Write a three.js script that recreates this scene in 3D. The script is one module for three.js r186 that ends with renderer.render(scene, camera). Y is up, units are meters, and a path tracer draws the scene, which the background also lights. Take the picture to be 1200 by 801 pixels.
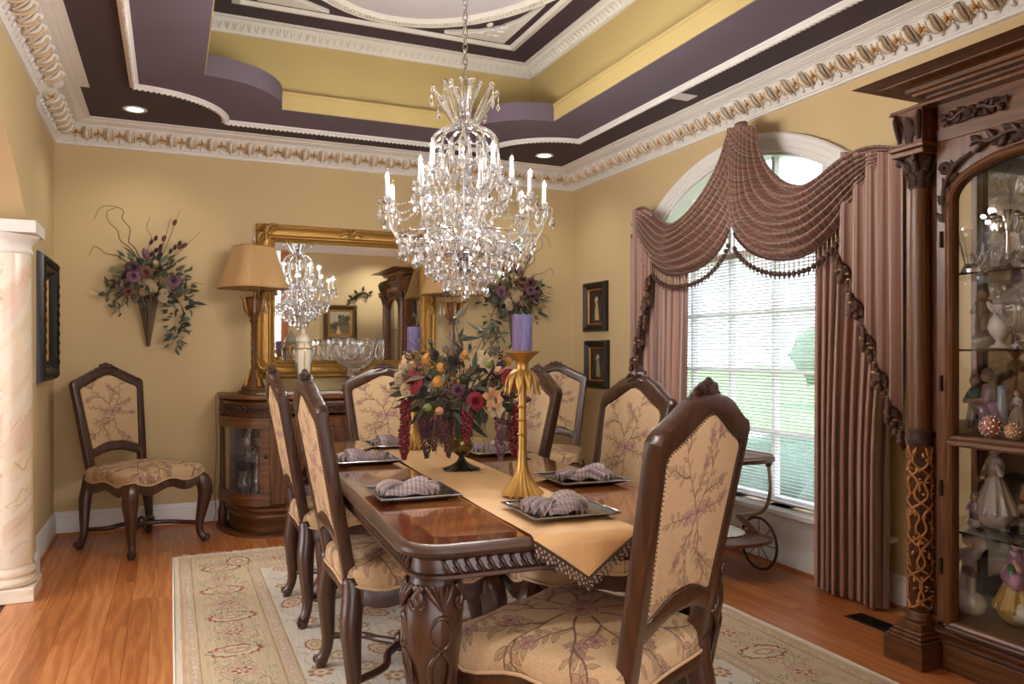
import * as THREE from 'three';
import { RoundedBoxGeometry } from 'three/addons/geometries/RoundedBoxGeometry.js';
import { MarchingCubes } from 'three/addons/objects/MarchingCubes.js';
import { mergeGeometries, mergeVertices, toCreasedNormals } from 'three/addons/utils/BufferGeometryUtils.js';
import { RectAreaLightUniformsLib } from 'three/addons/lights/RectAreaLightUniformsLib.js';

// ---------------------------------------------------------------- camera, sky, sun, exposure
const scene = new THREE.Scene();
const EYE = 1.22, YAW = Math.atan(400 / 911);
const camera = new THREE.PerspectiveCamera(2 * Math.atan(400.5 / 911) * 180 / Math.PI, 1200 / 801, 0.05, 200);
camera.position.set(0, EYE, 0);
camera.rotation.y = -YAW;
camera.setViewOffset(1200, 801, 0, -11.5, 1200, 801);
camera.updateProjectionMatrix();
RectAreaLightUniformsLib.init();
const renderer = new THREE.WebGLRenderer({ antialias: true });
renderer.toneMapping = THREE.LinearToneMapping;
renderer.toneMappingExposure = 1.13;
renderer.shadowMap.enabled = true;
const SKY = 4.3, SUN = 3.2, CAN = 1.3, CAN_UNSEEN = 7, BULB = 0.54, UNSEEN_HALL = 1.2, UNSEEN_FRONT = 1.3, UNSEEN_SIDE = 2.9;  // near downlights, hall panels, hall and foyer windows are all out of view
{ // clear pale sky with thin high cloud
  const w = 256, h = 128, d = new Float32Array(w * h * 4);
  for (let y = 0; y < h; y++) for (let x = 0; x < w; x++) {
    const e = Math.max(0, (y + 0.5) / h * 2 - 1), k = Math.pow(1 - e, 2.2), o = (y * w + x) * 4;
    const c = 0.10 * (Math.sin(x * 0.11 + y * 0.3) * Math.sin(y * 0.21 + 1) + Math.sin(x * 0.0491 * 5 + 2) * 0.5 * Math.sin(y * 0.4));
    d[o] = 0.55 + 0.42 * k + c; d[o + 1] = 0.74 + 0.26 * k + c; d[o + 2] = 1.05 + c * 0.5; d[o + 3] = 1;
  }
  const t = new THREE.DataTexture(d, w, h, THREE.RGBAFormat, THREE.FloatType);
  t.mapping = THREE.EquirectangularReflectionMapping; t.magFilter = THREE.LinearFilter; t.needsUpdate = true;
  scene.background = t; scene.backgroundIntensity = SKY;
}
const sun = new THREE.DirectionalLight(0xfff0dc, SUN);
sun.position.set(3.2 + 3.0, 12.0, -3.8 + 2.6); sun.target.position.set(3.2, 0, -3.8);
sun.castShadow = true; sun.shadow.mapSize.set(2048, 2048);
Object.assign(sun.shadow.camera, { left: -14, right: 14, top: 14, bottom: -14, near: 0.5, far: 50 });
scene.add(sun, sun.target);

// ---------------------------------------------------------------- helpers
const PI = Math.PI, V3 = (x, y, z) => new THREE.Vector3(x, y, z), V2 = (x, y) => new THREE.Vector2(x, y);
let seedState = 12345;
const seed = (n) => { seedState = n | 0; };
const rnd = () => { seedState = (seedState + 0x6d2b79f5) | 0; let t = Math.imul(seedState ^ (seedState >>> 15), 1 | seedState); t = (t + Math.imul(t ^ (t >>> 7), 61 | t)) ^ t; return ((t ^ (t >>> 14)) >>> 0) / 4294967296; };
const rr = (a, b) => a + (b - a) * rnd();
const lerp = (a, b, t) => a + (b - a) * t, clamp = (x, a, b) => Math.min(b, Math.max(a, x));
const smooth = (t) => { t = clamp(t, 0, 1); return t * t * (3 - 2 * t); };
const taken = {};
const numbered = (n) => { const k = taken[n] = (taken[n] ?? -1) + 1; return k ? n + '_' + String(k).padStart(3, '0') : n; };
function mesh(name, geo, mat, parent) {
  const m = new THREE.Mesh(geo, mat); m.name = name; m.castShadow = m.receiveShadow = true;
  if (parent) parent.add(m); return m;
}
function tag(o, label, category, group, kind) {
  Object.assign(o.userData, { label, category }); if (group) o.userData.group = group; if (kind) o.userData.kind = kind; return o;
}
function thing(name, label, category, pos = [0, 0, 0], turn = 0, group) {
  const g = new THREE.Group(); g.name = numbered(name); g.position.set(...pos); g.rotation.y = turn; scene.add(g);
  return tag(g, label, category, group);
}
function single(name, geo, mat, label, category, pos = [0, 0, 0], turn = 0, group) {
  const m = mesh(numbered(name), geo, mat, scene); m.position.set(...pos); m.rotation.y = turn; return tag(m, label, category, group);
}
function copyOf(src, name, label, pos, turn, group) {
  const c = src.clone(); c.name = numbered(name); c.position.set(...pos); c.rotation.y = turn; scene.add(c);
  c.userData = { ...src.userData, label }; if (group) c.userData.group = group; return c;
}
function struct(name, geo, mat, label) {
  const m = geo ? mesh(name, geo, mat, scene) : new THREE.Group(); if (!geo) { m.name = name; scene.add(m); }
  m.userData.kind = 'structure'; m.userData.label = label; m.userData.category = name.split('_')[0]; return m;
}
const stuff = (m) => { m.userData.kind = 'stuff'; return m; };
const at = (g, x, y, z) => g.translate(x, y, z);
function strip(g) { // same attributes everywhere so that geometries merge
  if (g.index) g = g.toNonIndexed();
  for (const k of Object.keys(g.attributes)) if (!['position', 'normal', 'uv'].includes(k)) g.deleteAttribute(k);
  if (!g.attributes.uv) g.setAttribute('uv', new THREE.BufferAttribute(new Float32Array(g.attributes.position.count * 2), 2));
  if (!g.attributes.normal) g.computeVertexNormals();
  return g;
}
const merge = (list) => mergeGeometries(list.map(strip));
const crease = (g, a = 0.6) => toCreasedNormals(g, a);
function boxUV(g, grain = 'y', du = 0, dv = 0) { // metres, texture v along the grain axis
  g = g.index ? g.toNonIndexed() : g; g.computeBoundingBox();
  const p = g.attributes.position, uv = new Float32Array(p.count * 2), a = V3(), b = V3(), c = V3(), n = V3();
  for (let i = 0; i < p.count; i += 3) {
    a.fromBufferAttribute(p, i); b.fromBufferAttribute(p, i + 1); c.fromBufferAttribute(p, i + 2);
    n.crossVectors(b.clone().sub(a), c.clone().sub(a)); const ax = Math.abs(n.x), ay = Math.abs(n.y), az = Math.abs(n.z);
    const dir = ax > ay && ax > az ? 'x' : ay > az ? 'y' : 'z';
    const rest = ['x', 'y', 'z'].filter((k) => k !== dir); let v = rest.includes(grain) ? grain : rest[1], u = rest.find((k) => k !== v);
    [a, b, c].forEach((q, k) => { uv[(i + k) * 2] = q[u] + du + (dir === 'x' ? 0.37 : 0); uv[(i + k) * 2 + 1] = q[v] + dv; });
  }
  g.setAttribute('uv', new THREE.BufferAttribute(uv, 2)); return g;
}
function bx(w, h, d, x = 0, y = 0, z = 0, r = 0, grain = 'y') {
  const g = r ? new RoundedBoxGeometry(w, h, d, 1, r) : new THREE.BoxGeometry(w, h, d);
  return boxUV(g, grain).translate(x, y, z);
}
function lathe(pts, seg = 24, phi = 2 * PI, start = 0) { // [r, y] pairs
  const g = new THREE.LatheGeometry(pts.map(([r, y]) => V2(Math.max(r, 0.0004), y)), seg, start, phi); return g;
}
function spline(pts, n, closed = false) { return new THREE.CatmullRomCurve3(pts.map((p) => p.isVector3 ? p : V3(...p)), closed, 'centripetal').getPoints(n); }
function splineR(r, n) { // radii eased along the same parameter
  const out = []; for (let i = 0; i <= n; i++) { const t = i / n * (r.length - 1), k = Math.min(r.length - 2, Math.floor(t)); out.push(lerp(r[k], r[k + 1], smooth(t - k) * 0.5 + (t - k) * 0.5)); } return out;
}
// tube along points with a radius (or [rx, ry]) at each point; caps closed
function tube(pts, radii, seg = 8, n = 0, squash = 1, up0) {
  if (n) { pts = spline(pts, n); radii = Array.isArray(radii) ? splineR(radii, n) : radii; }
  pts = pts.map((p) => p.isVector3 ? p : V3(...p));
  const N = pts.length, R = (i) => Array.isArray(radii) ? radii[i] : radii, pos = [], uv = [], idx = [];
  let nrm = null, len = 0;
  for (let i = 0; i < N; i++) {
    const t = pts[Math.min(N - 1, i + 1)].clone().sub(pts[Math.max(0, i - 1)]).normalize();
    if (!nrm) { nrm = up0 ? V3(...up0) : Math.abs(t.y) < 0.9 ? V3(0, 1, 0) : V3(0, 0, 1); }
    nrm = nrm.clone().addScaledVector(t, -nrm.dot(t)).normalize();
    const b = V3().crossVectors(t, nrm);
    if (i) len += pts[i].distanceTo(pts[i - 1]);
    for (let k = 0; k <= seg; k++) {
      const an = k / seg * 2 * PI, c = Math.cos(an) * R(i) * squash, s = Math.sin(an) * R(i);
      pos.push(pts[i].x + nrm.x * c + b.x * s, pts[i].y + nrm.y * c + b.y * s, pts[i].z + nrm.z * c + b.z * s);
      uv.push(k / seg * 0.2, len);
    }
  }
  const w = seg + 1;
  for (let i = 0; i < N - 1; i++) for (let k = 0; k < seg; k++) { const a = i * w + k; idx.push(a, a + w, a + 1, a + 1, a + w, a + w + 1); }
  for (const [i, f] of [[0, 1], [N - 1, 0]]) {
    const c = pos.length / 3; pos.push(pts[i].x, pts[i].y, pts[i].z); uv.push(0, 0);
    for (let k = 0; k < seg; k++) f ? idx.push(c, i * w + k, i * w + k + 1) : idx.push(c, i * w + k + 1, i * w + k);
  }
  const g = new THREE.BufferGeometry();
  g.setAttribute('position', new THREE.Float32BufferAttribute(pos, 3)); g.setAttribute('uv', new THREE.Float32BufferAttribute(uv, 2)); g.setIndex(idx); g.computeVertexNormals();
  return g;
}
// profile [[out, up]...] swept along a path [[x, z]...]; out points to the side (+1: right of travel seen from above)
function sweep(profile, path, closed = false, side = 1, ang = 0.55, close = false) {
  const N = path.length, P = profile.length, pos = [], uv = [], idx = [];
  const seg = (i) => { const a = path[(i + N) % N], b = path[(i + 1 + N) % N], l = Math.hypot(b[0] - a[0], b[1] - a[1]) || 1; return [(b[0] - a[0]) / l, (b[1] - a[1]) / l]; };
  const M = closed ? N + 1 : N; let len = 0; const plen = [0];
  for (let j = 1; j < P; j++) plen.push(plen[j - 1] + Math.hypot(profile[j][0] - profile[j - 1][0], profile[j][1] - profile[j - 1][1]));
  for (let i = 0; i < M; i++) {
    const p = path[i % N], d1 = closed || i > 0 ? seg(i - 1) : seg(0), d2 = closed || i < N - 1 ? seg(i) : seg(N - 2);
    const n1 = [-d1[1] * side, d1[0] * side], n2 = [-d2[1] * side, d2[0] * side];
    let mx = n1[0] + n2[0], mz = n1[1] + n2[1]; const q = (mx * n1[0] + mz * n1[1]) || 1; mx /= q; mz /= q;
    if (i) { const o = path[i - 1]; len += Math.hypot(p[0] - o[0], p[1] - o[1]); }
    for (let j = 0; j < P; j++) { pos.push(p[0] + mx * profile[j][0], profile[j][1], p[1] + mz * profile[j][0]); uv.push(plen[j], len); }
  }
  for (let i = 0; i < M - 1; i++) for (let j = 0; j < P - 1; j++) {
    const a = i * P + j, b = a + P;
    if (side > 0) idx.push(a, a + 1, b, b, a + 1, b + 1); else idx.push(a, b, a + 1, b, b + 1, a + 1);
  }
  if (!closed && close) for (const i of [0, M - 1]) for (let j = 1; j < P - 1; j++) idx.push(i * P, i * P + j, i * P + j + 1);
  const g = new THREE.BufferGeometry();
  g.setAttribute('position', new THREE.Float32BufferAttribute(pos, 3)); g.setAttribute('uv', new THREE.Float32BufferAttribute(uv, 2)); g.setIndex(idx);
  return crease(g, ang);
}
const basis = (g, ax, ay, az, o = [0, 0, 0]) => g.applyMatrix4(new THREE.Matrix4().makeBasis(V3(...ax), V3(...ay), V3(...az)).setPosition(...o));
const flipped = (g) => { if (g.index) { const a = g.index.array; for (let i = 0; i < a.length; i += 3) [a[i], a[i + 1]] = [a[i + 1], a[i]]; } else { for (const k in g.attributes) { const at2 = g.attributes[k], s = at2.itemSize, a = at2.array; for (let i = 0; i < at2.count; i += 3) for (let c = 0; c < s; c++) { const t = a[i * s + c]; a[i * s + c] = a[(i + 1) * s + c]; a[(i + 1) * s + c] = t; } } } g.computeVertexNormals(); return g; };
function shapeOf(pts) { const s = new THREE.Shape(); pts.forEach(([x, y], i) => i ? s.lineTo(x, y) : s.moveTo(x, y)); s.closePath(); return s; }
function extrude(pts, depth, bevel = 0, holes = [], seg = 1, curve = 12) {
  const s = pts.isShape ? pts : shapeOf(pts); holes.forEach((h) => s.holes.push(h.isPath ? h : shapeOf(h)));
  return new THREE.ExtrudeGeometry(s, { depth, bevelEnabled: bevel > 0, bevelSize: bevel, bevelThickness: bevel, bevelOffset: -bevel, bevelSegments: seg, curveSegments: curve });
}
const arc = (cx, cy, r, a0, a1, n = 16, ry = r) => Array.from({ length: n + 1 }, (_, i) => { const a = lerp(a0, a1, i / n); return [cx + r * Math.cos(a), cy + ry * Math.sin(a)]; });
function grid(nu, nv, f) { // surface from f(u, v) -> [x, y, z, tu, tv]
  const pos = [], uv = [], idx = [];
  for (let j = 0; j <= nv; j++) for (let i = 0; i <= nu; i++) { const p = f(i / nu, j / nv); pos.push(p[0], p[1], p[2]); uv.push(p[3] ?? i / nu, p[4] ?? j / nv); }
  for (let j = 0; j < nv; j++) for (let i = 0; i < nu; i++) { const a = j * (nu + 1) + i, b = a + nu + 1; idx.push(a, a + 1, b, b, a + 1, b + 1); }
  const g = new THREE.BufferGeometry(); g.setAttribute('position', new THREE.Float32BufferAttribute(pos, 3)); g.setAttribute('uv', new THREE.Float32BufferAttribute(uv, 2)); g.setIndex(idx); g.computeVertexNormals(); return g;
}
// a sheet with thickness t along its own normals
function sheet(nu, nv, f, t) {
  const g = grid(nu, nv, f), p = g.attributes.position, n = g.attributes.normal, u = g.attributes.uv, c = p.count, pos = [], uv = [];
  for (const s of [0.5, -0.5]) for (let i = 0; i < c; i++) { pos.push(p.getX(i) + n.getX(i) * t * s, p.getY(i) + n.getY(i) * t * s, p.getZ(i) + n.getZ(i) * t * s); uv.push(u.getX(i), u.getY(i)); }
  const idx = Array.from(g.index.array), m = idx.length; for (let i = 0; i < m; i += 3) idx.push(idx[i] + c, idx[i + 2] + c, idx[i + 1] + c);
  const w = nu + 1, edge = (a, b) => idx.push(a, a + c, b, b, a + c, b + c);
  for (let i = 0; i < nu; i++) { edge(i, i + 1); edge(nv * w + i + 1, nv * w + i); }
  for (let j = 0; j < nv; j++) { edge((j + 1) * w, j * w); edge(j * w + nu, (j + 1) * w + nu); }
  const o = new THREE.BufferGeometry(); o.setAttribute('position', new THREE.Float32BufferAttribute(pos, 3)); o.setAttribute('uv', new THREE.Float32BufferAttribute(uv, 2)); o.setIndex(idx); o.computeVertexNormals(); return o;
}
function place(geo, x, y, z, rx = 0, ry = 0, rz = 0, sx = 1, sy = sx, sz = sx) {
  return geo.clone().applyMatrix4(new THREE.Matrix4().compose(V3(x, y, z), new THREE.Quaternion().setFromEuler(new THREE.Euler(rx, ry, rz)), V3(sx, sy, sz)));
}
function tint(g, c) { // one vertex colour for a whole geometry (linear values)
  const n = g.attributes.position.count, a = new Float32Array(n * 3); for (let i = 0; i < n; i++) a.set(c, i * 3); g.setAttribute('color', new THREE.BufferAttribute(a, 3)); return g;
}
const lin = (hex) => { const c = new THREE.Color(hex); return [c.r, c.g, c.b]; };
const mergeC = (list) => mergeGeometries(list.map(([g, hex]) => tint(strip(g), lin(hex))));
// one continuous body from tapered bones: [ax,ay,az, ra, bx,by,bz, rb, hex]; smooth union, marching cubes, colour of the nearest bone
function body(bones, res = 56, k = 0.02) {
  const lo = V3(1e9, 1e9, 1e9), hi = V3(-1e9, -1e9, -1e9);
  for (const b of bones) for (const [o, r] of [[0, b[3]], [4, b[7]]]) { lo.min(V3(b[o] - r, b[o + 1] - r, b[o + 2] - r)); hi.max(V3(b[o] + r, b[o + 1] + r, b[o + 2] + r)); }
  const c = lo.clone().add(hi).multiplyScalar(0.5), ext = Math.max(hi.x - lo.x, hi.y - lo.y, hi.z - lo.z) * 0.5 * 1.14 + k, mc = new MarchingCubes(res, new THREE.MeshStandardMaterial(), false, false, 60000);
  const dist = (b, x, y, z) => { const dx = b[4] - b[0], dy = b[5] - b[1], dz = b[6] - b[2], l = dx * dx + dy * dy + dz * dz || 1e-9, t = clamp(((x - b[0]) * dx + (y - b[1]) * dy + (z - b[2]) * dz) / l, 0, 1); return Math.hypot(x - b[0] - dx * t, y - b[1] - dy * t, z - b[2] - dz * t) - lerp(b[3], b[7], t); };
  for (let z = 0; z < res; z++) for (let y = 0; y < res; y++) for (let x = 0; x < res; x++) {
    const px = c.x + ((x - res / 2) / (res / 2)) * ext, py = c.y + ((y - res / 2) / (res / 2)) * ext, pz = c.z + ((z - res / 2) / (res / 2)) * ext;
    let s = 0; for (const b of bones) s += Math.exp(-dist(b, px, py, pz) / (k * 0.35));
    mc.field[x + y * res + z * res * res] = Math.log(Math.max(s, 1e-30)) * k * 0.35;
  }
  mc.isolation = 0; mc.update();
  const n = mc.count ?? mc.geometry.drawRange.count, pos = new Float32Array(n * 3), nor = new Float32Array(n * 3), col = new Float32Array(n * 3);
  for (let i = 0; i < n; i++) {
    const x = c.x + mc.positionArray[i * 3] * ext, y = c.y + mc.positionArray[i * 3 + 1] * ext, z = c.z + mc.positionArray[i * 3 + 2] * ext;
    pos.set([x, y, z], i * 3); nor.set([mc.normalArray[i * 3], mc.normalArray[i * 3 + 1], mc.normalArray[i * 3 + 2]], i * 3);
    let best = 1e9, w = bones[0]; for (const b of bones) { const d = dist(b, x, y, z); if (d < best) { best = d; w = b; } } col.set(lin(w[8]), i * 3);
  }
  const g = new THREE.BufferGeometry(); g.setAttribute('position', new THREE.BufferAttribute(pos, 3)); g.setAttribute('normal', new THREE.BufferAttribute(nor, 3)); g.setAttribute('color', new THREE.BufferAttribute(col, 3));
  g.setAttribute('uv', new THREE.BufferAttribute(new Float32Array(n * 2), 2)); return g;
}

// ---------------------------------------------------------------- textures
const hash2 = (x, y, s) => { let h = Math.imul(x, 374761393) + Math.imul(y, 668265263) + Math.imul(s, 1442695041) | 0; h = Math.imul(h ^ (h >>> 13), 1274126177); return ((h ^ (h >>> 16)) >>> 0) / 4294967296; };
function tnoise(x, y, px, py, s) { // tiling value noise with period px, py
  const xi = Math.floor(x), yi = Math.floor(y), fx = smooth(x - xi), fy = smooth(y - yi), m = (a, p) => ((a % p) + p) % p;
  const a = hash2(m(xi, px), m(yi, py), s), b = hash2(m(xi + 1, px), m(yi, py), s), c = hash2(m(xi, px), m(yi + 1, py), s), d = hash2(m(xi + 1, px), m(yi + 1, py), s);
  return lerp(lerp(a, b, fx), lerp(c, d, fx), fy);
}
const fbm = (u, v, px, py, s, oct = 4) => { let a = 0, w = 0.5, t = 0; for (let i = 0; i < oct; i++) { a += w * tnoise(u * px, v * py, px, py, s + i); t += w; w *= 0.55; px *= 2; py *= 2; } return a / t; };
function dataTex(w, h, f, srgb = true) {
  const d = new Uint8Array(w * h * 4);
  for (let y = 0; y < h; y++) for (let x = 0; x < w; x++) { const c = f(x / w, y / h, x, y), o = (y * w + x) * 4; d[o] = clamp(c[0], 0, 255); d[o + 1] = clamp(c[1], 0, 255); d[o + 2] = clamp(c[2], 0, 255); d[o + 3] = 255; }
  const t = new THREE.DataTexture(d, w, h); t.wrapS = t.wrapT = THREE.RepeatWrapping; t.magFilter = THREE.LinearFilter; if (srgb) t.colorSpace = THREE.SRGBColorSpace; t.needsUpdate = true; return t;
}
function canvasTex(w, h, draw, srgb = true, repeat = false) {
  const c = document.createElement('canvas'); c.width = w; c.height = h; draw(c.getContext('2d'), w, h);
  const t = new THREE.CanvasTexture(c); if (srgb) t.colorSpace = THREE.SRGBColorSpace; if (repeat) t.wrapS = t.wrapT = THREE.RepeatWrapping; return t;
}
const rep = (t, u, v) => { const c = t.clone(); c.repeat.set(u, v); c.wrapS = c.wrapT = THREE.RepeatWrapping; c.needsUpdate = true; return c; };
const hx = (s) => [parseInt(s.slice(1, 3), 16), parseInt(s.slice(3, 5), 16), parseInt(s.slice(5, 7), 16)];
function woodTex(light, dark, s, freq = 9, contrast = 1, w = 512, h = 512) {
  const L = hx(light), D = hx(dark);
  return dataTex(w, h, (u, v) => {
    const warp = fbm(u, v, 4, 2, s) * 1.4, ring = 0.5 + 0.5 * Math.sin((u * freq + warp * 2.2) * 2 * PI), fine = tnoise(u * 128, v * 6, 128, 6, s + 9), pore = tnoise(u * 220, v * 14, 220, 14, s + 5);
    const k = clamp((0.45 * ring + 0.35 * fine + 0.35 * fbm(u, v, 3, 3, s + 3) - 0.12 - (pore > 0.8 ? 0.12 : 0)) * contrast + (1 - contrast) * 0.45, 0, 1);
    return [lerp(D[0], L[0], k), lerp(D[1], L[1], k), lerp(D[2], L[2], k)];
  });
}
const noiseBump = dataTex(256, 256, (u, v) => { const k = 255 * (0.5 * fbm(u, v, 32, 32, 3, 3) + 0.5 * fbm(u, v, 6, 6, 7, 3)); return [k, k, k]; }, false);
const weave = dataTex(256, 256, (u, v, x, y) => { const k = 128 + 60 * Math.sin(x * PI / 2) * Math.cos(y * PI / 2) + 60 * (fbm(u, v, 32, 32, 11, 2) - 0.5); return [k, k, k]; }, false);
const carveBump = dataTex(512, 512, (u, v) => { // scrolling acanthus relief for small carved grounds
  const a = Math.sin((u * 8 + 0.6 * Math.sin(v * 4 * PI)) * 2 * PI), b = Math.sin((v * 8 + 0.6 * Math.sin(u * 6 * PI)) * 2 * PI), k = 128 + 70 * a * b + 60 * (fbm(u, v, 16, 16, 5, 3) - 0.5); return [k, k, k];
}, false);
// ---------------------------------------------------------------- materials
const mat = (o) => { const P = ['clearcoat', 'sheen', 'transmission', 'ior', 'attenuationColor', 'specularIntensity'].some((k) => k in o); return P ? new THREE.MeshPhysicalMaterial(o) : new THREE.MeshStandardMaterial(o); };
const MT = {};
const paint = (hex, r = 0.85, bump = 0.0006) => mat({ color: hex, roughness: r, bumpMap: rep(noiseBump, 2, 2), bumpScale: bump });
MT.wall = paint('#c6ad80'); MT.wallHall = paint('#bfa988'); MT.tray = paint('#bba56c');
MT.plum = paint('#3f3036', 0.75); MT.mauve = paint('#625560', 0.75);
MT.white = paint('#dcd8d2', 0.45, 0.0002); MT.plaster = paint('#ddd8d2', 0.7, 0.0012); MT.plasterPale = paint('#d6d2c6', 0.7, 0.0012);
MT.giltC = mat({ vertexColors: true, roughness: 0.6, metalness: 0.15 });
MT.gilt = mat({ color: '#bd9052', roughness: 0.55, metalness: 0.3 });
MT.medallion = paint('#c4bfc2', 0.7);
const walnutTex = woodTex('#835127', '#42240e', 21, 7, 0.9), mahogTex = woodTex('#5a3720', '#2a180f', 35, 6, 0.8), tableTex = woodTex('#b8743a', '#76421e', 50, 5, 0.95, 1024, 512), oakTexs = [['#d48d52', '#9c5527'], ['#c87f45', '#8f4c22'], ['#dc9a60', '#a9602f']].map((c, i) => woodTex(c[0], c[1], 70 + i * 13, 5, 0.9, 256, 1024));
MT.walnut = mat({ map: rep(walnutTex, 3, 1), roughness: 0.42, clearcoat: 0.12, clearcoatRoughness: 0.3 });
MT.carved = mat({ map: rep(walnutTex, 3, 1), color: '#e0d0c0', roughness: 0.5, bumpMap: rep(carveBump, 5, 5), bumpScale: 0.006 });
MT.mahog = mat({ map: rep(mahogTex, 3, 1), roughness: 0.36, clearcoat: 0.4, clearcoatRoughness: 0.3 });
MT.chair = mat({ map: rep(mahogTex, 4, 1.2), color: '#fff6ee', roughness: 0.34, clearcoat: 0.35, clearcoatRoughness: 0.25 });
MT.darkCarve = mat({ color: '#40281b', roughness: 0.4, bumpMap: rep(noiseBump, 6, 6), bumpScale: 0.002 });
MT.tabletop = mat({ map: rep(tableTex, 1.6, 0.6), roughness: 0.16, clearcoat: 1, clearcoatRoughness: 0.06 });
MT.oak = oakTexs.map((t) => mat({ map: rep(t, 4, 0.8), roughness: 0.36, clearcoat: 0.25, clearcoatRoughness: 0.3 }));
MT.oakTrim = mat({ map: rep(oakTexs[1], 4, 0.8), roughness: 0.5 });
MT.joint = mat({ color: '#5a3014', roughness: 0.8 });
MT.gold = mat({ color: '#a98245', roughness: 0.42, metalness: 0.8 });
MT.goldCarved = mat({ color: '#b48a48', roughness: 0.42, metalness: 0.8, bumpMap: rep(carveBump, 8, 8), bumpScale: 0.0014 });
MT.goldDull = mat({ color: '#a57536', roughness: 0.5, metalness: 0.6, bumpMap: rep(noiseBump, 8, 8), bumpScale: 0.002 });
MT.mirror = mat({ color: '#e8e8e6', roughness: 0.015, metalness: 1 });
MT.glass = mat({ color: '#ffffff', transmission: 1, roughness: 0.0, thickness: 0, ior: 1.45 });
MT.shelfGlass = mat({ color: '#dfeae4', transmission: 1, roughness: 0.0, thickness: 0.006, ior: 1.45, attenuationColor: new THREE.Color('#7fae98'), attenuationDistance: 0.25 });
MT.crystal = mat({ color: '#ffffff', transmission: 0.97, roughness: 0.0, thickness: 0.01, ior: 1.6 });
MT.crystalArm = mat({ color: '#ffffff', transmission: 1, roughness: 0.0, thickness: 0.01, ior: 1.5 });
MT.chrome = mat({ color: '#c9c9cc', roughness: 0.18, metalness: 1 });
MT.bronze = mat({ color: '#3a3222', roughness: 0.35, metalness: 0.7 });
MT.black = mat({ color: '#15110f', roughness: 0.4 });
MT.porcelain = mat({ vertexColors: true, roughness: 0.28, clearcoat: 0.5, clearcoatRoughness: 0.15 });
MT.vcol = mat({ vertexColors: true, roughness: 0.75 });
MT.linen = mat({ color: '#e6e2da', roughness: 0.9, bumpMap: rep(weave, 40, 40), bumpScale: 0.0004 });

// ---------------------------------------------------------------- room shell
const XL = -0.709, XR = 3.183, ZB = -5.931, ZF = -0.80, CE = 2.745, XP = -0.66; // XP: proud part of the arcade wall
const WT = 0.16;
const wallBack = struct('wall_back', bx(XR - XL + 0.6, CE + 0.12, WT, (XL + XR) / 2, (CE + 0.12) / 2, ZB - WT / 2), MT.wall, 'tan painted wall behind the buffet and gilt mirror');
{ // arcade wall with a segmental arch carried by a marble column
  const w = struct('wall_left', null, null, 'tan painted wall with an arched opening beside the marble column');
  mesh('wall_panel', bx(0.25, CE + 0.12, Math.abs(ZB) - 4.84, XL - 0.125, (CE + 0.12) / 2, (ZB - 4.84) / 2), MT.wall, w);
  // (a, y) with a = -z ; opening from 2.19 to 4.53, notch for the column below the capital
  const A0 = 4.84, A1 = -ZF - 0.0, c = [3.36, 1.87 - 1.43], R = 1.85, half = Math.asin(1.17 / R);
  const pts = [[A0, 0], [A0, CE + 0.12], [A1, CE + 0.12], [A1, 0], [2.05, 0], [2.05, 1.87], ...arc(c[0], c[1], R, PI / 2 + half, PI / 2 - half, 24), [4.69, 1.87], [4.69, 0]];
  const g = extrude(pts, 0.30); // x: a, y: y, z: depth
  mesh('arch_panel', boxUV(basis(g, [0, 0, -1], [0, 1, 0], [1, 0, 0], [XP - 0.30, 0, 0])), MT.wall, w);
}
const WZ = -3.785, WH = 0.975, WS = 0.335, WR = 1.355, WC = 1.046, WSP = WC + Math.sqrt(WR * WR - WH * WH); // window: centre z, half width, sill, arch radius, arch centre, spring
const winArc = (r, h, n = 24) => { const a = Math.asin(h / r); return arc(0, WC, r, PI / 2 - a, PI / 2 + a, n); };
{
  const hole = [[-WH, WS], [WH, WS], ...winArc(WR, WH)];
  const g = extrude([[WZ - ZB + 0.1 + 0.0, 0], [WZ - ZB + 0.1, CE + 0.12], [-(Math.abs(WZ) - 0.7), CE + 0.12], [-(Math.abs(WZ) - 0.7), 0]].map(([a, y]) => [a, y]), WT, 0, [hole]); // a = -(z - WZ)
  struct('wall_right', boxUV(basis(g, [0, 0, -1], [0, 1, 0], [1, 0, 0], [XR, 0, WZ])), MT.wall, 'tan painted wall around the arched window');
}
{ // wall behind the viewpoint: seen in the mirror, with a wide cased opening to the hall
  const w = struct('wall_front', null, null, 'tan painted wall with a wide opening to the hall, seen in the mirror');
  const o0 = -0.66, o1 = 1.45, top = 2.62;
  mesh('wall_panel', bx(XR + 0.2 - o1, CE + 0.12, 0.16, (XR + 0.2 + o1) / 2, (CE + 0.12) / 2, ZF + 0.08), MT.wall, w);
  mesh('wall_panel', bx(o0 - XP + 0.3, CE + 0.12, 0.16, (XP - 0.3 + o0) / 2, (CE + 0.12) / 2, ZF + 0.08), MT.wall, w);
  mesh('lintel_panel', bx(o1 - o0, CE + 0.12 - top, 0.16, (o0 + o1) / 2, (CE + 0.12 + top) / 2, ZF + 0.08), MT.wall, w);
}
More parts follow.
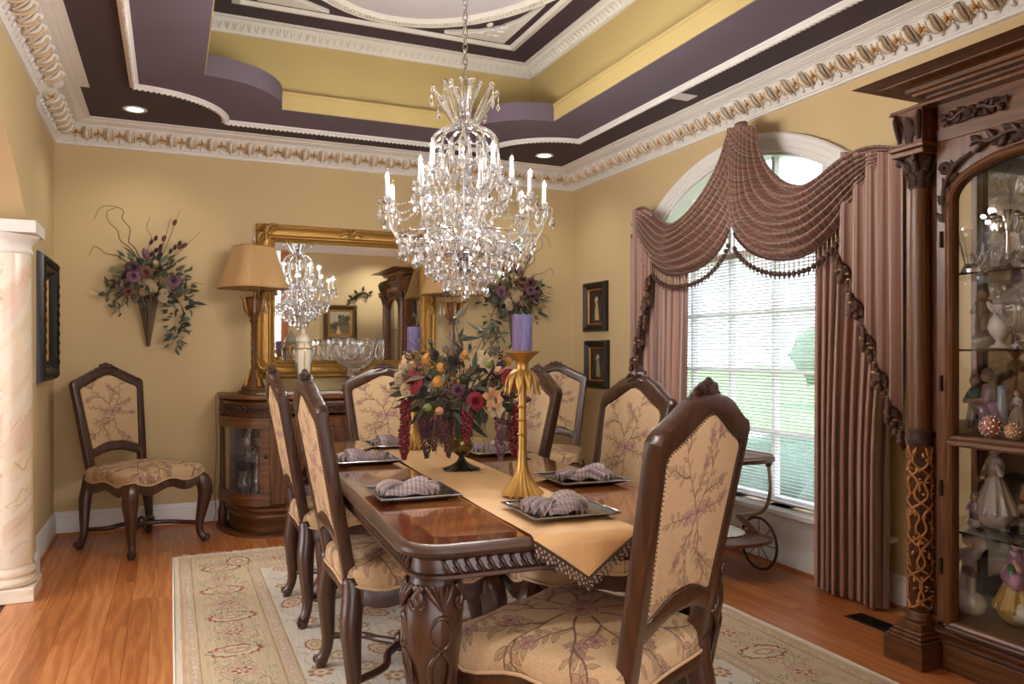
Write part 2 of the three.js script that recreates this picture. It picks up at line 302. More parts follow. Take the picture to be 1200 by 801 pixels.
{ // hall around the dining room
  const h = struct('wall_hall', null, null, 'plain tan hall walls outside the dining room');
  mesh('wall_panel', bx(0.16, 2.9, 11.2, -3.4, 1.45, -1.3), MT.wallHall, h);
  mesh('wall_panel', bx(3.4 - 0.96 + 0.4, 2.9, 0.16, -2.2, 1.45, ZB - 0.1), MT.wallHall, h);
  mesh('wall_panel', bx(0.16, 2.9, 4.2, XR + 0.28, 1.45, 1.3), MT.wallHall, h);
  mesh('wall_panel', bx(6.9, 2.9, 0.16, 0.05, 1.45, 3.3), MT.wallHall, h);
  const hf = struct('floor_hall', bx(7.4, 0.04, 10.6, 0, -0.05, -0.9), MT.oakTrim, 'oak hall floor outside the dining room');
  const hc = struct('ceiling_hall', merge([bx(2.7, 0.06, 5.2, -2.0, 2.83, -3.4), bx(7.2, 0.06, 4.2, 0, 2.83, 1.32)]), MT.white, 'white hall ceiling outside the dining room');
}
// ---------------------------------------------------------------- oak floor, board by board
{
  const fl = struct('floor', null, null, 'honey oak strip floor laid towards the mirror wall');
  mesh('subfloor', bx(XR - XL + 0.3, 0.03, ZF - ZB + 0.3, (XL + XR) / 2, -0.021, (ZB + ZF) / 2), MT.joint, fl);
  seed(5); const W = 0.0925; let k = 0;
  for (let x = XL - 0.02; x < XR + 0.02; x += W) {
    let z = ZB - rr(0, 1.2);
    while (z < ZF + 0.1) {
      const L = rr(0.9, 1.9), z0 = Math.max(z, ZB - 0.05), z1 = Math.min(z + L, ZF + 0.15);
      if (z1 - z0 > 0.02) {
        const g = new THREE.BoxGeometry(W - 0.0012, 0.012, z1 - z0 - 0.0012), t = Math.floor(rnd() * 3);
        mesh('floor_board', boxUV(g, 'z', rnd() * 3, rnd() * 5).translate(x + W / 2, -0.006, (z0 + z1) / 2), MT.oak[t], fl); k++;
      }
      z += L;
    }
  }
}
// ---------------------------------------------------------------- tray ceiling
const TX0 = 0.17, TX1 = 2.325, TZ0 = -5.066, TZ1 = -1.655, TR = 0.47;   // tray opening with quarter-round corner blocks
const RX0 = -0.19, RX1 = 2.69, RZ0 = -5.445, RZ1 = -1.275, RRd = 0.52;   // rope moulding on the flat ceiling
// rectangle in (x, s = -z) whose corners are cut by convex quarter rounds bulging inwards
function notched(x0, x1, s0, s1, r, n = 14) {
  return [...arc(x0, s0, r, PI / 2, 0, n), ...arc(x1, s0, r, PI, PI / 2, n), ...arc(x1, s1, r, 3 * PI / 2, PI, n), ...arc(x0, s1, r, 0, -PI / 2, n)];
}
const flat = (g, y) => basis(g, [1, 0, 0], [0, 0, -1], [0, 1, 0], [0, y, 0]); // (x, s, d) -> (x, y + d, -s)
const UP = 3.29, TW = 0.085; // upper ceiling height, cove behind the fascia
const ceil = struct('ceiling', null, null, 'plum and mauve tray ceiling with yellow sides and a pale oval medallion');
{
  const tray = notched(TX0, TX1, -TZ1, -TZ0, TR), rope = notched(RX0, RX1, -RZ1, -RZ0, RRd);
  mesh('plum_band', boxUV(flat(extrude([[XL - 0.1, -ZF - 0.1], [XR + 0.1, -ZF - 0.1], [XR + 0.1, -ZB + 0.1], [XL - 0.1, -ZB + 0.1]], 0.03, 0, [rope.slice().reverse()]), CE)), MT.plum, ceil);
  mesh('mauve_soffit', boxUV(flat(extrude(rope, 0.035, 0, [tray.slice().reverse()]), CE - 0.003)), MT.mauve, ceil);
  // fascia: yellow on the straights, mauve on the rounded corner blocks
  const fh = 0.11;
  for (const [sx, sz] of [[TX0, TZ0], [TX1, TZ0], [TX1, TZ1], [TX0, TZ1]]) {
    const dx = sx === TX0 ? 1 : -1, dz = sz === TZ0 ? 1 : -1;
    const a = []; for (let i = 0; i <= 16; i++) { const t = i / 16 * PI / 2; a.push([sx + dx * TR * Math.sin(t), -(sz + dz * TR * Math.cos(t))]); }
    const poly = [...a, [sx, -sz]]; const area = THREE.ShapeUtils.area(poly.map(([x, y]) => V2(x, y)));
    mesh('corner_block', crease(boxUV(flat(extrude(area < 0 ? poly.reverse() : poly, fh + 0.002), CE + 0.001)), 0.4), MT.mauve, ceil);
  }
  const fas = (w, d, x, z) => mesh('fascia', bx(w, fh, d, x, CE + fh / 2 + 0.0005, z), MT.tray, ceil);
  fas(TX1 - TX0 - 2 * TR, 0.03, (TX0 + TX1) / 2, TZ0 - 0.010); fas(TX1 - TX0 - 2 * TR, 0.03, (TX0 + TX1) / 2, TZ1 + 0.010);
  fas(0.03, TZ1 - TZ0 - 2 * TR, TX0 - 0.010, (TZ0 + TZ1) / 2); fas(0.03, TZ1 - TZ0 - 2 * TR, TX1 + 0.010, (TZ0 + TZ1) / 2);
  const lip = (w, d, x, z) => mesh('fascia_lip', bx(w, 0.018, d, x, CE + fh - 0.006, z), MT.tray, ceil);
  lip(TX1 - TX0 - 2 * TR, 0.024, (TX0 + TX1) / 2, TZ0 - 0.002); lip(0.024, TZ1 - TZ0 - 2 * TR, TX1 + 0.002, (TZ0 + TZ1) / 2); lip(0.024, TZ1 - TZ0 - 2 * TR, TX0 - 0.002, (TZ0 + TZ1) / 2);
  const ux0 = TX0 - TW, ux1 = TX1 + TW, uz0 = TZ0 - TW, uz1 = TZ1 + TW, hh = UP + 0.04 - CE, cy = CE + hh / 2 + 0.02;
  mesh('tray_wall', bx(ux1 - ux0 + 0.2, hh, 0.08, (ux0 + ux1) / 2, cy, uz0 - 0.04), MT.tray, ceil);
  mesh('tray_wall', bx(ux1 - ux0 + 0.2, hh, 0.08, (ux0 + ux1) / 2, cy, uz1 + 0.04), MT.tray, ceil);
  mesh('tray_wall', bx(0.08, hh, uz1 - uz0, ux0 - 0.04, cy, (uz0 + uz1) / 2), MT.tray, ceil);
  mesh('tray_wall', bx(0.08, hh, uz1 - uz0, ux1 + 0.04, cy, (uz0 + uz1) / 2), MT.tray, ceil);
  mesh('upper_ceiling', bx(ux1 - ux0 + 0.16, 0.05, uz1 - uz0 + 0.16, (ux0 + ux1) / 2, UP + 0.025, (uz0 + uz1) / 2), MT.plum, ceil);
  // rope moulding
  const rp = rope.map(([x, s]) => [x, -s]);
  const tr = struct('trim_1', null, null, 'narrow cream rope moulding curving round the plum ceiling corners');
  mesh('rope_moulding', sweep([[-0.024, 0], [-0.024, -0.01], [-0.012, -0.016], [-0.006, -0.024], [0.006, -0.024], [0.012, -0.016], [0.024, -0.01], [0.024, 0]], rp, true, 1).translate(0, CE - 0.003, 0), MT.plaster, tr);
  const bead = new THREE.SphereGeometry(0.009, 6, 4).scale(1.7, 0.8, 1), list = []; let acc = 0;
  for (let i = 0; i < rp.length; i++) { const a = rp[i], b = rp[(i + 1) % rp.length], l = Math.hypot(b[0] - a[0], b[1] - a[1]); for (; acc < l; acc += 0.03) list.push(place(bead, lerp(a[0], b[0], acc / l), CE - 0.027, lerp(a[1], b[1], acc / l), 0, -Math.atan2(b[1] - a[1], b[0] - a[0]) + 0.7)); acc -= l; }
  stuff(mesh('rope_beads', merge(list), MT.plaster, tr));
  // upper crown with upright leaves
  const cr = struct('trim_2', null, null, 'pale green-white leaf cornice at the top of the tray');
  const up = [[ux0, uz0], [ux1, uz0], [ux1, uz1], [ux0, uz1]];
  mesh('cornice', sweep([[0, -0.085], [0.014, -0.085], [0.014, -0.07], [0.02, -0.064], [0.05, -0.035], [0.068, -0.016], [0.09, -0.014], [0.09, 0]], up, true, 1).translate(0, UP, 0), MT.plasterPale, cr);
  const leaf = crease(merge([0, 1].map((k) => tube([[0, -0.004, 0], [0.006 * (k ? 1 : -1), 0.022, 0.006], [0.013 * (k ? 1 : -1), 0.046, 0.004]], [0.005, 0.006, 0.002], 5, 5)))).rotateX(0.85);
  const put = (x, z, r) => { const m = mesh('cornice_leaf', leaf, MT.plasterPale, cr); m.position.set(x, UP - 0.062, z); m.rotation.y = r; };
  for (let x = ux0 + 0.06; x < ux1 - 0.04; x += 0.044) put(x, uz0 + 0.024, 0);
  for (let z = uz0 + 0.06; z < -1.8; z += 0.044) put(ux1 - 0.024, z, -PI / 2);
  // frame, oval medallion and corner triangles on the upper ceiling
  const md = struct('trim_3', null, null, 'cream frame and triangular corner panels round the pale oval medallion');
  const fx0 = 0.36, fx1 = 2.13, fz0 = -4.85, fz1 = -1.87, mc = [(TX0 + TX1) / 2, (TZ0 + TZ1) / 2];
  const rail = [[-0.03, 0], [-0.03, -0.008], [-0.014, -0.014], [0.014, -0.02], [0.024, -0.01], [0.03, 0]];
  mesh('frame_moulding', sweep(rail, [[fx0, fz0], [fx1, fz0], [fx1, fz1], [fx0, fz1]], true, 1).translate(0, UP, 0), MT.plasterPale, md);
  const ov = arc(mc[0], mc[1], 0.88, 0, 2 * PI, 63, 1.36).slice(0, 63);
  mesh('oval_ring', sweep([[-0.05, 0], [-0.05, -0.012], [-0.03, -0.03], [0, -0.022], [0.03, -0.03], [0.05, -0.01], [0.05, 0]], ov, true, 1).translate(0, UP, 0), MT.plasterPale, md);
  mesh('oval_panel', flat(extrude(arc(mc[0], -mc[1], 0.87, 0, 2 * PI, 63, 1.35).slice(0, 63), 0.006), UP - 0.006), MT.medallion, md);
  const rb = new THREE.SphereGeometry(0.011, 6, 4), rl = []; for (let i = 0; i < 260; i++) { const a = i / 260 * 2 * PI; rl.push(place(rb, mc[0] + 0.88 * Math.cos(a), UP - 0.024, mc[1] + 1.36 * Math.sin(a), 0, -a, 0, 1.4, 0.9, 1)); }
  stuff(mesh('ring_beads', merge(rl), MT.plasterPale, md));
  for (const sx of [-1, 1]) for (const sz of [-1, 1]) {
    const cx = sx < 0 ? fx0 + 0.10 : fx1 - 0.10, cz = sz < 0 ? fz0 + 0.10 : fz1 - 0.10;
    const tri = [[cx, cz], [cx - sx * 0.42, cz], ...[0.3, 0.5, 0.7].map((t) => [cx - sx * (0.42 * (1 - t) - 0.09 * Math.sin(PI * t)), cz - sz * (0.62 * t - 0.10 * Math.sin(PI * t))]), [cx, cz - sz * 0.62]];
    const poly = tri.map(([x, z]) => V2(x, -z)), ok = THREE.ShapeUtils.area(poly) > 0 ? tri : tri.slice().reverse();
    mesh('corner_panel', crease(flat(extrude(ok.map(([x, z]) => [x, -z]), 0.018, 0.004), UP - 0.022)), MT.plasterPale, md);
    const orn = []; for (let k = 0; k < 7; k++) orn.push(place(new THREE.SphereGeometry(0.03, 7, 5), cx - sx * (0.1 + 0.05 * (k % 3)), UP - 0.024, cz - sz * (0.1 + 0.07 * Math.floor(k / 2.4)), 0, k, 0, 1, 0.4, 0.6));
    mesh('carved_spray', merge(orn), MT.plaster, md);
  }
}
// ---------------------------------------------------------------- crown moulding, baseboards
const crownP = [[0, 0], [0.018, 0.002], [0.022, 0.012], [0.016, 0.02], [0.026, 0.026], [0.044, 0.05], [0.05, 0.056], [0.056, 0.058], [0.078, 0.066], [0.102, 0.082], [0.12, 0.104], [0.128, 0.106], [0.128, 0.111], [0.142, 0.111], [0.142, 0.115], [0.156, 0.117], [0.172, 0.121], [0.186, 0.128], [0.194, 0.128], [0.194, 0.133], [0.208, 0.135], [0.218, 0.139], [0.232, 0.139], [0.232, 0.145]];
{
  const Y = CE - 0.145;
  const petal = place(new THREE.SphereGeometry(0.012, 6, 4), 0, 0.016, 0, 0, 0, 0, 0.75, 1.2, 0.6);
  const floret = mergeC([...[0, 1, 2, 3, 4, 5].map((k) => [petal.clone().rotateZ(k * PI / 3), k % 2 ? '#d2bd9c' : '#b98d55']), ...[0, 1, 2, 3, 4, 5].map((k) => [place(new THREE.SphereGeometry(0.007, 5, 4), 0, 0.027, -0.002).rotateZ((k + 0.5) * PI / 3), '#d9cfc0']), [place(new THREE.SphereGeometry(0.009, 6, 4), 0, 0, 0.007), '#a87a45']]).scale(1.05, 1.15, 1.3).rotateX(0.75);
  // a modillion leaf: scroll that rolls out of the cove
  const scrollParts = [[...[-1, 1].map((s) => tube([[s * 0.009, -0.03, 0.006], [s * 0.010, -0.008, 0.024], [s * 0.009, 0.018, 0.028], [s * 0.008, 0.034, 0.022]], [0.003, 0.004, 0.004, 0.003], 5, 7)), tube([[0, -0.032, 0.002], [0, -0.012, 0.012], [0, 0.014, 0.018], [0, 0.036, 0.012], [0, 0.040, 0.024], [0, 0.030, 0.028]], [0.010, 0.016, 0.018, 0.014, 0.009, 0.005], 7, 10, 0.7), tube([[-0.018, -0.03, 0.0], [-0.022, 0, 0.006], [-0.018, 0.032, 0.004]], 0.006, 5, 4), tube([[0.018, -0.03, 0.0], [0.022, 0, 0.006], [0.018, 0.032, 0.004]], 0.006, 5, 4)]];
  const scroll = mergeC(scrollParts[0].map((g, i) => [g, i < 2 ? '#c7ad86' : i === 2 ? '#ddd5ca' : '#d2c2aa'])).scale(1.35, 1.3, 1.35).rotateX(0.75);
  const egg = place(new THREE.SphereGeometry(0.0135, 7, 5), 0, 0, 0, 0.6, 0, 0, 0.95, 1.3, 0.9);
  function crown(name, label, path, runs) {
    const t = struct(name, null, null, label);
    mesh('crown_moulding', sweep(crownP, path, false, 1).translate(0, Y, 0), MT.plaster, t);
    for (const [ax, az, bx2, bz] of runs) {
      const l = Math.hypot(bx2 - ax, bz - az), dx = (bx2 - ax) / l, dz = (bz - az) / l, nx = -dz, nz = dx, ry = Math.atan2(nx, nz);
      const put = (n, g, m, s, o, u) => { const q = mesh(n, g, m, t); q.position.set(ax + dx * s + nx * o, Y + u, az + dz * s + nz * o); q.rotation.y = ry; };
      const sp = 0.128, k = Math.round((l - 0.16) / sp);
      for (let i = 0; i < k; i++) {
        const s = 0.14 + i * sp; put('floret', floret, MT.giltC, s, 0.088, 0.074); put('scroll_leaf', scroll, MT.giltC, s + sp / 2, 0.082, 0.072);
        for (const e of [0, 0.5]) put('egg_bead', egg, MT.plaster, s + sp * e, 0.04, 0.04);
      }
    }
  }
  crown('trim_4', 'cream and gilt crown moulding with florets above the mirror wall', [[XL - 0.02, ZB], [XR, ZB]], [[XL, ZB, XR, ZB]]);
  crown('trim_5', 'cream and gilt crown moulding with florets above the arched window', [[XR, ZB], [XR, ZF]], [[XR, ZB, XR, ZF]]);
  crown('trim_6', 'cream and gilt crown moulding stepping out above the marble column', [[XP, ZF], [XP, -4.84], [XL, -4.84], [XL, ZB]], [[XP, ZF, XP, -4.84], [XL, -4.95, XL, ZB]]);
  crown('trim_7', 'cream and gilt crown moulding above the hall opening, seen in the mirror', [[XR, ZF], [XP, ZF]], []);
}
const baseP = [[0, 0.158], [0.006, 0.158], [0.009, 0.15], [0.008, 0.14], [0.013, 0.132], [0.013, 0.118], [0.016, 0.11], [0.016, 0.0]];
const shoeP = [[0.014, 0.02], [0.022, 0.018], [0.028, 0.01], [0.03, 0], [0.014, 0]];
function baseboard(name, label, path) { const b = struct(name, null, null, label); mesh('board', sweep(baseP, path), MT.white, b); mesh('shoe_moulding', sweep(shoeP, path), MT.oakTrim, b); }
baseboard('baseboard_back', 'white baseboard along the wall behind the buffet', [[XL, ZB], [XR, ZB]]);
baseboard('baseboard_right', 'white baseboard below the window and behind the cabinet', [[XR, ZB], [XR, ZF]]);
baseboard('baseboard_left', 'white baseboard running to the marble column', [[XP, -4.705], [XP, -4.84], [XL, -4.84], [XL, ZB]]);
baseboard('baseboard_front', 'white baseboard below the landscape painting, seen in the mirror', [[XR, ZF], [1.45, ZF]]);
{ // cased edge of the hall opening (its far face shows in the mirror)
  const c = struct('trim_8', null, null, 'oak stained casing of the hall opening, seen in the mirror');
  mesh('casing', bx(0.10, 2.62, 0.02, 1.43, 1.31, ZF - 0.01, 0.004), MT.oakTrim, c);
}
// ---------------------------------------------------------------- marble column
{
  const cx = -0.745, cz = -4.545;
  const vein = canvasTex(512, 1024, (g, w, h) => {
    g.fillStyle = '#e7d9c4'; g.fillRect(0, 0, w, h); seed(77);
    for (let i = 0; i < 60; i++) { g.fillStyle = `rgba(${205 + rr(-15, 25)},${160 + rr(-20, 30)},${104 + rr(-20, 30)},0.16)`; g.beginPath(); g.ellipse(rnd() * w, rnd() * h, rr(10, 40), rr(60, 190), rr(0.5, 1.0), 0, 7); g.fill(); }
    for (let i = 0; i < 60; i++) { let x = rnd() * w, y = rnd() * h; g.strokeStyle = `rgba(${rr(170, 205)},${rr(112, 150)},${rr(66, 100)},${rr(0.12, 0.4)})`; g.lineWidth = rr(2, 12); g.beginPath(); g.moveTo(x, y); for (let k = 0; k < 12; k++) { x += rr(4, 26); y += rr(-30, 14); g.lineTo(x, y); } g.stroke(); }
  }, true, true);
  const mm = mat({ map: vein, roughness: 0.3, clearcoat: 0.4, clearcoatRoughness: 0.2 }), mc = mat({ color: '#e2dcd2', roughness: 0.4 });
  const t = thing('marble_column', 'cream veined marble column with white capital under the arch', 'column', [cx, 0, cz]);
  mesh('plinth', bx(0.27, 0.07, 0.27, 0, 0.035, 0, 0.006), mm, t);
  mesh('base', lathe([[0.0, 0.07], [0.13, 0.07], [0.135, 0.085], [0.13, 0.105], [0.118, 0.11], [0.122, 0.12], [0.127, 0.135], [0.12, 0.15], [0.113, 0.155], [0.113, 0.17], [0, 0.17]], 32), mm, t);
  mesh('shaft', lathe([[0.112, 0.165], [0.112, 0.5], [0.109, 1.1], [0.104, 1.72]], 40), mm, t);
  mesh('neck_ring', lathe([[0.1, 1.70], [0.11, 1.705], [0.114, 1.715], [0.11, 1.725], [0.105, 1.73], [0.108, 1.755], [0.125, 1.775], [0.14, 1.79], [0.142, 1.80], [0, 1.80]], 32), mc, t);
  mesh('abacus', bx(0.29, 0.062, 0.29, 0, 1.83, 0, 0.005), mc, t);
}
// ---------------------------------------------------------------- pixel of the photograph -> point on a plane the thing touches
const CS = Math.cos(YAW), SN = Math.sin(YAW);
const pray = (u, v) => { const a = (u - 600) / 911; return [SN + CS * a, (412 - v) / 911, -CS + SN * a]; };
const onX = (u, v, x) => { const d = pray(u, v), t = x / d[0]; return [x, EYE + d[1] * t, d[2] * t]; };
const onY = (u, v, y) => { const d = pray(u, v), t = (y - EYE) / d[1]; return [d[0] * t, y, d[2] * t]; };
const onZ = (u, v, z) => { const d = pray(u, v), t = z / d[2]; return [d[0] * t, EYE + d[1] * t, z]; };

// ---------------------------------------------------------------- arched window
{
  const w = struct('window_1', null, null, 'tall white arched window with divided panes behind the blinds');
  const toWall = (g, x) => basis(g, [0, 0, -1], [-1, 0, 0], [0, 1, 0], [x, 0, WZ]);
  const path = [[WH, WS - 0.01], [WH, WSP], ...winArc(WR, WH, 28).slice(1, -1), [-WH, WSP], [-WH, WS - 0.01]];
  mesh('casing', toWall(sweep([[0, 0], [0, 0.018], [0.008, 0.024], [0.03, 0.02], [0.036, 0.026], [0.066, 0.028], [0.074, 0.036], [0.098, 0.038], [0.108, 0.03], [0.108, 0]], path, false, -1), XR), MT.white, w);
  mesh('jamb_lining', toWall(sweep([[-0.002, 0.001], [-0.014, 0.001], [-0.014, -0.15], [-0.002, -0.15]], path, false, -1), XR), MT.white, w);
  mesh('stool', bx(0.20, 0.028, 2 * WH + 0.3, XR + 0.02, WS - 0.014, WZ, 0.006), MT.white, w);
  mesh('apron', bx(0.018, 0.06, 2 * WH + 0.22, XR - 0.009, WS - 0.06, WZ, 0.004), MT.white, w);
  mesh('lower_panel', bx(0.012, 0.12, 2 * WH + 0.18, XR - 0.006, 0.215, WZ), MT.white, w);
  const fx = XR + 0.10, cols = [-0.975, -0.585, -0.195, 0.195, 0.585, 0.975], rows = [0.36, 0.743, 1.106, 1.459, 1.827]; // a = -(z - WZ)
  const topAt = (a) => WC + Math.sqrt(WR * WR - a * a);
  for (const a of cols.slice(1, -1)) mesh('mullion', bx(0.04, topAt(a) - WS, 0.026, fx, (topAt(a) + WS) / 2, WZ - a), MT.white, w);
  rows.forEach((y, i) => mesh(i === 4 ? 'transom' : 'muntin', bx(0.045, i === 4 ? 0.05 : 0.026, 2 * WH, fx, y, WZ), MT.white, w));
  for (let c = 0; c < 5; c++) {
    const a0 = cols[c] + 0.013, a1 = cols[c + 1] - 0.013;
    for (let r = 0; r < 4; r++) mesh('pane', bx(0.004, rows[r + 1] - rows[r] - 0.02, a1 - a0, fx, (rows[r] + rows[r + 1]) / 2, WZ - (a0 + a1) / 2), MT.glass, w);
    const arcP = [a1, lerp(a1, a0, 0.33), lerp(a1, a0, 0.67), a0].map((a) => [a, topAt(a) - 0.012]);
    mesh('pane', basis(extrude([[a0, 1.85], [a1, 1.85], ...arcP], 0.004), [0, 0, -1], [0, 1, 0], [1, 0, 0], [fx, 0, WZ]), MT.glass, w);
  }
  // venetian blind inside the reveal, below the transom
  const b = thing('window_blind', 'white horizontal slat blind lowered over the arched window', 'blind', [XR + 0.035, 0, WZ]);
  const slat = basis(extrude([[-0.0125, 0], [-0.006, 0.0022], [0, 0.003], [0.006, 0.0022], [0.0125, 0], [0.006, 0.0034], [0, 0.0042], [-0.006, 0.0034]].reverse(), 2 * WH - 0.03), [1, 0, 0], [0, 1, 0], [0, 0, 1], [0, 0, -WH + 0.015]).rotateZ(-0.42);
  const sm = mat({ color: '#f2f2f0', roughness: 0.5, transmission: 0.25, thickness: 0 });
  for (let y = 0.375; y < 1.79; y += 0.0195) { const s = mesh('slat', slat, sm, b); s.position.y = y; }
  mesh('head_rail', bx(0.03, 0.035, 2 * WH - 0.03, 0, 1.815, 0, 0.003), MT.white, b);
  mesh('bottom_rail', bx(0.024, 0.012, 2 * WH - 0.03, 0, 0.355, 0, 0.003), MT.white, b);
  for (const z of [-0.72, -0.2, 0.2, 0.72]) mesh('ladder_cord', bx(0.001, 1.44, 0.0016, -0.012, 1.08, z), MT.linen, b);
}
// ---------------------------------------------------------------- garden outside
{
  const lawn = mat({ color: '#6f9a50', roughness: 1 }), drive = mat({ color: '#c9c6be', roughness: 0.95 });
  single('lawn', new THREE.CircleGeometry(60, 40).rotateX(-PI / 2), lawn, 'sunlit green lawn outside the arched window', 'lawn', [40, -0.42, -10]).userData.kind = 'stuff';
  single('driveway', bx(3.4, 0.05, 60, 0, 0, 0), drive, 'pale concrete driveway crossing the lawn outside', 'driveway', [9.5, -0.41, -12]);
  const blob = (r, s, k) => { const g = mergeVertices(new THREE.IcosahedronGeometry(r, 4).deleteAttribute('uv').deleteAttribute('normal')), p = g.attributes.position; for (let i = 0; i < p.count; i++) { const x = p.getX(i), y = p.getY(i), z = p.getZ(i), n = 1 + k * (Math.sin(x * 9 / r + s) * Math.sin(y * 8 / r + s * 2) * Math.sin(z * 9 / r) + 0.6 * (hash2(i, s, 3) - 0.5)); p.setXYZ(i, x * n, y * n * 0.9, z * n); } g.computeVertexNormals(); return g; };
  const lm = [mat({ color: '#6a8a64', roughness: 1 }), mat({ color: '#7d9a55', roughness: 1 }), mat({ color: '#5f7f6c', roughness: 1 })];
  for (let i = 0; i < 7; i++) single('hedge_shrub', blob(0.55, i + 1, 0.16), lm[2], 'rounded blue-green shrub in the bed below the arched window', 'shrub', [4.75 + (i % 2) * 0.3, 0.0, -1.6 - i * 1.25], 0, 'shrubs below the window');
  const trees = [[16, -11.5, 0.9, 1], [18, -17.5, 1.0, 0], [22, -13.5, 1.1, 1], [25, -22, 1.3, 0], [17.5, -8, 0.8, 0], [24, -17.2, 0.9, 1]];
  trees.forEach(([x, z, r, m], i) => {
    const t = thing('garden_tree', m ? 'yellow-green leafy tree beyond the driveway outside' : 'grey-green leafy tree beyond the driveway outside', 'tree', [x, -0.42, z], 0, m ? 'yellow-green trees outside' : 'grey-green trees outside');
    mesh('trunk', tube([[0, 0, 0], [0.05, r * 0.7, 0], [0, r * 1.3, 0]], [0.16, 0.12, 0.08], 8, 6), MT.darkCarve, t);
    mesh('crown', blob(r, i + 11, 0.2).translate(0, r * 1.55, 0), lm[m], t);
  });
}
// ---------------------------------------------------------------- striped curtains, swags and cascades
const stripeCols = ['#9c7262', '#7a5b50', '#a87f6f', '#87685d', '#b09480', '#745752', '#986f5f', '#907d6a', '#815e53', '#a67b69'];
const stripeTex = canvasTex(512, 64, (g, w, h) => { seed(9); let x = 0, i = 0; while (x < w) { const k = rr(7, 22); g.fillStyle = stripeCols[i++ % stripeCols.length]; g.fillRect(x, 0, k, h); if (rnd() < 0.5) { g.fillStyle = 'rgba(190,150,120,0.35)'; g.fillRect(x + k * 0.6, 0, 2, h); } x += k; } }, true, true);
MT.stripe = mat({ map: rep(stripeTex, 2.0, 1), roughness: 0.6, sheen: 0.4, sheenColor: new THREE.Color('#c9a090'), sheenRoughness: 0.5 });
MT.stripeSwag = mat({ map: rep(stripeTex, 3.4, 1), roughness: 0.5, sheen: 0.5, sheenColor: new THREE.Color('#c9a090'), sheenRoughness: 0.45, transmission: 0.28, thickness: 0 });
MT.tassel = mat({ color: '#4b3428', roughness: 0.6 }); MT.tasselGold = mat({ color: '#9a7a52', roughness: 0.5 });
MT.braid = mat({ color: '#4e352b', roughness: 0.8, bumpMap: rep(noiseBump, 12, 30), bumpScale: 0.003 });
const tasselG = mergeC([[lathe([[0.001, 0], [0.0025, -0.004], [0.001, -0.012], [0.0035, -0.017], [0.001, -0.024], [0.0025, -0.030], [0.001, -0.036]], 6), '#b89a78'], [lathe([[0.001, -0.036], [0.0075, -0.041], [0.0095, -0.048], [0.007, -0.055], [0.002, -0.058], [0.003, -0.064], [0.0005, -0.068]], 8), '#4a3022']]);
const tuftG = mergeC([[lathe([[0.001, 0.004], [0.009, 0], [0.007, -0.014], [0.012, -0.026], [0.006, -0.036], [0.013, -0.05], [0.015, -0.064], [0.004, -0.072]], 7), '#57392c'], [lathe([[0.001, -0.018], [0.0135, -0.024], [0.001, -0.03]], 7).translate(0.003, 0, 0), '#c8a880'], [lathe([[0.001, -0.048], [0.0155, -0.054], [0.001, -0.06]], 7).translate(-0.002, 0, 0), '#8c6a4c']]);
const polyAt = (pts) => { const c = new THREE.CatmullRomCurve3(pts, false, 'centripetal'); return (t) => c.getPointAt(clamp(t, 0, 1)); };
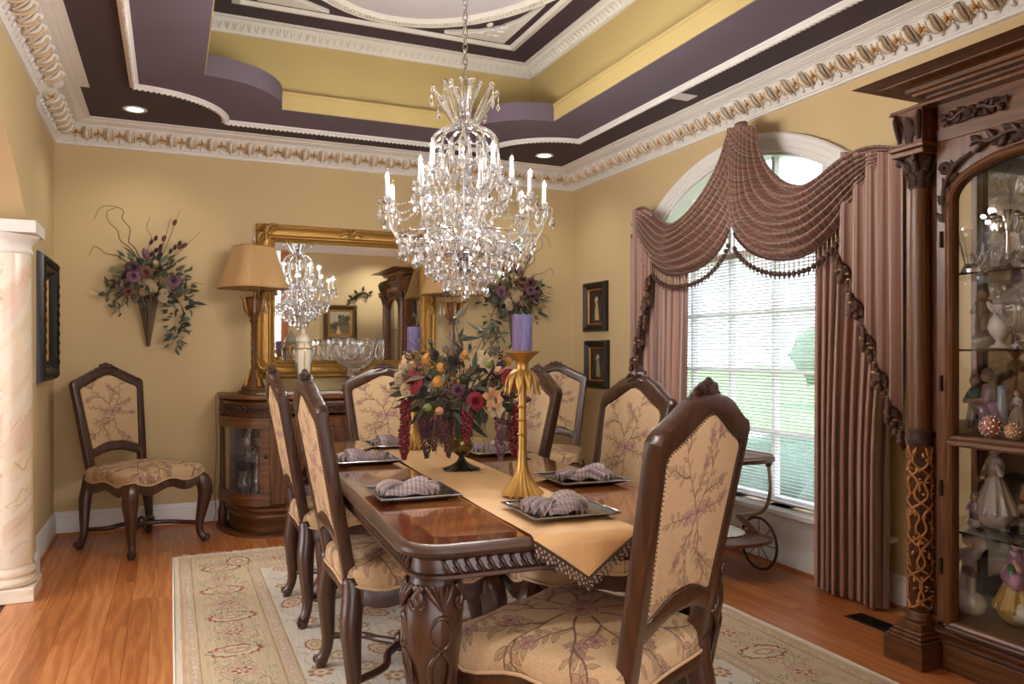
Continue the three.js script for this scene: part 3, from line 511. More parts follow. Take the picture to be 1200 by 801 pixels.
{
  const XC = 3.06;
  function panel(label, z0, z1, zb0, zb1, top, folds, s) {
    const t = thing('striped_curtain', label, 'curtain', [0, 0, 0], 0, 'floor-length striped curtain panels');
    const L = Math.abs(z1 - z0) * 1.7;
    mesh('cloth', sheet(folds * 10, 22, (u, v) => {
      const y = lerp(top, 0.012, v), sp = smooth(v * 1.4), z = lerp(lerp(z0, z1, u), lerp(zb0, zb1, u), sp), ph = u * folds * 2 * PI + 0.5 * Math.sin(u * 7 + s + v * 1.3);
      const am = lerp(0.022, 0.042, sp) * (0.8 + 0.3 * Math.sin(u * 11 + s));
      return [XC - am * Math.sin(ph), y + 0.004 * Math.sin(ph), z + 0.010 * Math.sin(2 * ph + s) * sp, u * L, v * 2];
    }, 0.003), MT.stripe, t);
    return t;
  }
  panel('striped floor-length curtain panel on the picture side of the window', -4.80, -4.13, -4.78, -4.16, 2.06, 9, 1);
  panel('striped floor-length curtain panel on the cabinet side of the window', -3.06, -2.54, -3.05, -2.64, 2.08, 9, 4);
  // swag: cloth between an upper and a lower edge, folds running along it, tassels on the lower edge
  function swag(label, top, bot, x0, s, folds, u0) {
    const T = polyAt(top.map(([u, v]) => V3(...onX(u, v, x0)))), B = polyAt(bot.map(([u, v]) => V3(...onX(u, v, x0))));
    const t = thing('curtain_swag', label, 'swag', [0, 0, 0], 0, 'gathered striped swags across the window arch');
    const f = (u, v, lift = 0) => {
      const a = T(u), b = B(u), p = a.lerp(b, v), mid = Math.sin(PI * u), fold = Math.pow(mid, 0.5);
      const x = x0 - 0.09 * Math.sin(PI * Math.min(1, v * 0.85 + 0.12)) * mid - 0.027 * fold * Math.sin(v * folds * 2 * PI + 0.7 * Math.sin(u * 3 + s)) - lift;
      return [x, p.y, p.z, u * 1.1 + v * 0.16, v];
    };
    mesh('cloth', sheet(48, 60, f, 0.003), MT.stripeSwag, t);
    const edge = []; for (let i = 0; i <= 40; i++) { const p = f(lerp(u0, 1, i / 40), 1, 0.004); edge.push(V3(p[0], p[1], p[2])); }
    mesh('braid', tube(edge, 0.006, 6), MT.braid, t);
    let len = 0; for (let i = 1; i < edge.length; i++) len += edge[i].distanceTo(edge[i - 1]);
    const n = Math.round(len / 0.034);
    for (let i = 0; i < n; i++) { const p = f(lerp(u0, 1, (i + 0.5) / n), 1, 0.004), m = mesh('tassel', tasselG, MT.vcol, t); m.position.set(p[0], p[1] - 0.006, p[2]); m.scale.setScalar(1.5); }
    return t;
  }
  swag('smaller gathered striped swag on the picture side', [[853, 152], [846, 188], [832, 222], [812, 250], [793, 262], [772, 250], [756, 242], [741, 247]], [[858, 262], [848, 288], [830, 310], [806, 321], [784, 321], [765, 306], [751, 284], [741, 262]], 3.03, 0, 8, 0.03);
  swag('larger gathered striped swag on the cabinet side', [[887, 146], [893, 172], [908, 198], [930, 215], [950, 216], [968, 206], [990, 186], [1018, 171], [1052, 172]], [[852, 150], [856, 215], [860, 268], [874, 290], [896, 302], [924, 304], [950, 296], [975, 274], [1000, 238], [1024, 206], [1054, 192]], 3.0, 2, 8, 0.33);
  { // rosette gather at the peak
    const p = onX(868, 153, 3.03), k = thing('curtain_knot', 'pleated striped gather at the peak of the swags', 'curtain', p);
    mesh('cloth', sheet(48, 10, (u, v) => { const a = u * 2 * PI, r = (0.04 + 0.035 * v) * (1 + 0.12 * Math.sin(a * 14)); return [-Math.cos(a) * r * 0.6, 0.045 - 0.26 * v * (1 + 0.1 * Math.sin(a)) , Math.sin(a) * r * (1 + 0.3 * v), u * 0.6, v * 0.2]; }, 0.003), MT.stripeSwag, k);
    mesh('cap', lathe([[0, 0.05], [0.02, 0.05], [0.042, 0.045], [0.044, 0.03]], 20).scale(0.6, 1, 1), MT.braid, k);
  }
  // cascade: pleated tail with a stepped lower edge hung with tufts
  function cascade(label, uIn, uOut, vIn, vOut, vTop, x0, steps, wave) {
    const t = thing('curtain_cascade', label, 'cascade', [0, 0, 0], 0, 'pleated cascades with tufted fringe');
    const f = (u, v) => {
      const px = lerp(uIn, uOut, u), st = u * steps, k = Math.floor(st), fr = st - k, low = lerp(vIn, vOut, (k + smooth(fr < 0.5 ? fr * 2 : 1) * 0.35 + (fr >= 0.5 ? (fr - 0.5) * 1.3 : 0)) / steps);
      const p = onX(px, lerp(vTop(px), low, v), x0); return [x0 - 0.022 * Math.sin(u * steps * 2 * PI) * (0.4 + 0.6 * v), p[1], p[2], u * 0.7, v * 1.2];
    };
    mesh('cloth', sheet(steps * 12, 20, f, 0.003), MT.stripe, t);
    const edge = []; for (let i = 0; i <= 60; i++) { const p = f(i / 60, 1); edge.push(V3(p[0] - 0.004, p[1], p[2])); }
    mesh('braid', tube(edge, 0.006, 5), MT.braid, t);
    const c = polyAt(edge), n = wave; for (let i = 0; i < n; i++) { const p = c((i + 0.5) / n), m = mesh('tuft', tuftG, MT.vcol, t); m.position.set(p.x - 0.006 - (i % 2) * 0.008, p.y - 0.006, p.z); m.rotation.y = i; m.scale.set(1.15, 0.9 + 0.3 * (i % 3), 1.15); }
  }
  cascade('pleated curtain cascade with a stepped tufted edge on the cabinet side', 985, 1058, 296, 505, (u) => 178, 2.975, 5, 46);
  cascade('narrow pleated curtain cascade with a tufted edge on the picture side', 764, 741, 322, 440, (u) => 246, 3.0, 5, 38);
}
// ---------------------------------------------------------------- rug
{
  const X0 = 0.01, X1 = 2.44, Z0 = -5.0, Z1 = -1.25, S = 540, W = Math.round((X1 - X0) * S), H = Math.round((Z1 - Z0) * S);
  const tex = canvasTex(W, H, (g) => {
    seed(31); const m = (v) => v * S;
    const rect = (i, c) => { g.fillStyle = c; g.fillRect(m(i), m(i), W - 2 * m(i), H - 2 * m(i)); };
    rect(0, '#e2d6bf'); rect(0.031, '#cfae8c'); rect(0.045, '#d6bd9b'); rect(0.092, '#b99a72'); rect(0.099, '#d3bf9b'); rect(0.383, '#b99a72'); rect(0.39, '#d3bd9c'); rect(0.44, '#b99a72'); rect(0.447, '#dcd3c3');
    const petalRing = (x, y, r, n, c1, c2, ry = r, rot = 0) => { g.save(); g.translate(x, y); g.rotate(rot); for (let k = 0; k < n; k++) { const a = k / n * 2 * PI; g.fillStyle = c1; g.beginPath(); g.ellipse(Math.cos(a) * r * 0.68, Math.sin(a) * ry * 0.68, r * 0.32, ry * 0.26, a, 0, 7); g.fill(); } g.fillStyle = c2; g.beginPath(); g.ellipse(0, 0, r * 0.5, ry * 0.5, 0, 0, 7); g.fill(); g.fillStyle = c1; g.beginPath(); g.ellipse(0, 0, r * 0.2, ry * 0.2, 0, 0, 7); g.fill(); g.restore(); };
    const palm = (x, y, r, rot, c, f) => { g.save(); g.translate(x, y); g.rotate(rot); g.lineWidth = Math.max(1.5, r * 0.09); g.strokeStyle = c; g.fillStyle = f; g.beginPath(); const n = 13; for (let k = 0; k <= n * 2; k++) { const a = k / (n * 2) * 2 * PI, q = k % 2 ? 1 : 0.84; g.lineTo(Math.cos(a) * r * 0.62 * q, Math.sin(a) * r * q * (Math.sin(a) < 0 ? 1.1 : 0.9)); } g.closePath(); g.fill(); g.stroke(); g.fillStyle = c; g.globalAlpha = 0.35; g.beginPath(); g.ellipse(0, 0, r * 0.28, r * 0.5, 0, 0, 7); g.fill(); g.globalAlpha = 1; g.fillStyle = f; g.beginPath(); g.ellipse(0, 0, r * 0.14, r * 0.3, 0, 0, 7); g.fill(); g.restore(); };
    const leafy = (x, y, a, l, c) => { g.save(); g.translate(x, y); g.rotate(a); g.fillStyle = c; g.beginPath(); g.moveTo(0, 0); g.quadraticCurveTo(l * 0.5, -l * 0.28, l, 0); g.quadraticCurveTo(l * 0.5, l * 0.28, 0, 0); g.fill(); g.restore(); };
    const vine = (x0, y0, x1, y1, amp, n, c) => { g.strokeStyle = c; g.lineWidth = 2; g.beginPath(); for (let i = 0; i <= 60; i++) { const t = i / 60, dx = x1 - x0, dy = y1 - y0, l = Math.hypot(dx, dy), o = amp * Math.sin(t * n * PI); g.lineTo(x0 + dx * t - dy / l * o, y0 + dy * t + dx / l * o); } g.stroke(); for (let i = 0; i < n * 5; i++) { const t = (i + 0.5) / (n * 5), dx = x1 - x0, dy = y1 - y0, l = Math.hypot(dx, dy), o = amp * Math.sin(t * n * PI); leafy(x0 + dx * t - dy / l * o, y0 + dy * t + dx / l * o, rr(0, 6.3), rr(9, 22), ['#b59a78', '#a8a487', '#c0a587', '#9a8a6c'][i % 4]); } };
    // guards
    for (const o of [0.072, 0.415]) { const a = m(o), b = W - m(o), c = H - m(o); for (let t = a; t < c; t += 27) for (const x of [a, b]) petalRing(x, t, 10, 6, t % 54 < 27 ? '#c9a193' : '#c4b8a0', '#e2d8c4', 10); for (let t = a; t < b; t += 27) for (const y of [a, c]) petalRing(t, y, 10, 6, '#c9a193', '#e2d8c4', 10); }
    // main border
    const bc = m(0.24);
    const along = (x0, y0, x1, y1, rot) => { for (const am of [44, -30, 22, -52]) vine(x0, y0, x1, y1, am, Math.round(Math.hypot(x1 - x0, y1 - y0) / (90 + Math.abs(am))), '#a8916c'); const n = Math.round(Math.hypot(x1 - x0, y1 - y0) / 118); for (let i = 0; i < n; i++) { const t = (i + 0.5) / n, x = lerp(x0, x1, t), y = lerp(y0, y1, t); if (i % 2 === 0) palm(x, y, 58, rot + (i % 4 ? PI : 0), '#9c4a3e', '#d9c9a6'); else { petalRing(x, y, 44, 9, '#cfae96', '#dcccae', 38, rot); petalRing(x, y, 20, 6, '#a8604e', '#d8c2a0'); } for (let q = 0; q < 16; q++) { const px = x + rr(-62, 62), py = y + rr(-58, 58); petalRing(px, py, rr(6, 12), 5, ['#b97a66', '#a99a72', '#c79a86', '#8f8a6a'][q % 4], '#e0d2b4'); } } };
    along(bc, bc, bc, H - bc, PI / 2); along(W - bc, bc, W - bc, H - bc, PI / 2); along(bc, bc, W - bc, bc, 0); along(bc, H - bc, W - bc, H - bc, 0);
    // ivory field
    g.save(); const f0 = m(0.447); g.beginPath(); g.rect(f0, f0, W - 2 * f0, H - 2 * f0); g.clip();
    for (let j = 0; j < 8; j++) vine(f0, f0 + (j + 0.5) * (H - 2 * f0) / 8, W - f0, f0 + (j + 0.5 + rr(-0.5, 0.5)) * (H - 2 * f0) / 8, 60, 5, '#b8a68a');
    for (let j = 0; j < 5; j++) vine(f0 + (j + 0.5) * (W - 2 * f0) / 5, f0, f0 + (j + 0.5) * (W - 2 * f0) / 5, H - f0, 70, 9, '#bcae94');
    for (let j = 0; j < 19; j++) for (let i = 0; i < 9; i++) { const x = f0 + (i + 0.5 + (j % 2) * 0.5) * (W - 2 * f0) / 9 + rr(-12, 12), y = f0 + (j + 0.5) * (H - 2 * f0) / 19 + rr(-12, 12), k = (i * 3 + j * 5) % 4; if (k === 0) palm(x, y, rr(30, 42), rr(0, 6), '#a2573f', '#d9c3a0'); else if (k === 1) petalRing(x, y, rr(26, 36), 8, '#c9a98c', '#e2d6c0'); else if (k === 2) petalRing(x, y, rr(20, 30), 7, '#b68a62', '#ddcdb0'); else { palm(x, y, rr(22, 30), rr(0, 6), '#9c7a54', '#d6c4a2'); } }
    g.restore();
    const id = g.getImageData(0, 0, W, H), d = id.data; for (let i = 0; i < d.length; i += 4) { const x = (i / 4) % W, y = Math.floor(i / 4 / W), n = (hash2(x, y, 8) - 0.5) * 16 + (tnoise(x / 3, y / 40, 4096, 4096, 4) - 0.5) * 18; d[i] += n; d[i + 1] += n; d[i + 2] += n; } g.putImageData(id, 0, 0);
  });
  const t = thing('area_rug', 'ivory and tan floral rug with palmette border under the table', 'rug', [X0, 0, Z0]);
  const g = bx(X1 - X0, 0.008, Z1 - Z0, (X1 - X0) / 2, 0.004, (Z1 - Z0) / 2), p = g.attributes.position, uv = g.attributes.uv;
  for (let i = 0; i < p.count; i++) uv.setXY(i, p.getX(i) / (X1 - X0), 1 - p.getZ(i) / (Z1 - Z0));
  mesh('pile', g, mat({ map: tex, roughness: 0.95, bumpMap: rep(weave, 40, 60), bumpScale: 0.0015 }), t);
  seed(3); const fr = []; for (let i = 0; i < 420; i++) { const x = (i + rnd()) / 420 * (X1 - X0), a = rr(-0.7, 0.7), l = rr(0.02, 0.06); fr.push(bx(0.0035, 0.004, l, 0, 0.002, -l / 2).rotateY(a).translate(x, 0.001, 0.002)); }
  stuff(mesh('fringe', merge(fr), mat({ color: '#ddd3c2', roughness: 1 }), t));
  for (const x of [0.004, X1 - X0 - 0.004]) mesh('binding', tube([[x, 0.005, 0], [x, 0.005, Z1 - Z0]], 0.006, 6), mat({ color: '#e0d6c4', roughness: 1 }), t);
}
// ---------------------------------------------------------------- upholstery print
function floralTex(w, h, s, seat) {
  return canvasTex(w, h, (g) => {
    seed(s); g.fillStyle = '#bd9d76'; g.fillRect(0, 0, w, h);
    const U = w / 512, leaf = (x, y, a, l, c) => { g.save(); g.translate(x, y); g.rotate(a); g.beginPath(); g.moveTo(0, 0); g.quadraticCurveTo(l * 0.5, -l * 0.34, l, 0); g.quadraticCurveTo(l * 0.5, l * 0.34, 0, 0); g.globalAlpha = 0.42; g.fillStyle = c; g.fill(); g.globalAlpha = 0.8; g.lineWidth = 1.7 * U; g.strokeStyle = '#7a5c48'; g.stroke(); g.beginPath(); g.moveTo(0, 0); g.lineTo(l, 0); g.lineWidth = 1.0 * U; g.stroke(); g.globalAlpha = 1; g.restore(); };
    const flower = (x, y, r, c) => { for (let k = 0; k < 7; k++) { const a = k * 0.9 + rnd() * 0.4; g.save(); g.translate(x + Math.cos(a) * r * 0.55, y + Math.sin(a) * r * 0.5); g.rotate(a); g.beginPath(); g.ellipse(0, 0, r * 0.5, r * 0.36, 0, 0, 7); g.globalAlpha = 0.45; g.fillStyle = c[k % c.length]; g.fill(); g.globalAlpha = 0.85; g.strokeStyle = '#75524a'; g.lineWidth = 1.8 * U; g.stroke(); g.restore(); } g.fillStyle = '#8a4a4e'; g.globalAlpha = 0.7; g.beginPath(); g.arc(x, y, r * 0.24, 0, 7); g.fill(); g.globalAlpha = 1; };
    const branch = (x, y, a, l, d) => { const n = 9; g.strokeStyle = '#6b4c3c'; let px = x, py = y; for (let i = 0; i < n; i++) { a += rr(-0.22, 0.22); const q = px + Math.cos(a) * l / n, r = py + Math.sin(a) * l / n; g.lineWidth = (4.6 - 2.6 * i / n) * U; g.beginPath(); g.moveTo(px, py); g.lineTo(q, r); g.stroke(); px = q; py = r; if (i > 0) { const sd = i % 2 ? 1 : -1; leaf(px, py, a + sd * rr(0.5, 1.1), rr(22, 38) * U, ['#8a7a52', '#a08458', '#9a7060', '#85785a'][i % 4]); if (d && i % 3 === 1) branch(px, py, a + sd * 0.8, l * 0.42, 0); } } leaf(px, py, a, 40 * U, '#96805a'); if (rnd() < 0.5) flower(px, py, 16 * U, ['#a8787a', '#b88a80']); };
    const pink = ['#aa7c72', '#b98c7c', '#9c7474', '#c0a08a'];
    if (seat) { for (let k = 0; k < 9; k++) { const a = k / 9 * 6.28 + 0.3; branch(w / 2 + Math.cos(a) * 40 * U, h / 2 + Math.sin(a) * 40 * U, a, w * 0.42, 1); } flower(w / 2, h / 2, 34 * U, pink); flower(w * 0.42, h * 0.54, 24 * U, pink); flower(w * 0.28, h * 0.68, 24 * U, pink); flower(w * 0.72, h * 0.66, 24 * U, pink); flower(w * 0.32, h * 0.32, 20 * U, pink); flower(w * 0.7, h * 0.3, 20 * U, pink); }
    else { const cx = w * 0.5, cy = h * 0.52; branch(cx, cy, -1.15, h * 0.40, 1); branch(cx, cy, -2.05, h * 0.40, 1); branch(cx, cy, 1.25, h * 0.42, 1); branch(cx, cy, 2.0, h * 0.40, 1); branch(cx, cy, 0.15, w * 0.3, 0); branch(cx, cy, 3.2, w * 0.3, 0); flower(cx, cy, 40 * U, pink); flower(cx - 54 * U, cy + 8 * U, 27 * U, pink); flower(cx + 54 * U, cy - 12 * U, 27 * U, pink); }
    const id = g.getImageData(0, 0, w, h), d = id.data; for (let i = 0; i < d.length; i += 4) { const x = (i / 4) % w, y = Math.floor(i / 4 / w), n = (hash2(x >> 1, y >> 1, 5) - 0.5) * 22; d[i] += n; d[i + 1] += n; d[i + 2] += n; } g.putImageData(id, 0, 0);
  });
}
const weaveFine = rep(weave, 6, 6);
MT.upBack = [floralTex(512, 640, 41, false), floralTex(512, 640, 57, false)].map((t) => mat({ map: t, roughness: 0.85, bumpMap: weaveFine, bumpScale: 0.0008 }));
MT.upSeat = mat({ map: floralTex(640, 640, 63, true), roughness: 0.85, bumpMap: weaveFine, bumpScale: 0.0008 });
MT.welt = mat({ color: '#c3a27a', roughness: 0.9 }); MT.nail = mat({ color: '#4a3a28', roughness: 0.4, metalness: 0.6 });
// ---------------------------------------------------------------- dining chair, facing +z, seat centre over the origin
const TH = 10.5 * PI / 180, bc = Math.cos(TH), bs = Math.sin(TH);
const onBack = (g, dz = 0) => basis(g, [1, 0, 0], [0, bc, -bs], [0, bs, bc], [0, 0.44 + dz * bs, -0.225 + dz * bc]);
const sym = (h) => [...h, ...h.slice().reverse().filter(([x]) => x > 1e-6).map(([x, y]) => [-x, y])];
function chairGeos() {
  const G = {};
  const curveTop = (o, s) => { const c = spline([[0.25, 0.585, 0], [0.236, 0.606, 0], [0.2, 0.621, 0], [0.155, 0.643, 0], [0.105, 0.668, 0], [0.05, 0.682, 0], [0, 0.686, 0]], 16); return c.map((p) => [Math.max(0, p.x - (p.x > 0.001 ? o * Math.min(1, p.x / 0.1) : 0)), p.y - s]); };
  const outer = [[0.155, 0], [0.202, 0], [0.248, 0.555], ...curveTop(0, 0)];
  const lowR = (y0, a) => [[0.0, y0 + a], [0.05, y0 + a * 0.92], [0.10, y0 + a * 0.55], [0.14, y0 + 0.002], [0.163, y0 - 0.006]];
  const half = sym(outer), inner = lowR(0.118, 0.03); // gap between seat and lower rail
  const poly = [...half, ...inner.slice().reverse().map(([x, y]) => [-x, y]), ...inner.slice(1)];
  const open = sym([[0.0, 0.205], [0.05, 0.203], [0.10, 0.19], [0.14, 0.172], [0.165, 0.166], [0.203, 0.545], ...curveTop(0.045, 0.047).slice(1)]).filter(([x, y], i) => !(i && x === 0 && y === 0.205));
  const openP = open, hole = openP.slice().reverse();
  G.frame = crease(boxUV(onBack(extrude(poly, 0.028, 0.008, [hole], 2).translate(0, 0, -0.014))), 0.5);
  const pad = (sgn) => { const g = extrude(openP.map(([x, y]) => [x * 0.995, y]), 0.006, 0.014, [], 3); const p = g.attributes.position, uv = g.attributes.uv; for (let i = 0; i < p.count; i++) uv.setXY(i, p.getX(i) / 0.46 + 0.5, (p.getY(i) - 0.15) / 0.52); g.computeVertexNormals(); if (sgn < 0) g.rotateY(PI); return crease(onBack(g, sgn > 0 ? 0.0 : -0.0), 0.9); };
  G.padF = pad(1); G.padB = pad(-1);
  const nails = [], nb = new THREE.OctahedronGeometry(0.0027, 0); const ring = new THREE.CatmullRomCurve3(openP.map(([x, y]) => V3(x, y, 0)), true, 'catmullrom', 0.1), N = 150;
  for (let i = 0; i < N; i++) { const p = ring.getPointAt(i / N); for (const z of [0.021, -0.021]) nails.push(place(nb, p.x * 1.005, p.y, z)); }
  G.nails = onBack(merge(nails));
  // crest carving: shell flanked by leaves
  const cr = []; for (let k = -2; k <= 2; k++) cr.push(place(new THREE.SphereGeometry(0.014, 7, 5), k * 0.012, 0.702 - Math.abs(k) * 0.006, 0.008, 0, 0, -k * 0.4, 0.6, 1.5, 1));
  for (const s of [-1, 1]) { cr.push(tube([[0, 0.684, 0.012], [s * 0.03, 0.69, 0.018], [s * 0.06, 0.68, 0.016], [s * 0.085, 0.672, 0.01], [s * 0.075, 0.684, 0.012]], [0.012, 0.012, 0.009, 0.005, 0.004], 6, 10)); cr.push(tube([[s * 0.015, 0.67, 0.016], [s * 0.05, 0.662, 0.018], [s * 0.07, 0.652, 0.012]], [0.009, 0.008, 0.003], 6, 6)); cr.push(place(new THREE.SphereGeometry(0.012, 7, 5), s * 0.036, 0.70, 0.008, 0, 0, 0, 1, 0.9, 0.8)); }
  cr.push(place(new THREE.SphereGeometry(0.013, 8, 6), 0, 0.684, 0.018)); cr.push(place(new THREE.SphereGeometry(0.016, 8, 6), 0, 0.695, -0.006, 0, 0, 0, 1.6, 1, 0.6));
  G.crest = onBack(merge(cr));
  // seat
  const ol = spline([[0, 0, 0.268], [0.10, 0, 0.258], [0.18, 0, 0.262], [0.25, 0, 0.262], [0.278, 0, 0.232], [0.268, 0, 0.10], [0.248, 0, -0.08], [0.226, 0, -0.215], [0.2, 0, -0.238], [0, 0, -0.24], [-0.2, 0, -0.238], [-0.226, 0, -0.215], [-0.248, 0, -0.08], [-0.268, 0, 0.10], [-0.278, 0, 0.232], [-0.25, 0, 0.262], [-0.18, 0, 0.262], [-0.10, 0, 0.258]], 72, true).slice(0, 72);
  const wave = (p) => 0.014 * Math.cos(p.x * 24) * (p.z > 0.2 ? 1 : 0) + 0.012 * Math.cos((p.z - 0.02) * 22) * (Math.abs(p.x) > 0.22 ? 1 : 0);
  const rings = [[1.0, 0.428], [1.012, 0.44], [1.014, 0.462], [1.0, 0.482], [0.96, 0.496], [0.88, 0.506], [0.7, 0.518], [0.45, 0.526], [0.2, 0.53], [0.001, 0.531]];
  G.seat = grid(72, rings.length - 1, (u, v) => { const p = ol[Math.round(u * 72) % 72], r = rings[Math.round(v * (rings.length - 1))], y = r[1] + (r[1] < 0.45 ? wave(p) : 0); const e = r[1] < 0.497 && r[0] > 0.95 ? 0.98 + (0.496 - r[1]) * 3.6 : r[0]; return [p.x * r[0], y, 0.012 + (p.z - 0.012) * r[0], p.x * e / 0.74 + 0.5, 0.5 - (p.z - 0.012) * e / 0.70]; });
  G.seat = flipped(G.seat);
  G.welt = tube([...ol, ol[0]].map((p) => V3(p.x * 1.016, 0.43 + wave(p), p.z * 1.016)), 0.005, 5);
  const sec = [[1.0, 0.435], [1.015, 0.43], [1.01, 0.372], [0.93, 0.372], [0.92, 0.435]];
  G.rail = crease(grid(72, sec.length - 1, (u, v) => { const p = ol[Math.round(u * 72) % 72], s = sec[Math.round(v * (sec.length - 1))], low = s[1] < 0.4 ? 1 : 0; return [p.x * s[0], s[1] + (low ? wave(p) * 1.3 + (p.z < -0.2 ? 0.02 : 0) : wave(p) * 0.9), p.z * s[0], u, v]; }), 0.7);
  const rl = []; for (let k = -1; k <= 1; k++) rl.push(place(new THREE.SphereGeometry(0.014, 7, 5), k * 0.02, 0.402, 0.268, 0, 0, k * 0.8, 0.8, 1.2, 0.6));
  G.railCarving = merge(rl);
  const legF = (s) => tube([[s * 0.232, 0.425, 0.225], [s * 0.258, 0.39, 0.25], [s * 0.27, 0.33, 0.262], [s * 0.258, 0.22, 0.25], [s * 0.245, 0.11, 0.238], [s * 0.248, 0.055, 0.245], [s * 0.262, 0.026, 0.262], [s * 0.27, 0.022, 0.27]], [0.040, 0.048, 0.047, 0.034, 0.024, 0.022, 0.028, 0.022], 10, 26);
  const legR = (s) => tube([[s * 0.198, 0.46, -0.228], [s * 0.205, 0.40, -0.222], [s * 0.218, 0.31, -0.232], [s * 0.226, 0.2, -0.228], [s * 0.232, 0.1, -0.225], [s * 0.238, 0.05, -0.236], [s * 0.245, 0.024, -0.252], [s * 0.248, 0.024, -0.262]], [0.030, 0.038, 0.038, 0.030, 0.023, 0.022, 0.028, 0.022], 10, 26);
  G.legF = [legF(-1), legF(1)]; G.legR = [legR(-1), legR(1)];
  const toeG = (s, z) => merge([lathe([[0, 0], [0.016, 0], [0.018, 0.008], [0, 0.012]], 12).translate(s * (z > 0 ? 0.262 : 0.245), 0, z > 0 ? 0.262 : -0.252), new THREE.TorusGeometry(0.013, 0.006, 6, 12).rotateY(s * (z > 0 ? 0.8 : -0.8) + PI / 2).translate(s * (z > 0 ? 0.276 : 0.256), 0.028, z > 0 ? 0.276 : -0.262)]);
  G.toe = [[-1, 1], [1, 1], [-1, -1], [1, -1]].map(([s, z]) => toeG(s, z));
  const kn = (s) => merge([-1, 0, 1].map((k) => place(new THREE.SphereGeometry(0.012, 7, 5), s * (0.292 + (k ? -0.004 : 0)), 0.36 + (k ? 0 : -0.012), 0.284, 0, s * 0.78, k * 0.5, 0.6, 1.8, 0.7).translate(k * 0.010, 0, -s * k * 0.010)));
  G.knee = [kn(-1), kn(1)];
  const st = (s, z) => tube([[s * (z > 0 ? 0.246 : 0.232), 0.12, z > 0 ? 0.24 : -0.226], [s * 0.16, 0.128, z * 0.1], [s * 0.08, 0.138, z * 0.07], [0, 0.14, 0]], [0.013, 0.014, 0.014, 0.016], 8, 12);
  G.stretch = [st(-1, 1), st(1, 1), st(-1, -1), st(1, -1)];
  G.boss = merge([lathe([[0, 0.11], [0.022, 0.115], [0.028, 0.14], [0.02, 0.158], [0.026, 0.166], [0.012, 0.18], [0, 0.185]], 12)]);
  return G;
}
const CG = chairGeos();
function makeChair(label, pos, turn, print = 0) {
  const t = thing('dining_chair', label, 'chair', pos, turn, 'carved dining chairs');
  mesh('back_frame', CG.frame, MT.chair, t); const a = mesh('back_upholstery', CG.padF, MT.upBack[print], t), b = mesh('rear_upholstery', CG.padB, MT.upBack[1 - print], t);
  stuff(mesh('nailhead_trim', CG.nails, MT.nail, a)); mesh('crest_carving', CG.crest, MT.darkCarve, t);
  const s = mesh('seat', CG.seat, MT.upSeat, t); mesh('welt', CG.welt, MT.welt, s); const r = mesh('seat_rail', CG.rail, MT.chair, t); mesh('rail_carving', CG.railCarving, MT.darkCarve, r);
  for (const k of [0, 1]) { const l = mesh('leg', CG.legF[k], MT.chair, t); mesh('knee_carving', CG.knee[k], MT.darkCarve, l); mesh('scroll_foot', CG.toe[k], MT.chair, l); }
  for (const k of [0, 1]) { const l = mesh('leg', CG.legR[k], MT.chair, t); mesh('scroll_foot', CG.toe[k + 2], MT.chair, l); }
  for (const g of CG.stretch) mesh('stretcher', g, MT.chair, t); mesh('stretcher_boss', CG.boss, MT.chair, t);
  return t;
}
const RY = 0.009;
makeChair('floral upholstered dining chair standing alone beside the column below the flower sconce', [-0.17, 0.001, -5.435], 38.8 * PI / 180, 0);
makeChair('floral upholstered dining chair in the corner below the two small pictures', [2.55, 0.001, -5.17], -38.5 * PI / 180, 1);
makeChair('floral dining chair on the arcade side of the table, next to the buffet', [0.778, RY, -3.735], PI / 2, 0);
makeChair('floral dining chair on the arcade side of the table, away from the buffet', [0.778, RY, -2.79], PI / 2, 1);
makeChair('floral dining chair on the window side of the table, next to the corner chair', [1.362, RY, -3.55], -PI / 2 + 0.03, 1);
makeChair('floral dining chair on the window side of the table, beside the tea cart', [1.357, RY, -2.62], -PI / 2, 0);
makeChair('floral dining chair at the buffet end of the table behind the flowers', [1.18, RY, -4.27], 0, 0);
makeChair('floral dining chair turned aslant at the runner tip end of the table', [1.0, RY, -1.80], -152 * PI / 180, 0);
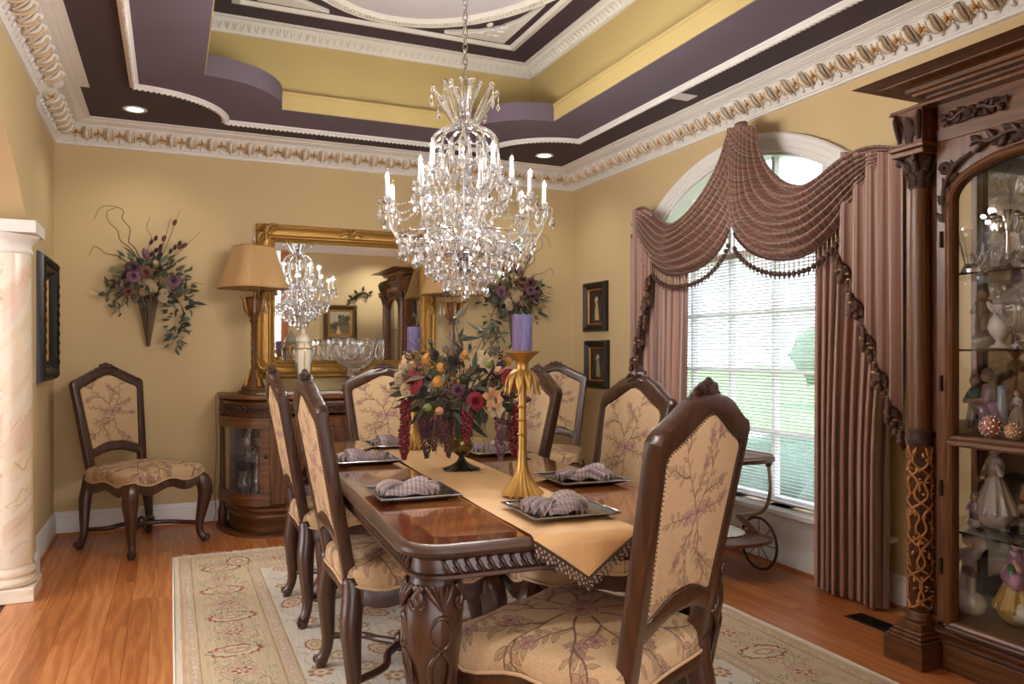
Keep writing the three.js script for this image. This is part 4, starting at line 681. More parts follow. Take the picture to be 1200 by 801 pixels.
// ---------------------------------------------------------------- dining table
const TC = [1.01, -2.83], TT = -0.04, TY = 0.768;
const tabPt = (x, z) => [TC[0] + x * Math.cos(TT) + z * Math.sin(TT), TC[1] - x * Math.sin(TT) + z * Math.cos(TT)];
{
  const t = thing('dining_table', 'long glossy dining table with carved apron and cabriole legs', 'table', [TC[0], RY - 0.001, TC[1]], TT);
  const hw = 0.465, hl = 1.12, R = 0.10, rc = (w, l, r) => [...arc(w - r, l - r, r, 0, PI / 2, 6), ...arc(-w + r, l - r, r, PI / 2, PI, 6), ...arc(-w + r, -l + r, r, PI, 3 * PI / 2, 6), ...arc(w - r, -l + r, r, 3 * PI / 2, 2 * PI, 6)];
  const top = TY - RY + 0.001; // 0.76 above the rug
  const fl = (g, y) => boxUV(basis(g, [1, 0, 0], [0, 0, -1], [0, 1, 0], [0, y, 0]), 'x');
  mesh('top_field', fl(extrude(rc(hw - 0.085, hl - 0.085, 0.04), 0.02), top - 0.02), MT.tabletop, t);
  mesh('top_border', boxUV(fl(extrude(rc(hw - 0.015, hl - 0.015, R - 0.015), 0.02, 0, [rc(hw - 0.086, hl - 0.086, 0.04).reverse()]), top - 0.0205), 'z'), mat({ map: rep(tableTex, 2, 0.8), color: '#b59484', roughness: 0.16, clearcoat: 1, clearcoatRoughness: 0.06 }), t);
  mesh('edge_moulding', sweep([[-0.03, top - 0.001], [-0.014, top - 0.001], [-0.004, top - 0.004], [0.006, top - 0.010], [0.010, top - 0.018], [0.006, top - 0.027], [-0.004, top - 0.032], [-0.012, top - 0.036], [-0.05, top - 0.037]], rc(hw, hl, R), true, -1), MT.mahog, t);
  mesh('apron', sweep([[-0.03, top - 0.034], [-0.022, top - 0.036], [-0.024, top - 0.04], [-0.03, top - 0.044], [-0.026, top - 0.074], [-0.018, top - 0.078], [-0.018, top - 0.086], [-0.03, top - 0.092], [-0.06, top - 0.093]], rc(hw, hl, R), true, -1), MT.mahog, t);
  // carved leaves marching round the apron
  const lf = merge([tube([[-0.014, -0.016, 0], [-0.004, -0.012, 0.005], [0.004, 0.002, 0.006], [0.012, 0.014, 0.003], [0.004, 0.014, 0.004]], [0.004, 0.0055, 0.006, 0.004, 0.003], 6, 8), tube([[-0.002, -0.017, 0], [0.006, -0.010, 0.004], [0.013, 0.0, 0.003]], [0.003, 0.004, 0.002], 5, 5)]);
  const put = (x, z, r, f) => { const m = mesh('carved_leaf', lf, MT.mahog, t); m.position.set(x, top - 0.06, z); m.rotation.y = r; m.scale.set(f, 1.05, 1); };
  for (let s = -hw + 0.1; s <= hw - 0.09; s += 0.029) { put(s, hl - 0.028, 0, s < 0 ? -1 : 1); put(s, -hl + 0.028, PI, s < 0 ? 1 : -1); }
  for (let s = -hl + 0.1; s <= hl - 0.09; s += 0.029) { put(hw - 0.028, s, PI / 2, s < 0 ? 1 : -1); put(-hw + 0.028, s, -PI / 2, s < 0 ? -1 : 1); }
  for (const sx of [-1, 1]) for (const sz of [-1, 1]) {
    const lx = sx * 0.368, lz = sz * 1.01, P = [[0, top - 0.09, 0], [0.006, 0.62, 0.006], [0.016, 0.54, 0.016], [0.006, 0.40, 0.006], [-0.006, 0.24, -0.006], [-0.006, 0.11, -0.006], [0.012, 0.045, 0.012], [0.022, 0.03, 0.022]].map(([a, y, b]) => [lx + sx * a, y, lz + sz * b]);
    const leg = mesh('leg', tube(P, [0.062, 0.074, 0.074, 0.056, 0.043, 0.037, 0.05, 0.034], 16, 30), MT.mahog, t);
    mesh('foot', lathe([[0, 0], [0.045, 0], [0.05, 0.012], [0.04, 0.024], [0, 0.03]], 16).translate(lx + sx * 0.014, 0, lz + sz * 0.014), MT.mahog, leg);
    const c = [], F = (a, y, d) => [lx + sx * 0.012 + a, y, lz + sz * (0.012 + d)], E = (a, y, d) => [lx + sx * (0.012 + d), y, lz + sz * 0.012 + a];
    for (const Q of [F, E]) {
      for (let k = -2; k <= 2; k++) c.push(tube([Q(0, 0.60, 0.078), Q(k * 0.010, 0.63, 0.078 - Math.abs(k) * 0.003), Q(k * 0.017, 0.655, 0.068 - Math.abs(k) * 0.005)], [0.004, 0.007, 0.006], 6, 6));
      c.push(tube(arc(0, 0, 1, 0, 2 * PI, 24).map(([a, b]) => Q(a * 0.026, 0.545 + b * 0.038, 0.076 - a * a * 0.008)), 0.0055, 6));
      for (const s of [-1, 1]) { c.push(tube([Q(s * 0.04, 0.655, 0.056), Q(s * 0.058, 0.625, 0.046), Q(s * 0.046, 0.60, 0.06), Q(s * 0.038, 0.618, 0.068), Q(s * 0.046, 0.63, 0.064)], [0.008, 0.009, 0.007, 0.006, 0.005], 7, 14)); c.push(tube([Q(s * 0.004, 0.50, 0.073), Q(s * 0.024, 0.47, 0.066), Q(s * 0.022, 0.42, 0.058), Q(s * 0.006, 0.36, 0.056), Q(0, 0.30, 0.05)], [0.005, 0.007, 0.006, 0.006, 0.003], 6, 14)); }
    }
    mesh('leg_carving', merge(c), MT.mahog, leg);
  }
}
// ---------------------------------------------------------------- on the table: runner, place settings, candles
const TABLE = TY; // height of the polished top
{
  const clothTex = dataTex(256, 256, (u, v, x, y) => { const n = 18 * (fbm(u, v, 8, 60, 3, 3) - 0.5) + 12 * (hash2(x, y, 2) - 0.5); return [212 + n, 168 + n, 114 + n]; });
  const cm = mat({ map: rep(clothTex, 3, 3), roughness: 0.55, sheen: 0.4, sheenColor: new THREE.Color('#ffe0b0'), sheenRoughness: 0.4 });
  const t = thing('table_runner', 'tan silk runner with a pointed end and beaded fringe along the table', 'runner', [...tabPt(-0.016, 0)].length ? [tabPt(-0.016, 0)[0], TABLE, tabPt(-0.016, 0)[1]] : [0, 0, 0], TT);
  const hw = 0.142, zl = 1.112, drop = 0.105;
  // one cloth: flat along the table, over the edge, down to a point at both ends
  const prof = []; for (let i = 0; i <= 30; i++) prof.push([lerp(-zl, zl, i / 30), 0.0035]);
  const near = [[1.124, 0.001], [1.132, -0.006], [1.136, -0.016]]; for (let i = 1; i <= 10; i++) near.push([1.137, -0.016 - drop * i / 10 * 0.9]);
  const full = [...near.map(([z, y]) => [-z, y]).reverse(), ...prof, ...near];
  mesh('cloth', sheet(16, full.length - 1, (u, v) => { const i = Math.round(v * (full.length - 1)), [z, y] = full[i], d = Math.max(0, -y - 0.006) / (drop * 0.9 + 0.01), w = hw * (1 - d * 0.985), x = (u - 0.5) * 2 * w; return [x, y + 0.0012 * Math.sin(x * 60 + z * 9), z + Math.sign(z) * (d > 0 ? 0.003 + 0.004 * Math.sin(x * 50 + 1) * d : 0), x + 0.2, z]; }, 0.0018), cm, t);
  const braid = (s) => tube([[-hw, -0.008, s * 1.142], [-hw * 0.5, -0.008 - drop * 0.46, s * 1.145], [0, -0.01 - drop * 0.93, s * 1.145], [hw * 0.5, -0.008 - drop * 0.46, s * 1.145], [hw, -0.008, s * 1.142]], 0.0035, 5);
  for (const s of [-1, 1]) mesh('braid', braid(s), MT.braid, t);
  const beads = [], bd = new THREE.OctahedronGeometry(0.0026, 0);
  for (const s of [-1, 1]) for (let i = 0; i <= 70; i++) { const a = i / 70 * 2 - 1, y0 = -0.01 - drop * 0.93 * (1 - Math.abs(a)), L = 0.028 + 0.006 * Math.cos(i * 0.9); for (let k = 0; k < 6; k++) beads.push([place(bd, a * hw + (k % 2 ? 0.002 : -0.002), y0 - 0.004 - k * L / 6, s * 1.1455, 0, 0, 0, 1, 1.4, 1), (k + i) % 3 ? '#5b463f' : '#b9a48c']); }
  stuff(mesh('bead_fringe', mergeC(beads), MT.vcol, t));
}
MT.charger = mat({ color: '#241f22', roughness: 0.25, clearcoat: 0.6 });
const plaid = canvasTex(256, 256, (g, w) => { g.fillStyle = '#a3928c'; g.fillRect(0, 0, w, w); seed(8); for (let k = 0; k < 2; k++) { for (let x = 0; x < w; x += 32) { g.fillStyle = 'rgba(104,84,98,0.38)'; g.fillRect(x, 0, 12, w); g.fillStyle = 'rgba(206,192,176,0.5)'; g.fillRect(x + 18, 0, 5, w); g.fillStyle = 'rgba(90,74,80,0.35)'; g.fillRect(x + 27, 0, 2, w); } g.translate(w, 0); g.rotate(PI / 2); g.globalAlpha = 0.55; } }, true, true);
MT.napkin = mat({ map: rep(plaid, 1.6, 1.6), roughness: 0.9, bumpMap: rep(weave, 10, 10), bumpScale: 0.0008 });
const plateG = (() => { const S = 0.125, ring = (s, y) => [[-s, y, -s], [s, y, -s], [s, y, s], [-s, y, s]]; const L = [ring(0.085, 0.003), ring(0.09, 0.0), ring(S, 0.014), ring(S, 0.017), ring(0.086, 0.006), ring(0.001, 0.0055)]; const pos = [], idx = []; L.forEach((r) => r.forEach((p) => pos.push(...p))); for (let i = 0; i < L.length - 1; i++) for (let k = 0; k < 4; k++) { const a = i * 4 + k, b = i * 4 + (k + 1) % 4; idx.push(a, a + 4, b, b, a + 4, b + 4); } idx.push(0, 1, 2, 0, 2, 3); const g = new THREE.BufferGeometry(); g.setAttribute('position', new THREE.Float32BufferAttribute(pos, 3)); g.setIndex(idx); return crease(g, 0.3); })();
const rimG = sweep([[-0.002, 0], [-0.003, 0.002], [0, 0.004], [0.003, 0.002], [0.002, 0]], [[-0.124, -0.124], [0.124, -0.124], [0.124, 0.124], [-0.124, 0.124]], true, 1).translate(0, 0.0155, 0);
function napkinGeo(s) { // fan of folds drawn through a ring, tail spread behind
  const fan = (dir, len, spread, rip, lift) => sheet(40, 14, (u, v) => { const a = (u - 0.5) * spread, r = 0.012 + len * v, w = Math.min(1, v * 2.2), h = 0.014 + lift * Math.sin(PI * Math.min(1, v * 0.75 + 0.18)) * Math.cos(a * 0.8) + 0.0105 * w * Math.sin(u * rip * 2 * PI + s) ; return [dir * r * Math.cos(a), Math.max(0.009, h + 0.004 * Math.sin(v * 7 + s)), r * Math.sin(a) * 0.86, u * 1.1, v * 0.8]; }, 0.0022);
  const roll = sheet(24, 16, (u, v) => { const x = lerp(-0.085, 0.05, u), a = v * PI, r = 0.026 + 0.008 * Math.sin(u * 9 + s); return [x, 0.012 + Math.sin(a) * (0.034 + 0.012 * Math.sin(u * 5 + s * 2)) + 0.003 * Math.sin(a * 9 + u * 12), 0.012 + Math.cos(a) * (r + 0.02) + 0.01 * Math.sin(u * 6), u * 0.8, v * 0.7 + u * 0.3]; }, 0.0022);
  return merge([fan(-1, 0.10, 1.5, 5, 0.030), fan(1, 0.075, 2.0, 6, 0.022), roll]);
}
const napG = [napkinGeo(0.3), napkinGeo(1.9)], ringG = merge([new THREE.TorusGeometry(0.026, 0.005, 8, 20).rotateY(PI / 2).scale(1, 0.72, 1.1).translate(0.035, 0.024, 0.008), ...[0, 1, 2, 3, 4].map((k) => place(new THREE.IcosahedronGeometry(0.008, 1), 0.037 + 0.006 * Math.cos(k * 2), 0.034 + 0.008 * Math.sin(k * 2.3), 0.008 + (k - 2) * 0.012))]);
MT.ring = mat({ color: '#a08a5a', roughness: 0.4, metalness: 0.6 });
[[428, 541, 0.15, 'on the arcade side, next to the buffet', 0], [483, 581, -0.2, 'on the arcade side, away from the buffet', 1], [680, 564, 2.7, 'beside the tall gold candle holder', 0], [655, 603, 0.25, 'on the runner at the pointed end', 1], [580, 531, 0.4, 'on the window side behind the flower urn', 1], [462, 524, 0.1, 'on the runner at the buffet end', 0]].forEach(([u, v, nr, where, k]) => {
  const p = onY(u, v, TABLE), run = v === 603 || v === 524, y = TABLE + (run ? 0.0055 : 0.0008);
  const c = thing('charger_plate', 'square black charger with silver rim ' + where, 'plate', [p[0], y, p[2]], TT, 'square chargers set on the table');
  mesh('dish', plateG, MT.charger, c); mesh('rim', rimG, MT.chrome, c);
  const n = thing('napkin', 'purple and cream plaid napkin in a ring ' + where, 'napkin', [p[0], y + 0.001, p[2]], TT + nr, 'plaid napkins on the chargers');
  mesh('cloth', napG[k], MT.napkin, n); mesh('napkin_ring', ringG, MT.ring, n);
});
// gold candle holders with purple pillar candles
{
  const flute = (r0, r1, y0, y1, n) => sheet(n * 6, 14, (u, v) => { const a = u * 2 * PI, e = Math.pow(1 - v, 2.4), r = lerp(r1, r0, e) * (1 + 0.09 * e * Math.cos(a * n)), y = lerp(y0, y1, v) - 0.0; return [Math.cos(a) * r, y + 0.004 * e * (1 + Math.cos(a * n)), Math.sin(a) * r, u, v]; }, 0.002);
  const leafG = (() => sheet(6, 10, (u, v) => { const w = 0.0115 * Math.sin(PI * Math.min(1, v * 0.9 + 0.1)) * (u - 0.5) * 2, rad = 0.016 + 0.036 * Math.sin(v * 2.0) - 0.004 * v * v; return [w, 0.02 - 0.078 * Math.pow(v, 1.5), rad + 0.004 * Math.cos((u - 0.5) * 3) + (v > 0.85 ? (v - 0.85) * 0.06 : 0), u, v]; }, 0.0018))();
  const cm = mat({ map: dataTex(256, 256, (u, v) => { const k = fbm(u, v, 6, 3, 5, 4), q = tnoise(u * 60, v * 10, 60, 10, 8), a = smooth((k - 0.38) * 4); return [lerp(92, 112, a) + q * 12, lerp(74, 112, a) + q * 12, lerp(112, 156, a) + q * 12]; }), roughness: 0.55, bumpMap: rep(noiseBump, 2, 2), bumpScale: 0.003 });
  const holder = (x, z, where) => {
    const t = thing('candle_holder', 'tall gold palm-trunk candle holder ' + where, 'candle holder', [x, TABLE + 0.0055, z], 0, 'gold candle holders');
    mesh('fluted_base', flute(0.062, 0.0135, 0.002, 0.14, 18), MT.gold, t); mesh('foot_plate', lathe([[0, 0], [0.058, 0], [0.06, 0.003], [0.02, 0.02], [0, 0.02]], 32), MT.gold, t);
    mesh('stem', lathe([[0.0135, 0.13], [0.0125, 0.2], [0.012, 0.26], [0.013, 0.34], [0.014, 0.39]], 16), MT.gold, t);
    for (const y of [0.19, 0.235, 0.275]) mesh('stem_ring', lathe([[0.012, y - 0.003], [0.0165, y + 0.001], [0.017, y + 0.004], [0.012, y + 0.005]], 14), MT.gold, t);
    mesh('cup', lathe([[0.0, 0.375], [0.015, 0.378], [0.022, 0.39], [0.018, 0.402], [0.02, 0.415], [0.036, 0.432], [0.052, 0.444], [0.053, 0.449], [0.034, 0.447], [0, 0.447]], 28), MT.gold, t);
    for (let k = 0; k < 10; k++) { const l = mesh('palm_leaf', leafG, MT.gold, t); l.position.y = 0.372; l.rotation.y = k / 10 * 2 * PI; }
    const c = thing('pillar_candle', 'purple pillar candle ' + where, 'candle', [x, TABLE + 0.0055 + 0.4475, z], 0, 'purple pillar candles');
    mesh('wax', lathe([[0, 0], [0.0305, 0], [0.031, 0.002], [0.031, 0.112], [0.029, 0.114], [0.025, 0.112], [0, 0.109]], 28), cm, c); mesh('wick', tube([[0, 0.108, 0], [0.001, 0.116, 0], [0.003, 0.121, 0]], 0.0008, 5), MT.black, c);
  };
  const a = onY(612, 583, TABLE), b = onY(485, 527, TABLE);
  holder(a[0], a[2], 'between the flower urn and the runner tip'); holder(b[0], b[2], 'between the flower urn and the buffet');
}
// ---------------------------------------------------------------- flowers: shared pieces
MT.leafs = ['#36412d', '#49533b', '#5d6446', '#414f43', '#6d684f', '#54443a'].map((c) => mat({ color: c, roughness: 0.7, transmission: 0.1, thickness: 0 }));
MT.petal = { red: mat({ color: '#7c101e', roughness: 0.6 }), plum: mat({ color: '#4e2634', roughness: 0.65 }), mauve: mat({ color: '#6e4a58', roughness: 0.65 }), cream: mat({ color: '#bda784', roughness: 0.7 }), gold: mat({ color: '#c08a3c', roughness: 0.7 }), rust: mat({ color: '#6a3c2c', roughness: 0.7 }), peach: mat({ color: '#c9966e', roughness: 0.7 }), green: mat({ color: '#7f8a4e', roughness: 0.7 }), tan: mat({ color: '#a68a66', roughness: 0.85 }) };
MT.twig = mat({ color: '#4a3626', roughness: 0.9 }); MT.berry = mat({ color: '#6e1420', roughness: 0.4 }); MT.berryDark = mat({ color: '#3a2030', roughness: 0.5 }); MT.eucalypt = mat({ color: '#5f6659', roughness: 0.75 });
const leafGeo = (l, w, bend) => sheet(4, 7, (u, v) => { const a = Math.sin(PI * Math.pow(v, 0.8)) * w * (u - 0.5) * 2; return [a, bend * v * v * l + Math.abs(u - 0.5) * 0.18 * w * 2, v * l, u, v]; }, 0.0008);
const LEAF = [leafGeo(0.06, 0.013, 0.15), leafGeo(0.075, 0.016, -0.25), leafGeo(0.05, 0.016, 0.05), leafGeo(0.09, 0.011, -0.4)];
const roseGeo = (() => { const L = []; seed(91); for (let r = 0; r < 6; r++) for (let k = 0; k < 3 + r; k++) { const a0 = k / (3 + r) * 2 * PI + r * 0.7, rad = 0.003 + r * 0.0036, op = 0.05 + r * r * 0.032, h = 0.025 - r * 0.0012; L.push(sheet(5, 5, (u, v) => { const a = a0 + (u - 0.5) * 1.35, q = rad * (0.6 + 0.5 * v) + h * Math.sin(op) * v * v * 0.9, y = h * v * Math.cos(op * 0.7) - (v > 0.75 ? (v - 0.75) * 0.02 * r * 0.4 : 0) + 0.002 * Math.cos((u - 0.5) * 4); return [Math.cos(a) * q, y, Math.sin(a) * q]; }, 0.0007)); } L.push(place(new THREE.SphereGeometry(0.006, 8, 6), 0, 0.010, 0, 0, 0, 0, 1, 1.7, 1)); return merge(L); })();
const lilyGeo = merge([0, 1, 2, 3, 4, 5].map((k) => sheet(4, 8, (u, v) => { const w = 0.014 * Math.sin(PI * Math.pow(v, 0.7)) * (u - 0.5) * 2, r = 0.004 + 0.04 * v, y = 0.02 * Math.sin(v * 2.2) - 0.006 * v; return [w, y, r]; }, 0.0008).rotateY(k * PI / 3)));
const mumGeo = (() => { const L = []; for (let r = 0; r < 4; r++) for (let k = 0; k < 12; k++) L.push(place(new THREE.SphereGeometry(0.004, 5, 3), 0, 0.004 + r * 0.004, 0.017 - r * 0.004, 0, 0, 0, 0.8, 0.7, 2.0).rotateY(k * PI / 6 + r * 0.26)); return merge(L); })();
const budGeo = merge([0, 1, 2, 3].map((k) => sheet(4, 7, (u, v) => { const a = k * PI / 2 + (u - 0.5) * 2.0, r = 0.013 * Math.sin(PI * (0.12 + v * 0.8)); return [Math.cos(a) * r, v * 0.05, Math.sin(a) * r]; }, 0.0008)));
const grape = (n, len, r, s) => { seed(s); const L = []; for (let i = 0; i < n; i++) { const t = i / n, a = i * 2.4, q = (0.004 + 0.014 * Math.sin(PI * Math.min(1, t * 0.9 + 0.12))) * (0.7 + 0.5 * rnd()); L.push(place(new THREE.IcosahedronGeometry(r * rr(0.7, 1.1), 1), Math.cos(a) * q, -t * len, Math.sin(a) * q)); } return merge(L); };
const fluff = (n, R, r, s) => { seed(s); const L = []; for (let i = 0; i < n; i++) { const y = 1 - 2 * (i + 0.5) / n, q = Math.sqrt(1 - y * y), a = i * 2.4; L.push(place(new THREE.IcosahedronGeometry(r * rr(0.7, 1.2), 0), Math.cos(a) * q * R, y * R * 0.8, Math.sin(a) * q * R)); } return merge(L); };
const fluffG = [fluff(22, 0.010, 0.0036, 15).scale(0.8, 2.2, 0.8), fluff(30, 0.014, 0.0032, 16).scale(1, 1.6, 1)];
const hydG = fluff(90, 0.026, 0.0055, 5), grapeG = grape(70, 0.13, 0.0065, 6), strandG = grape(90, 0.11, 0.0042, 9);
function aim(o, d, roll = 0) { o.quaternion.setFromUnitVectors(V3(0, 1, 0), d.clone().normalize()); o.rotateY(roll); return o; }
function flowerAt(parent, name, geo, m, p, d, s = 1, roll = 0) { const o = mesh(name, geo, m, parent); o.position.copy(p); aim(o, d, roll); o.scale.setScalar(s); return o; }
const aimLeaf = (o, d, roll) => { o.quaternion.setFromUnitVectors(V3(0, 0, 1), d.clone().normalize()); o.rotateZ(roll); };
function leaves(parent, n, c, R, mats, s, size = 1, cut = () => true) { // leaves pointing outwards through an ellipsoid crown
  seed(s); let k = 0; while (k < n) { const a = rr(0, 2 * PI), y = rr(-1, 1), q = Math.sqrt(1 - y * y), d = V3(Math.cos(a) * q, y, Math.sin(a) * q), f = rr(0.35, 0.95); const p = V3(c[0] + d.x * R[0] * f, c[1] + d.y * R[1] * f, c[2] + d.z * R[2] * f); k++; if (!cut(p)) continue; const o = mesh('leaf', LEAF[k % 4], mats[Math.floor(rnd() * mats.length)], parent); o.position.copy(p); aimLeaf(o, d.add(V3(rr(-0.7, 0.7), rr(-0.7, 0.5), rr(-0.7, 0.7))), rr(0, 6)); o.scale.setScalar(size * rr(0.6, 1.15)); }
}
// ---------------------------------------------------------------- flower urn
{
  const p = onY(541, 551, TABLE), B = TABLE + 0.0055;
  const u = thing('flower_urn', 'dark footed bronze urn holding the table flowers', 'urn', [p[0], B, p[2]]);
  mesh('fluted_foot', sheet(72, 10, (a, v) => { const an = a * 2 * PI, e = Math.pow(1 - v, 2), r = lerp(0.011, 0.068, e) * (1 + 0.08 * e * Math.cos(an * 14)); return [Math.cos(an) * r, 0.002 + 0.045 * v, Math.sin(an) * r]; }, 0.002), MT.bronze, u);
  mesh('bowl', lathe([[0.009, 0.04], [0.012, 0.05], [0.03, 0.062], [0.044, 0.085], [0.046, 0.105], [0.038, 0.128], [0.022, 0.142], [0.02, 0.15]], 28), mat({ color: '#7a6a3a', roughness: 0.22, metalness: 0.75 }), u);
  mesh('neck', lathe([[0.018, 0.148], [0.024, 0.155], [0.022, 0.165], [0.02, 0.18], [0.032, 0.20], [0.05, 0.225], [0.052, 0.23], [0, 0.228]], 28), MT.bronze, u);
  const t = thing('flower_arrangement', 'lush bouquet of red roses, lilies, berries and trailing vines in the urn', 'flowers', [p[0], B + 0.22, p[2]]);
  const c = [0, 0.10, 0], R = [0.26, 0.17, 0.24];
  leaves(t, 280, c, R, MT.leafs, 101, 0.82, (q) => q.y > -0.02);
  leaves(t, 40, [0, 0.02, 0], [0.22, 0.1, 0.2], [MT.leafs[5], MT.petal.plum, MT.leafs[0]], 102, 1.0, (q) => q.y > -0.1);
  // camera-facing axes of the bouquet (world): right and toward the table's runner tip
  const RX = V3(CS, 0, SN), FR = V3(-SN, 0, CS), loc = (a, y, f) => V3(0, 0, 0).addScaledVector(RX, a).addScaledVector(FR, f).add(V3(0, y, 0)), dirOf = (q) => q.clone().sub(V3(0, 0.05, 0)).normalize();
  const put = (n, g, m, a, y, f, s = 1) => { const q = loc(a, y, f); return flowerAt(t, n, g, m, q, dirOf(q).add(FR.clone().multiplyScalar(0.6)), s, a * 20); };
  put('rose', roseGeo, MT.petal.red, -0.165, 0.115, 0.14, 1.25); put('rose', roseGeo, MT.petal.red, 0.18, 0.125, 0.12, 1.1); put('rose', roseGeo, MT.petal.red, 0.06, 0.05, 0.17, 0.95); put('rose', roseGeo, MT.petal.red, -0.16, 0.15, -0.1, 1.2); put('rose', roseGeo, MT.petal.plum, 0.0, 0.09, 0.19, 0.7);
  seed(71); for (let k = 0; k < 70; k++) { const a = rr(-0.24, 0.24), y = rr(0, 0.24), f = rr(0.02, 0.2) * (1 - Math.abs(a) * 2); put('filler_sprig', fluffG[k % 2], [MT.berryDark, MT.leafs[4], MT.petal.tan, MT.leafs[0], MT.petal.plum][k % 5], a, y, f, rr(0.8, 1.3)); }
  put('lily', lilyGeo, MT.petal.peach, 0.12, 0.06, 0.16, 1.0); put('lily', lilyGeo, MT.petal.cream, 0.06, 0.20, 0.1, 1.0); put('lily', lilyGeo, MT.petal.cream, 0.13, 0.02, 0.15, 0.9); put('lily', lilyGeo, MT.petal.peach, -0.2, 0.2, 0.02, 0.8); put('lily', lilyGeo, MT.petal.cream, 0.1, 0.18, 0.12, 0.9);
  for (const [a, y, f] of [[-0.06, 0.17, 0.14], [-0.07, 0.12, 0.18], [0.17, 0.19, 0.06], [0.02, 0.21, 0.1], [-0.12, 0.2, 0.08]]) put('chrysanthemum', mumGeo, MT.petal.gold, a, y, f, 1.05);
  for (const [a, y, f, m] of [[-0.10, 0.03, 0.18, 'green'], [-0.06, 0.02, 0.19, 'peach'], [0.13, 0.15, 0.12, 'peach'], [0.10, 0.17, 0.12, 'green'], [-0.22, 0.1, 0.06, 'plum'], [0.22, 0.05, 0.05, 'plum']]) put('bud', budGeo, MT.petal[m], a, y, f, 1.1);
  for (const [a, y, f] of [[-0.22, 0.13, 0.1], [-0.24, 0.09, 0.08], [-0.19, 0.09, 0.14], [-0.21, 0.16, 0.05]]) put('dried_hydrangea', hydG, MT.petal.cream, a, y, f, 0.9);
  for (const [a, y, f, g2, m] of [[-0.2, 0.05, 0.1, grapeG, MT.berry], [-0.205, -0.04, 0.1, grapeG, MT.berry], [0.21, 0.04, 0.08, grapeG, MT.berry], [0.2, -0.03, 0.09, grapeG, MT.berry], [0.03, 0.03, 0.2, grapeG, MT.berry], [-0.13, 0.02, 0.14, strandG, MT.petal.plum], [-0.12, -0.05, 0.13, strandG, MT.berryDark], [0.15, 0.0, 0.13, strandG, MT.petal.mauve], [0.15, -0.06, 0.13, strandG, MT.petal.mauve], [-0.06, 0.01, 0.18, strandG, MT.petal.plum], [-0.09, -0.02, 0.16, strandG, MT.petal.plum], [-0.04, -0.05, 0.12, strandG, MT.petal.plum]]) { const m2 = mesh('berry_strand', g2, m, t); m2.position.copy(loc(a, y, f)); m2.rotation.y = a * 30; }
  seed(55);
  for (let k = 0; k < 16; k++) { const a = rr(-0.9, 0.9), l = rr(0.22, 0.33), e = loc(Math.sin(a) * l, 0.1 + Math.cos(a) * l * 0.75, rr(-0.1, 0.12)); mesh('twig', tube([V3(0, 0.02, 0), e.clone().multiplyScalar(0.5).add(V3(rr(-0.03, 0.03), 0.03, rr(-0.03, 0.03))), e], [0.003, 0.0022, 0.0012], 5, 8), MT.twig, t); if (k % 2) leaves(t, 3, [e.x, e.y, e.z], [0.02, 0.02, 0.02], MT.leafs, k + 300, 0.8); }
  for (let k = 0; k < 10; k++) { const a = rr(-0.2, 0.2), f = rr(0.05, 0.18), e = loc(a * 1.25, rr(-0.16, -0.04), f * 1.1); mesh('trailing_vine', tube([V3(0, 0.02, 0), loc(a * 0.8, 0.04, f), e], [0.002, 0.0018, 0.001], 5, 8), MT.leafs[4], t); }
  mesh('bottle_gourd', lathe([[0, 0], [0.018, 0.005], [0.024, 0.03], [0.02, 0.06], [0.01, 0.09], [0.007, 0.14], [0.009, 0.17], [0, 0.175]], 14).translate(-0.03, 0.16, -0.02), mat({ color: '#6a4a3e', roughness: 0.3 }), t);
}
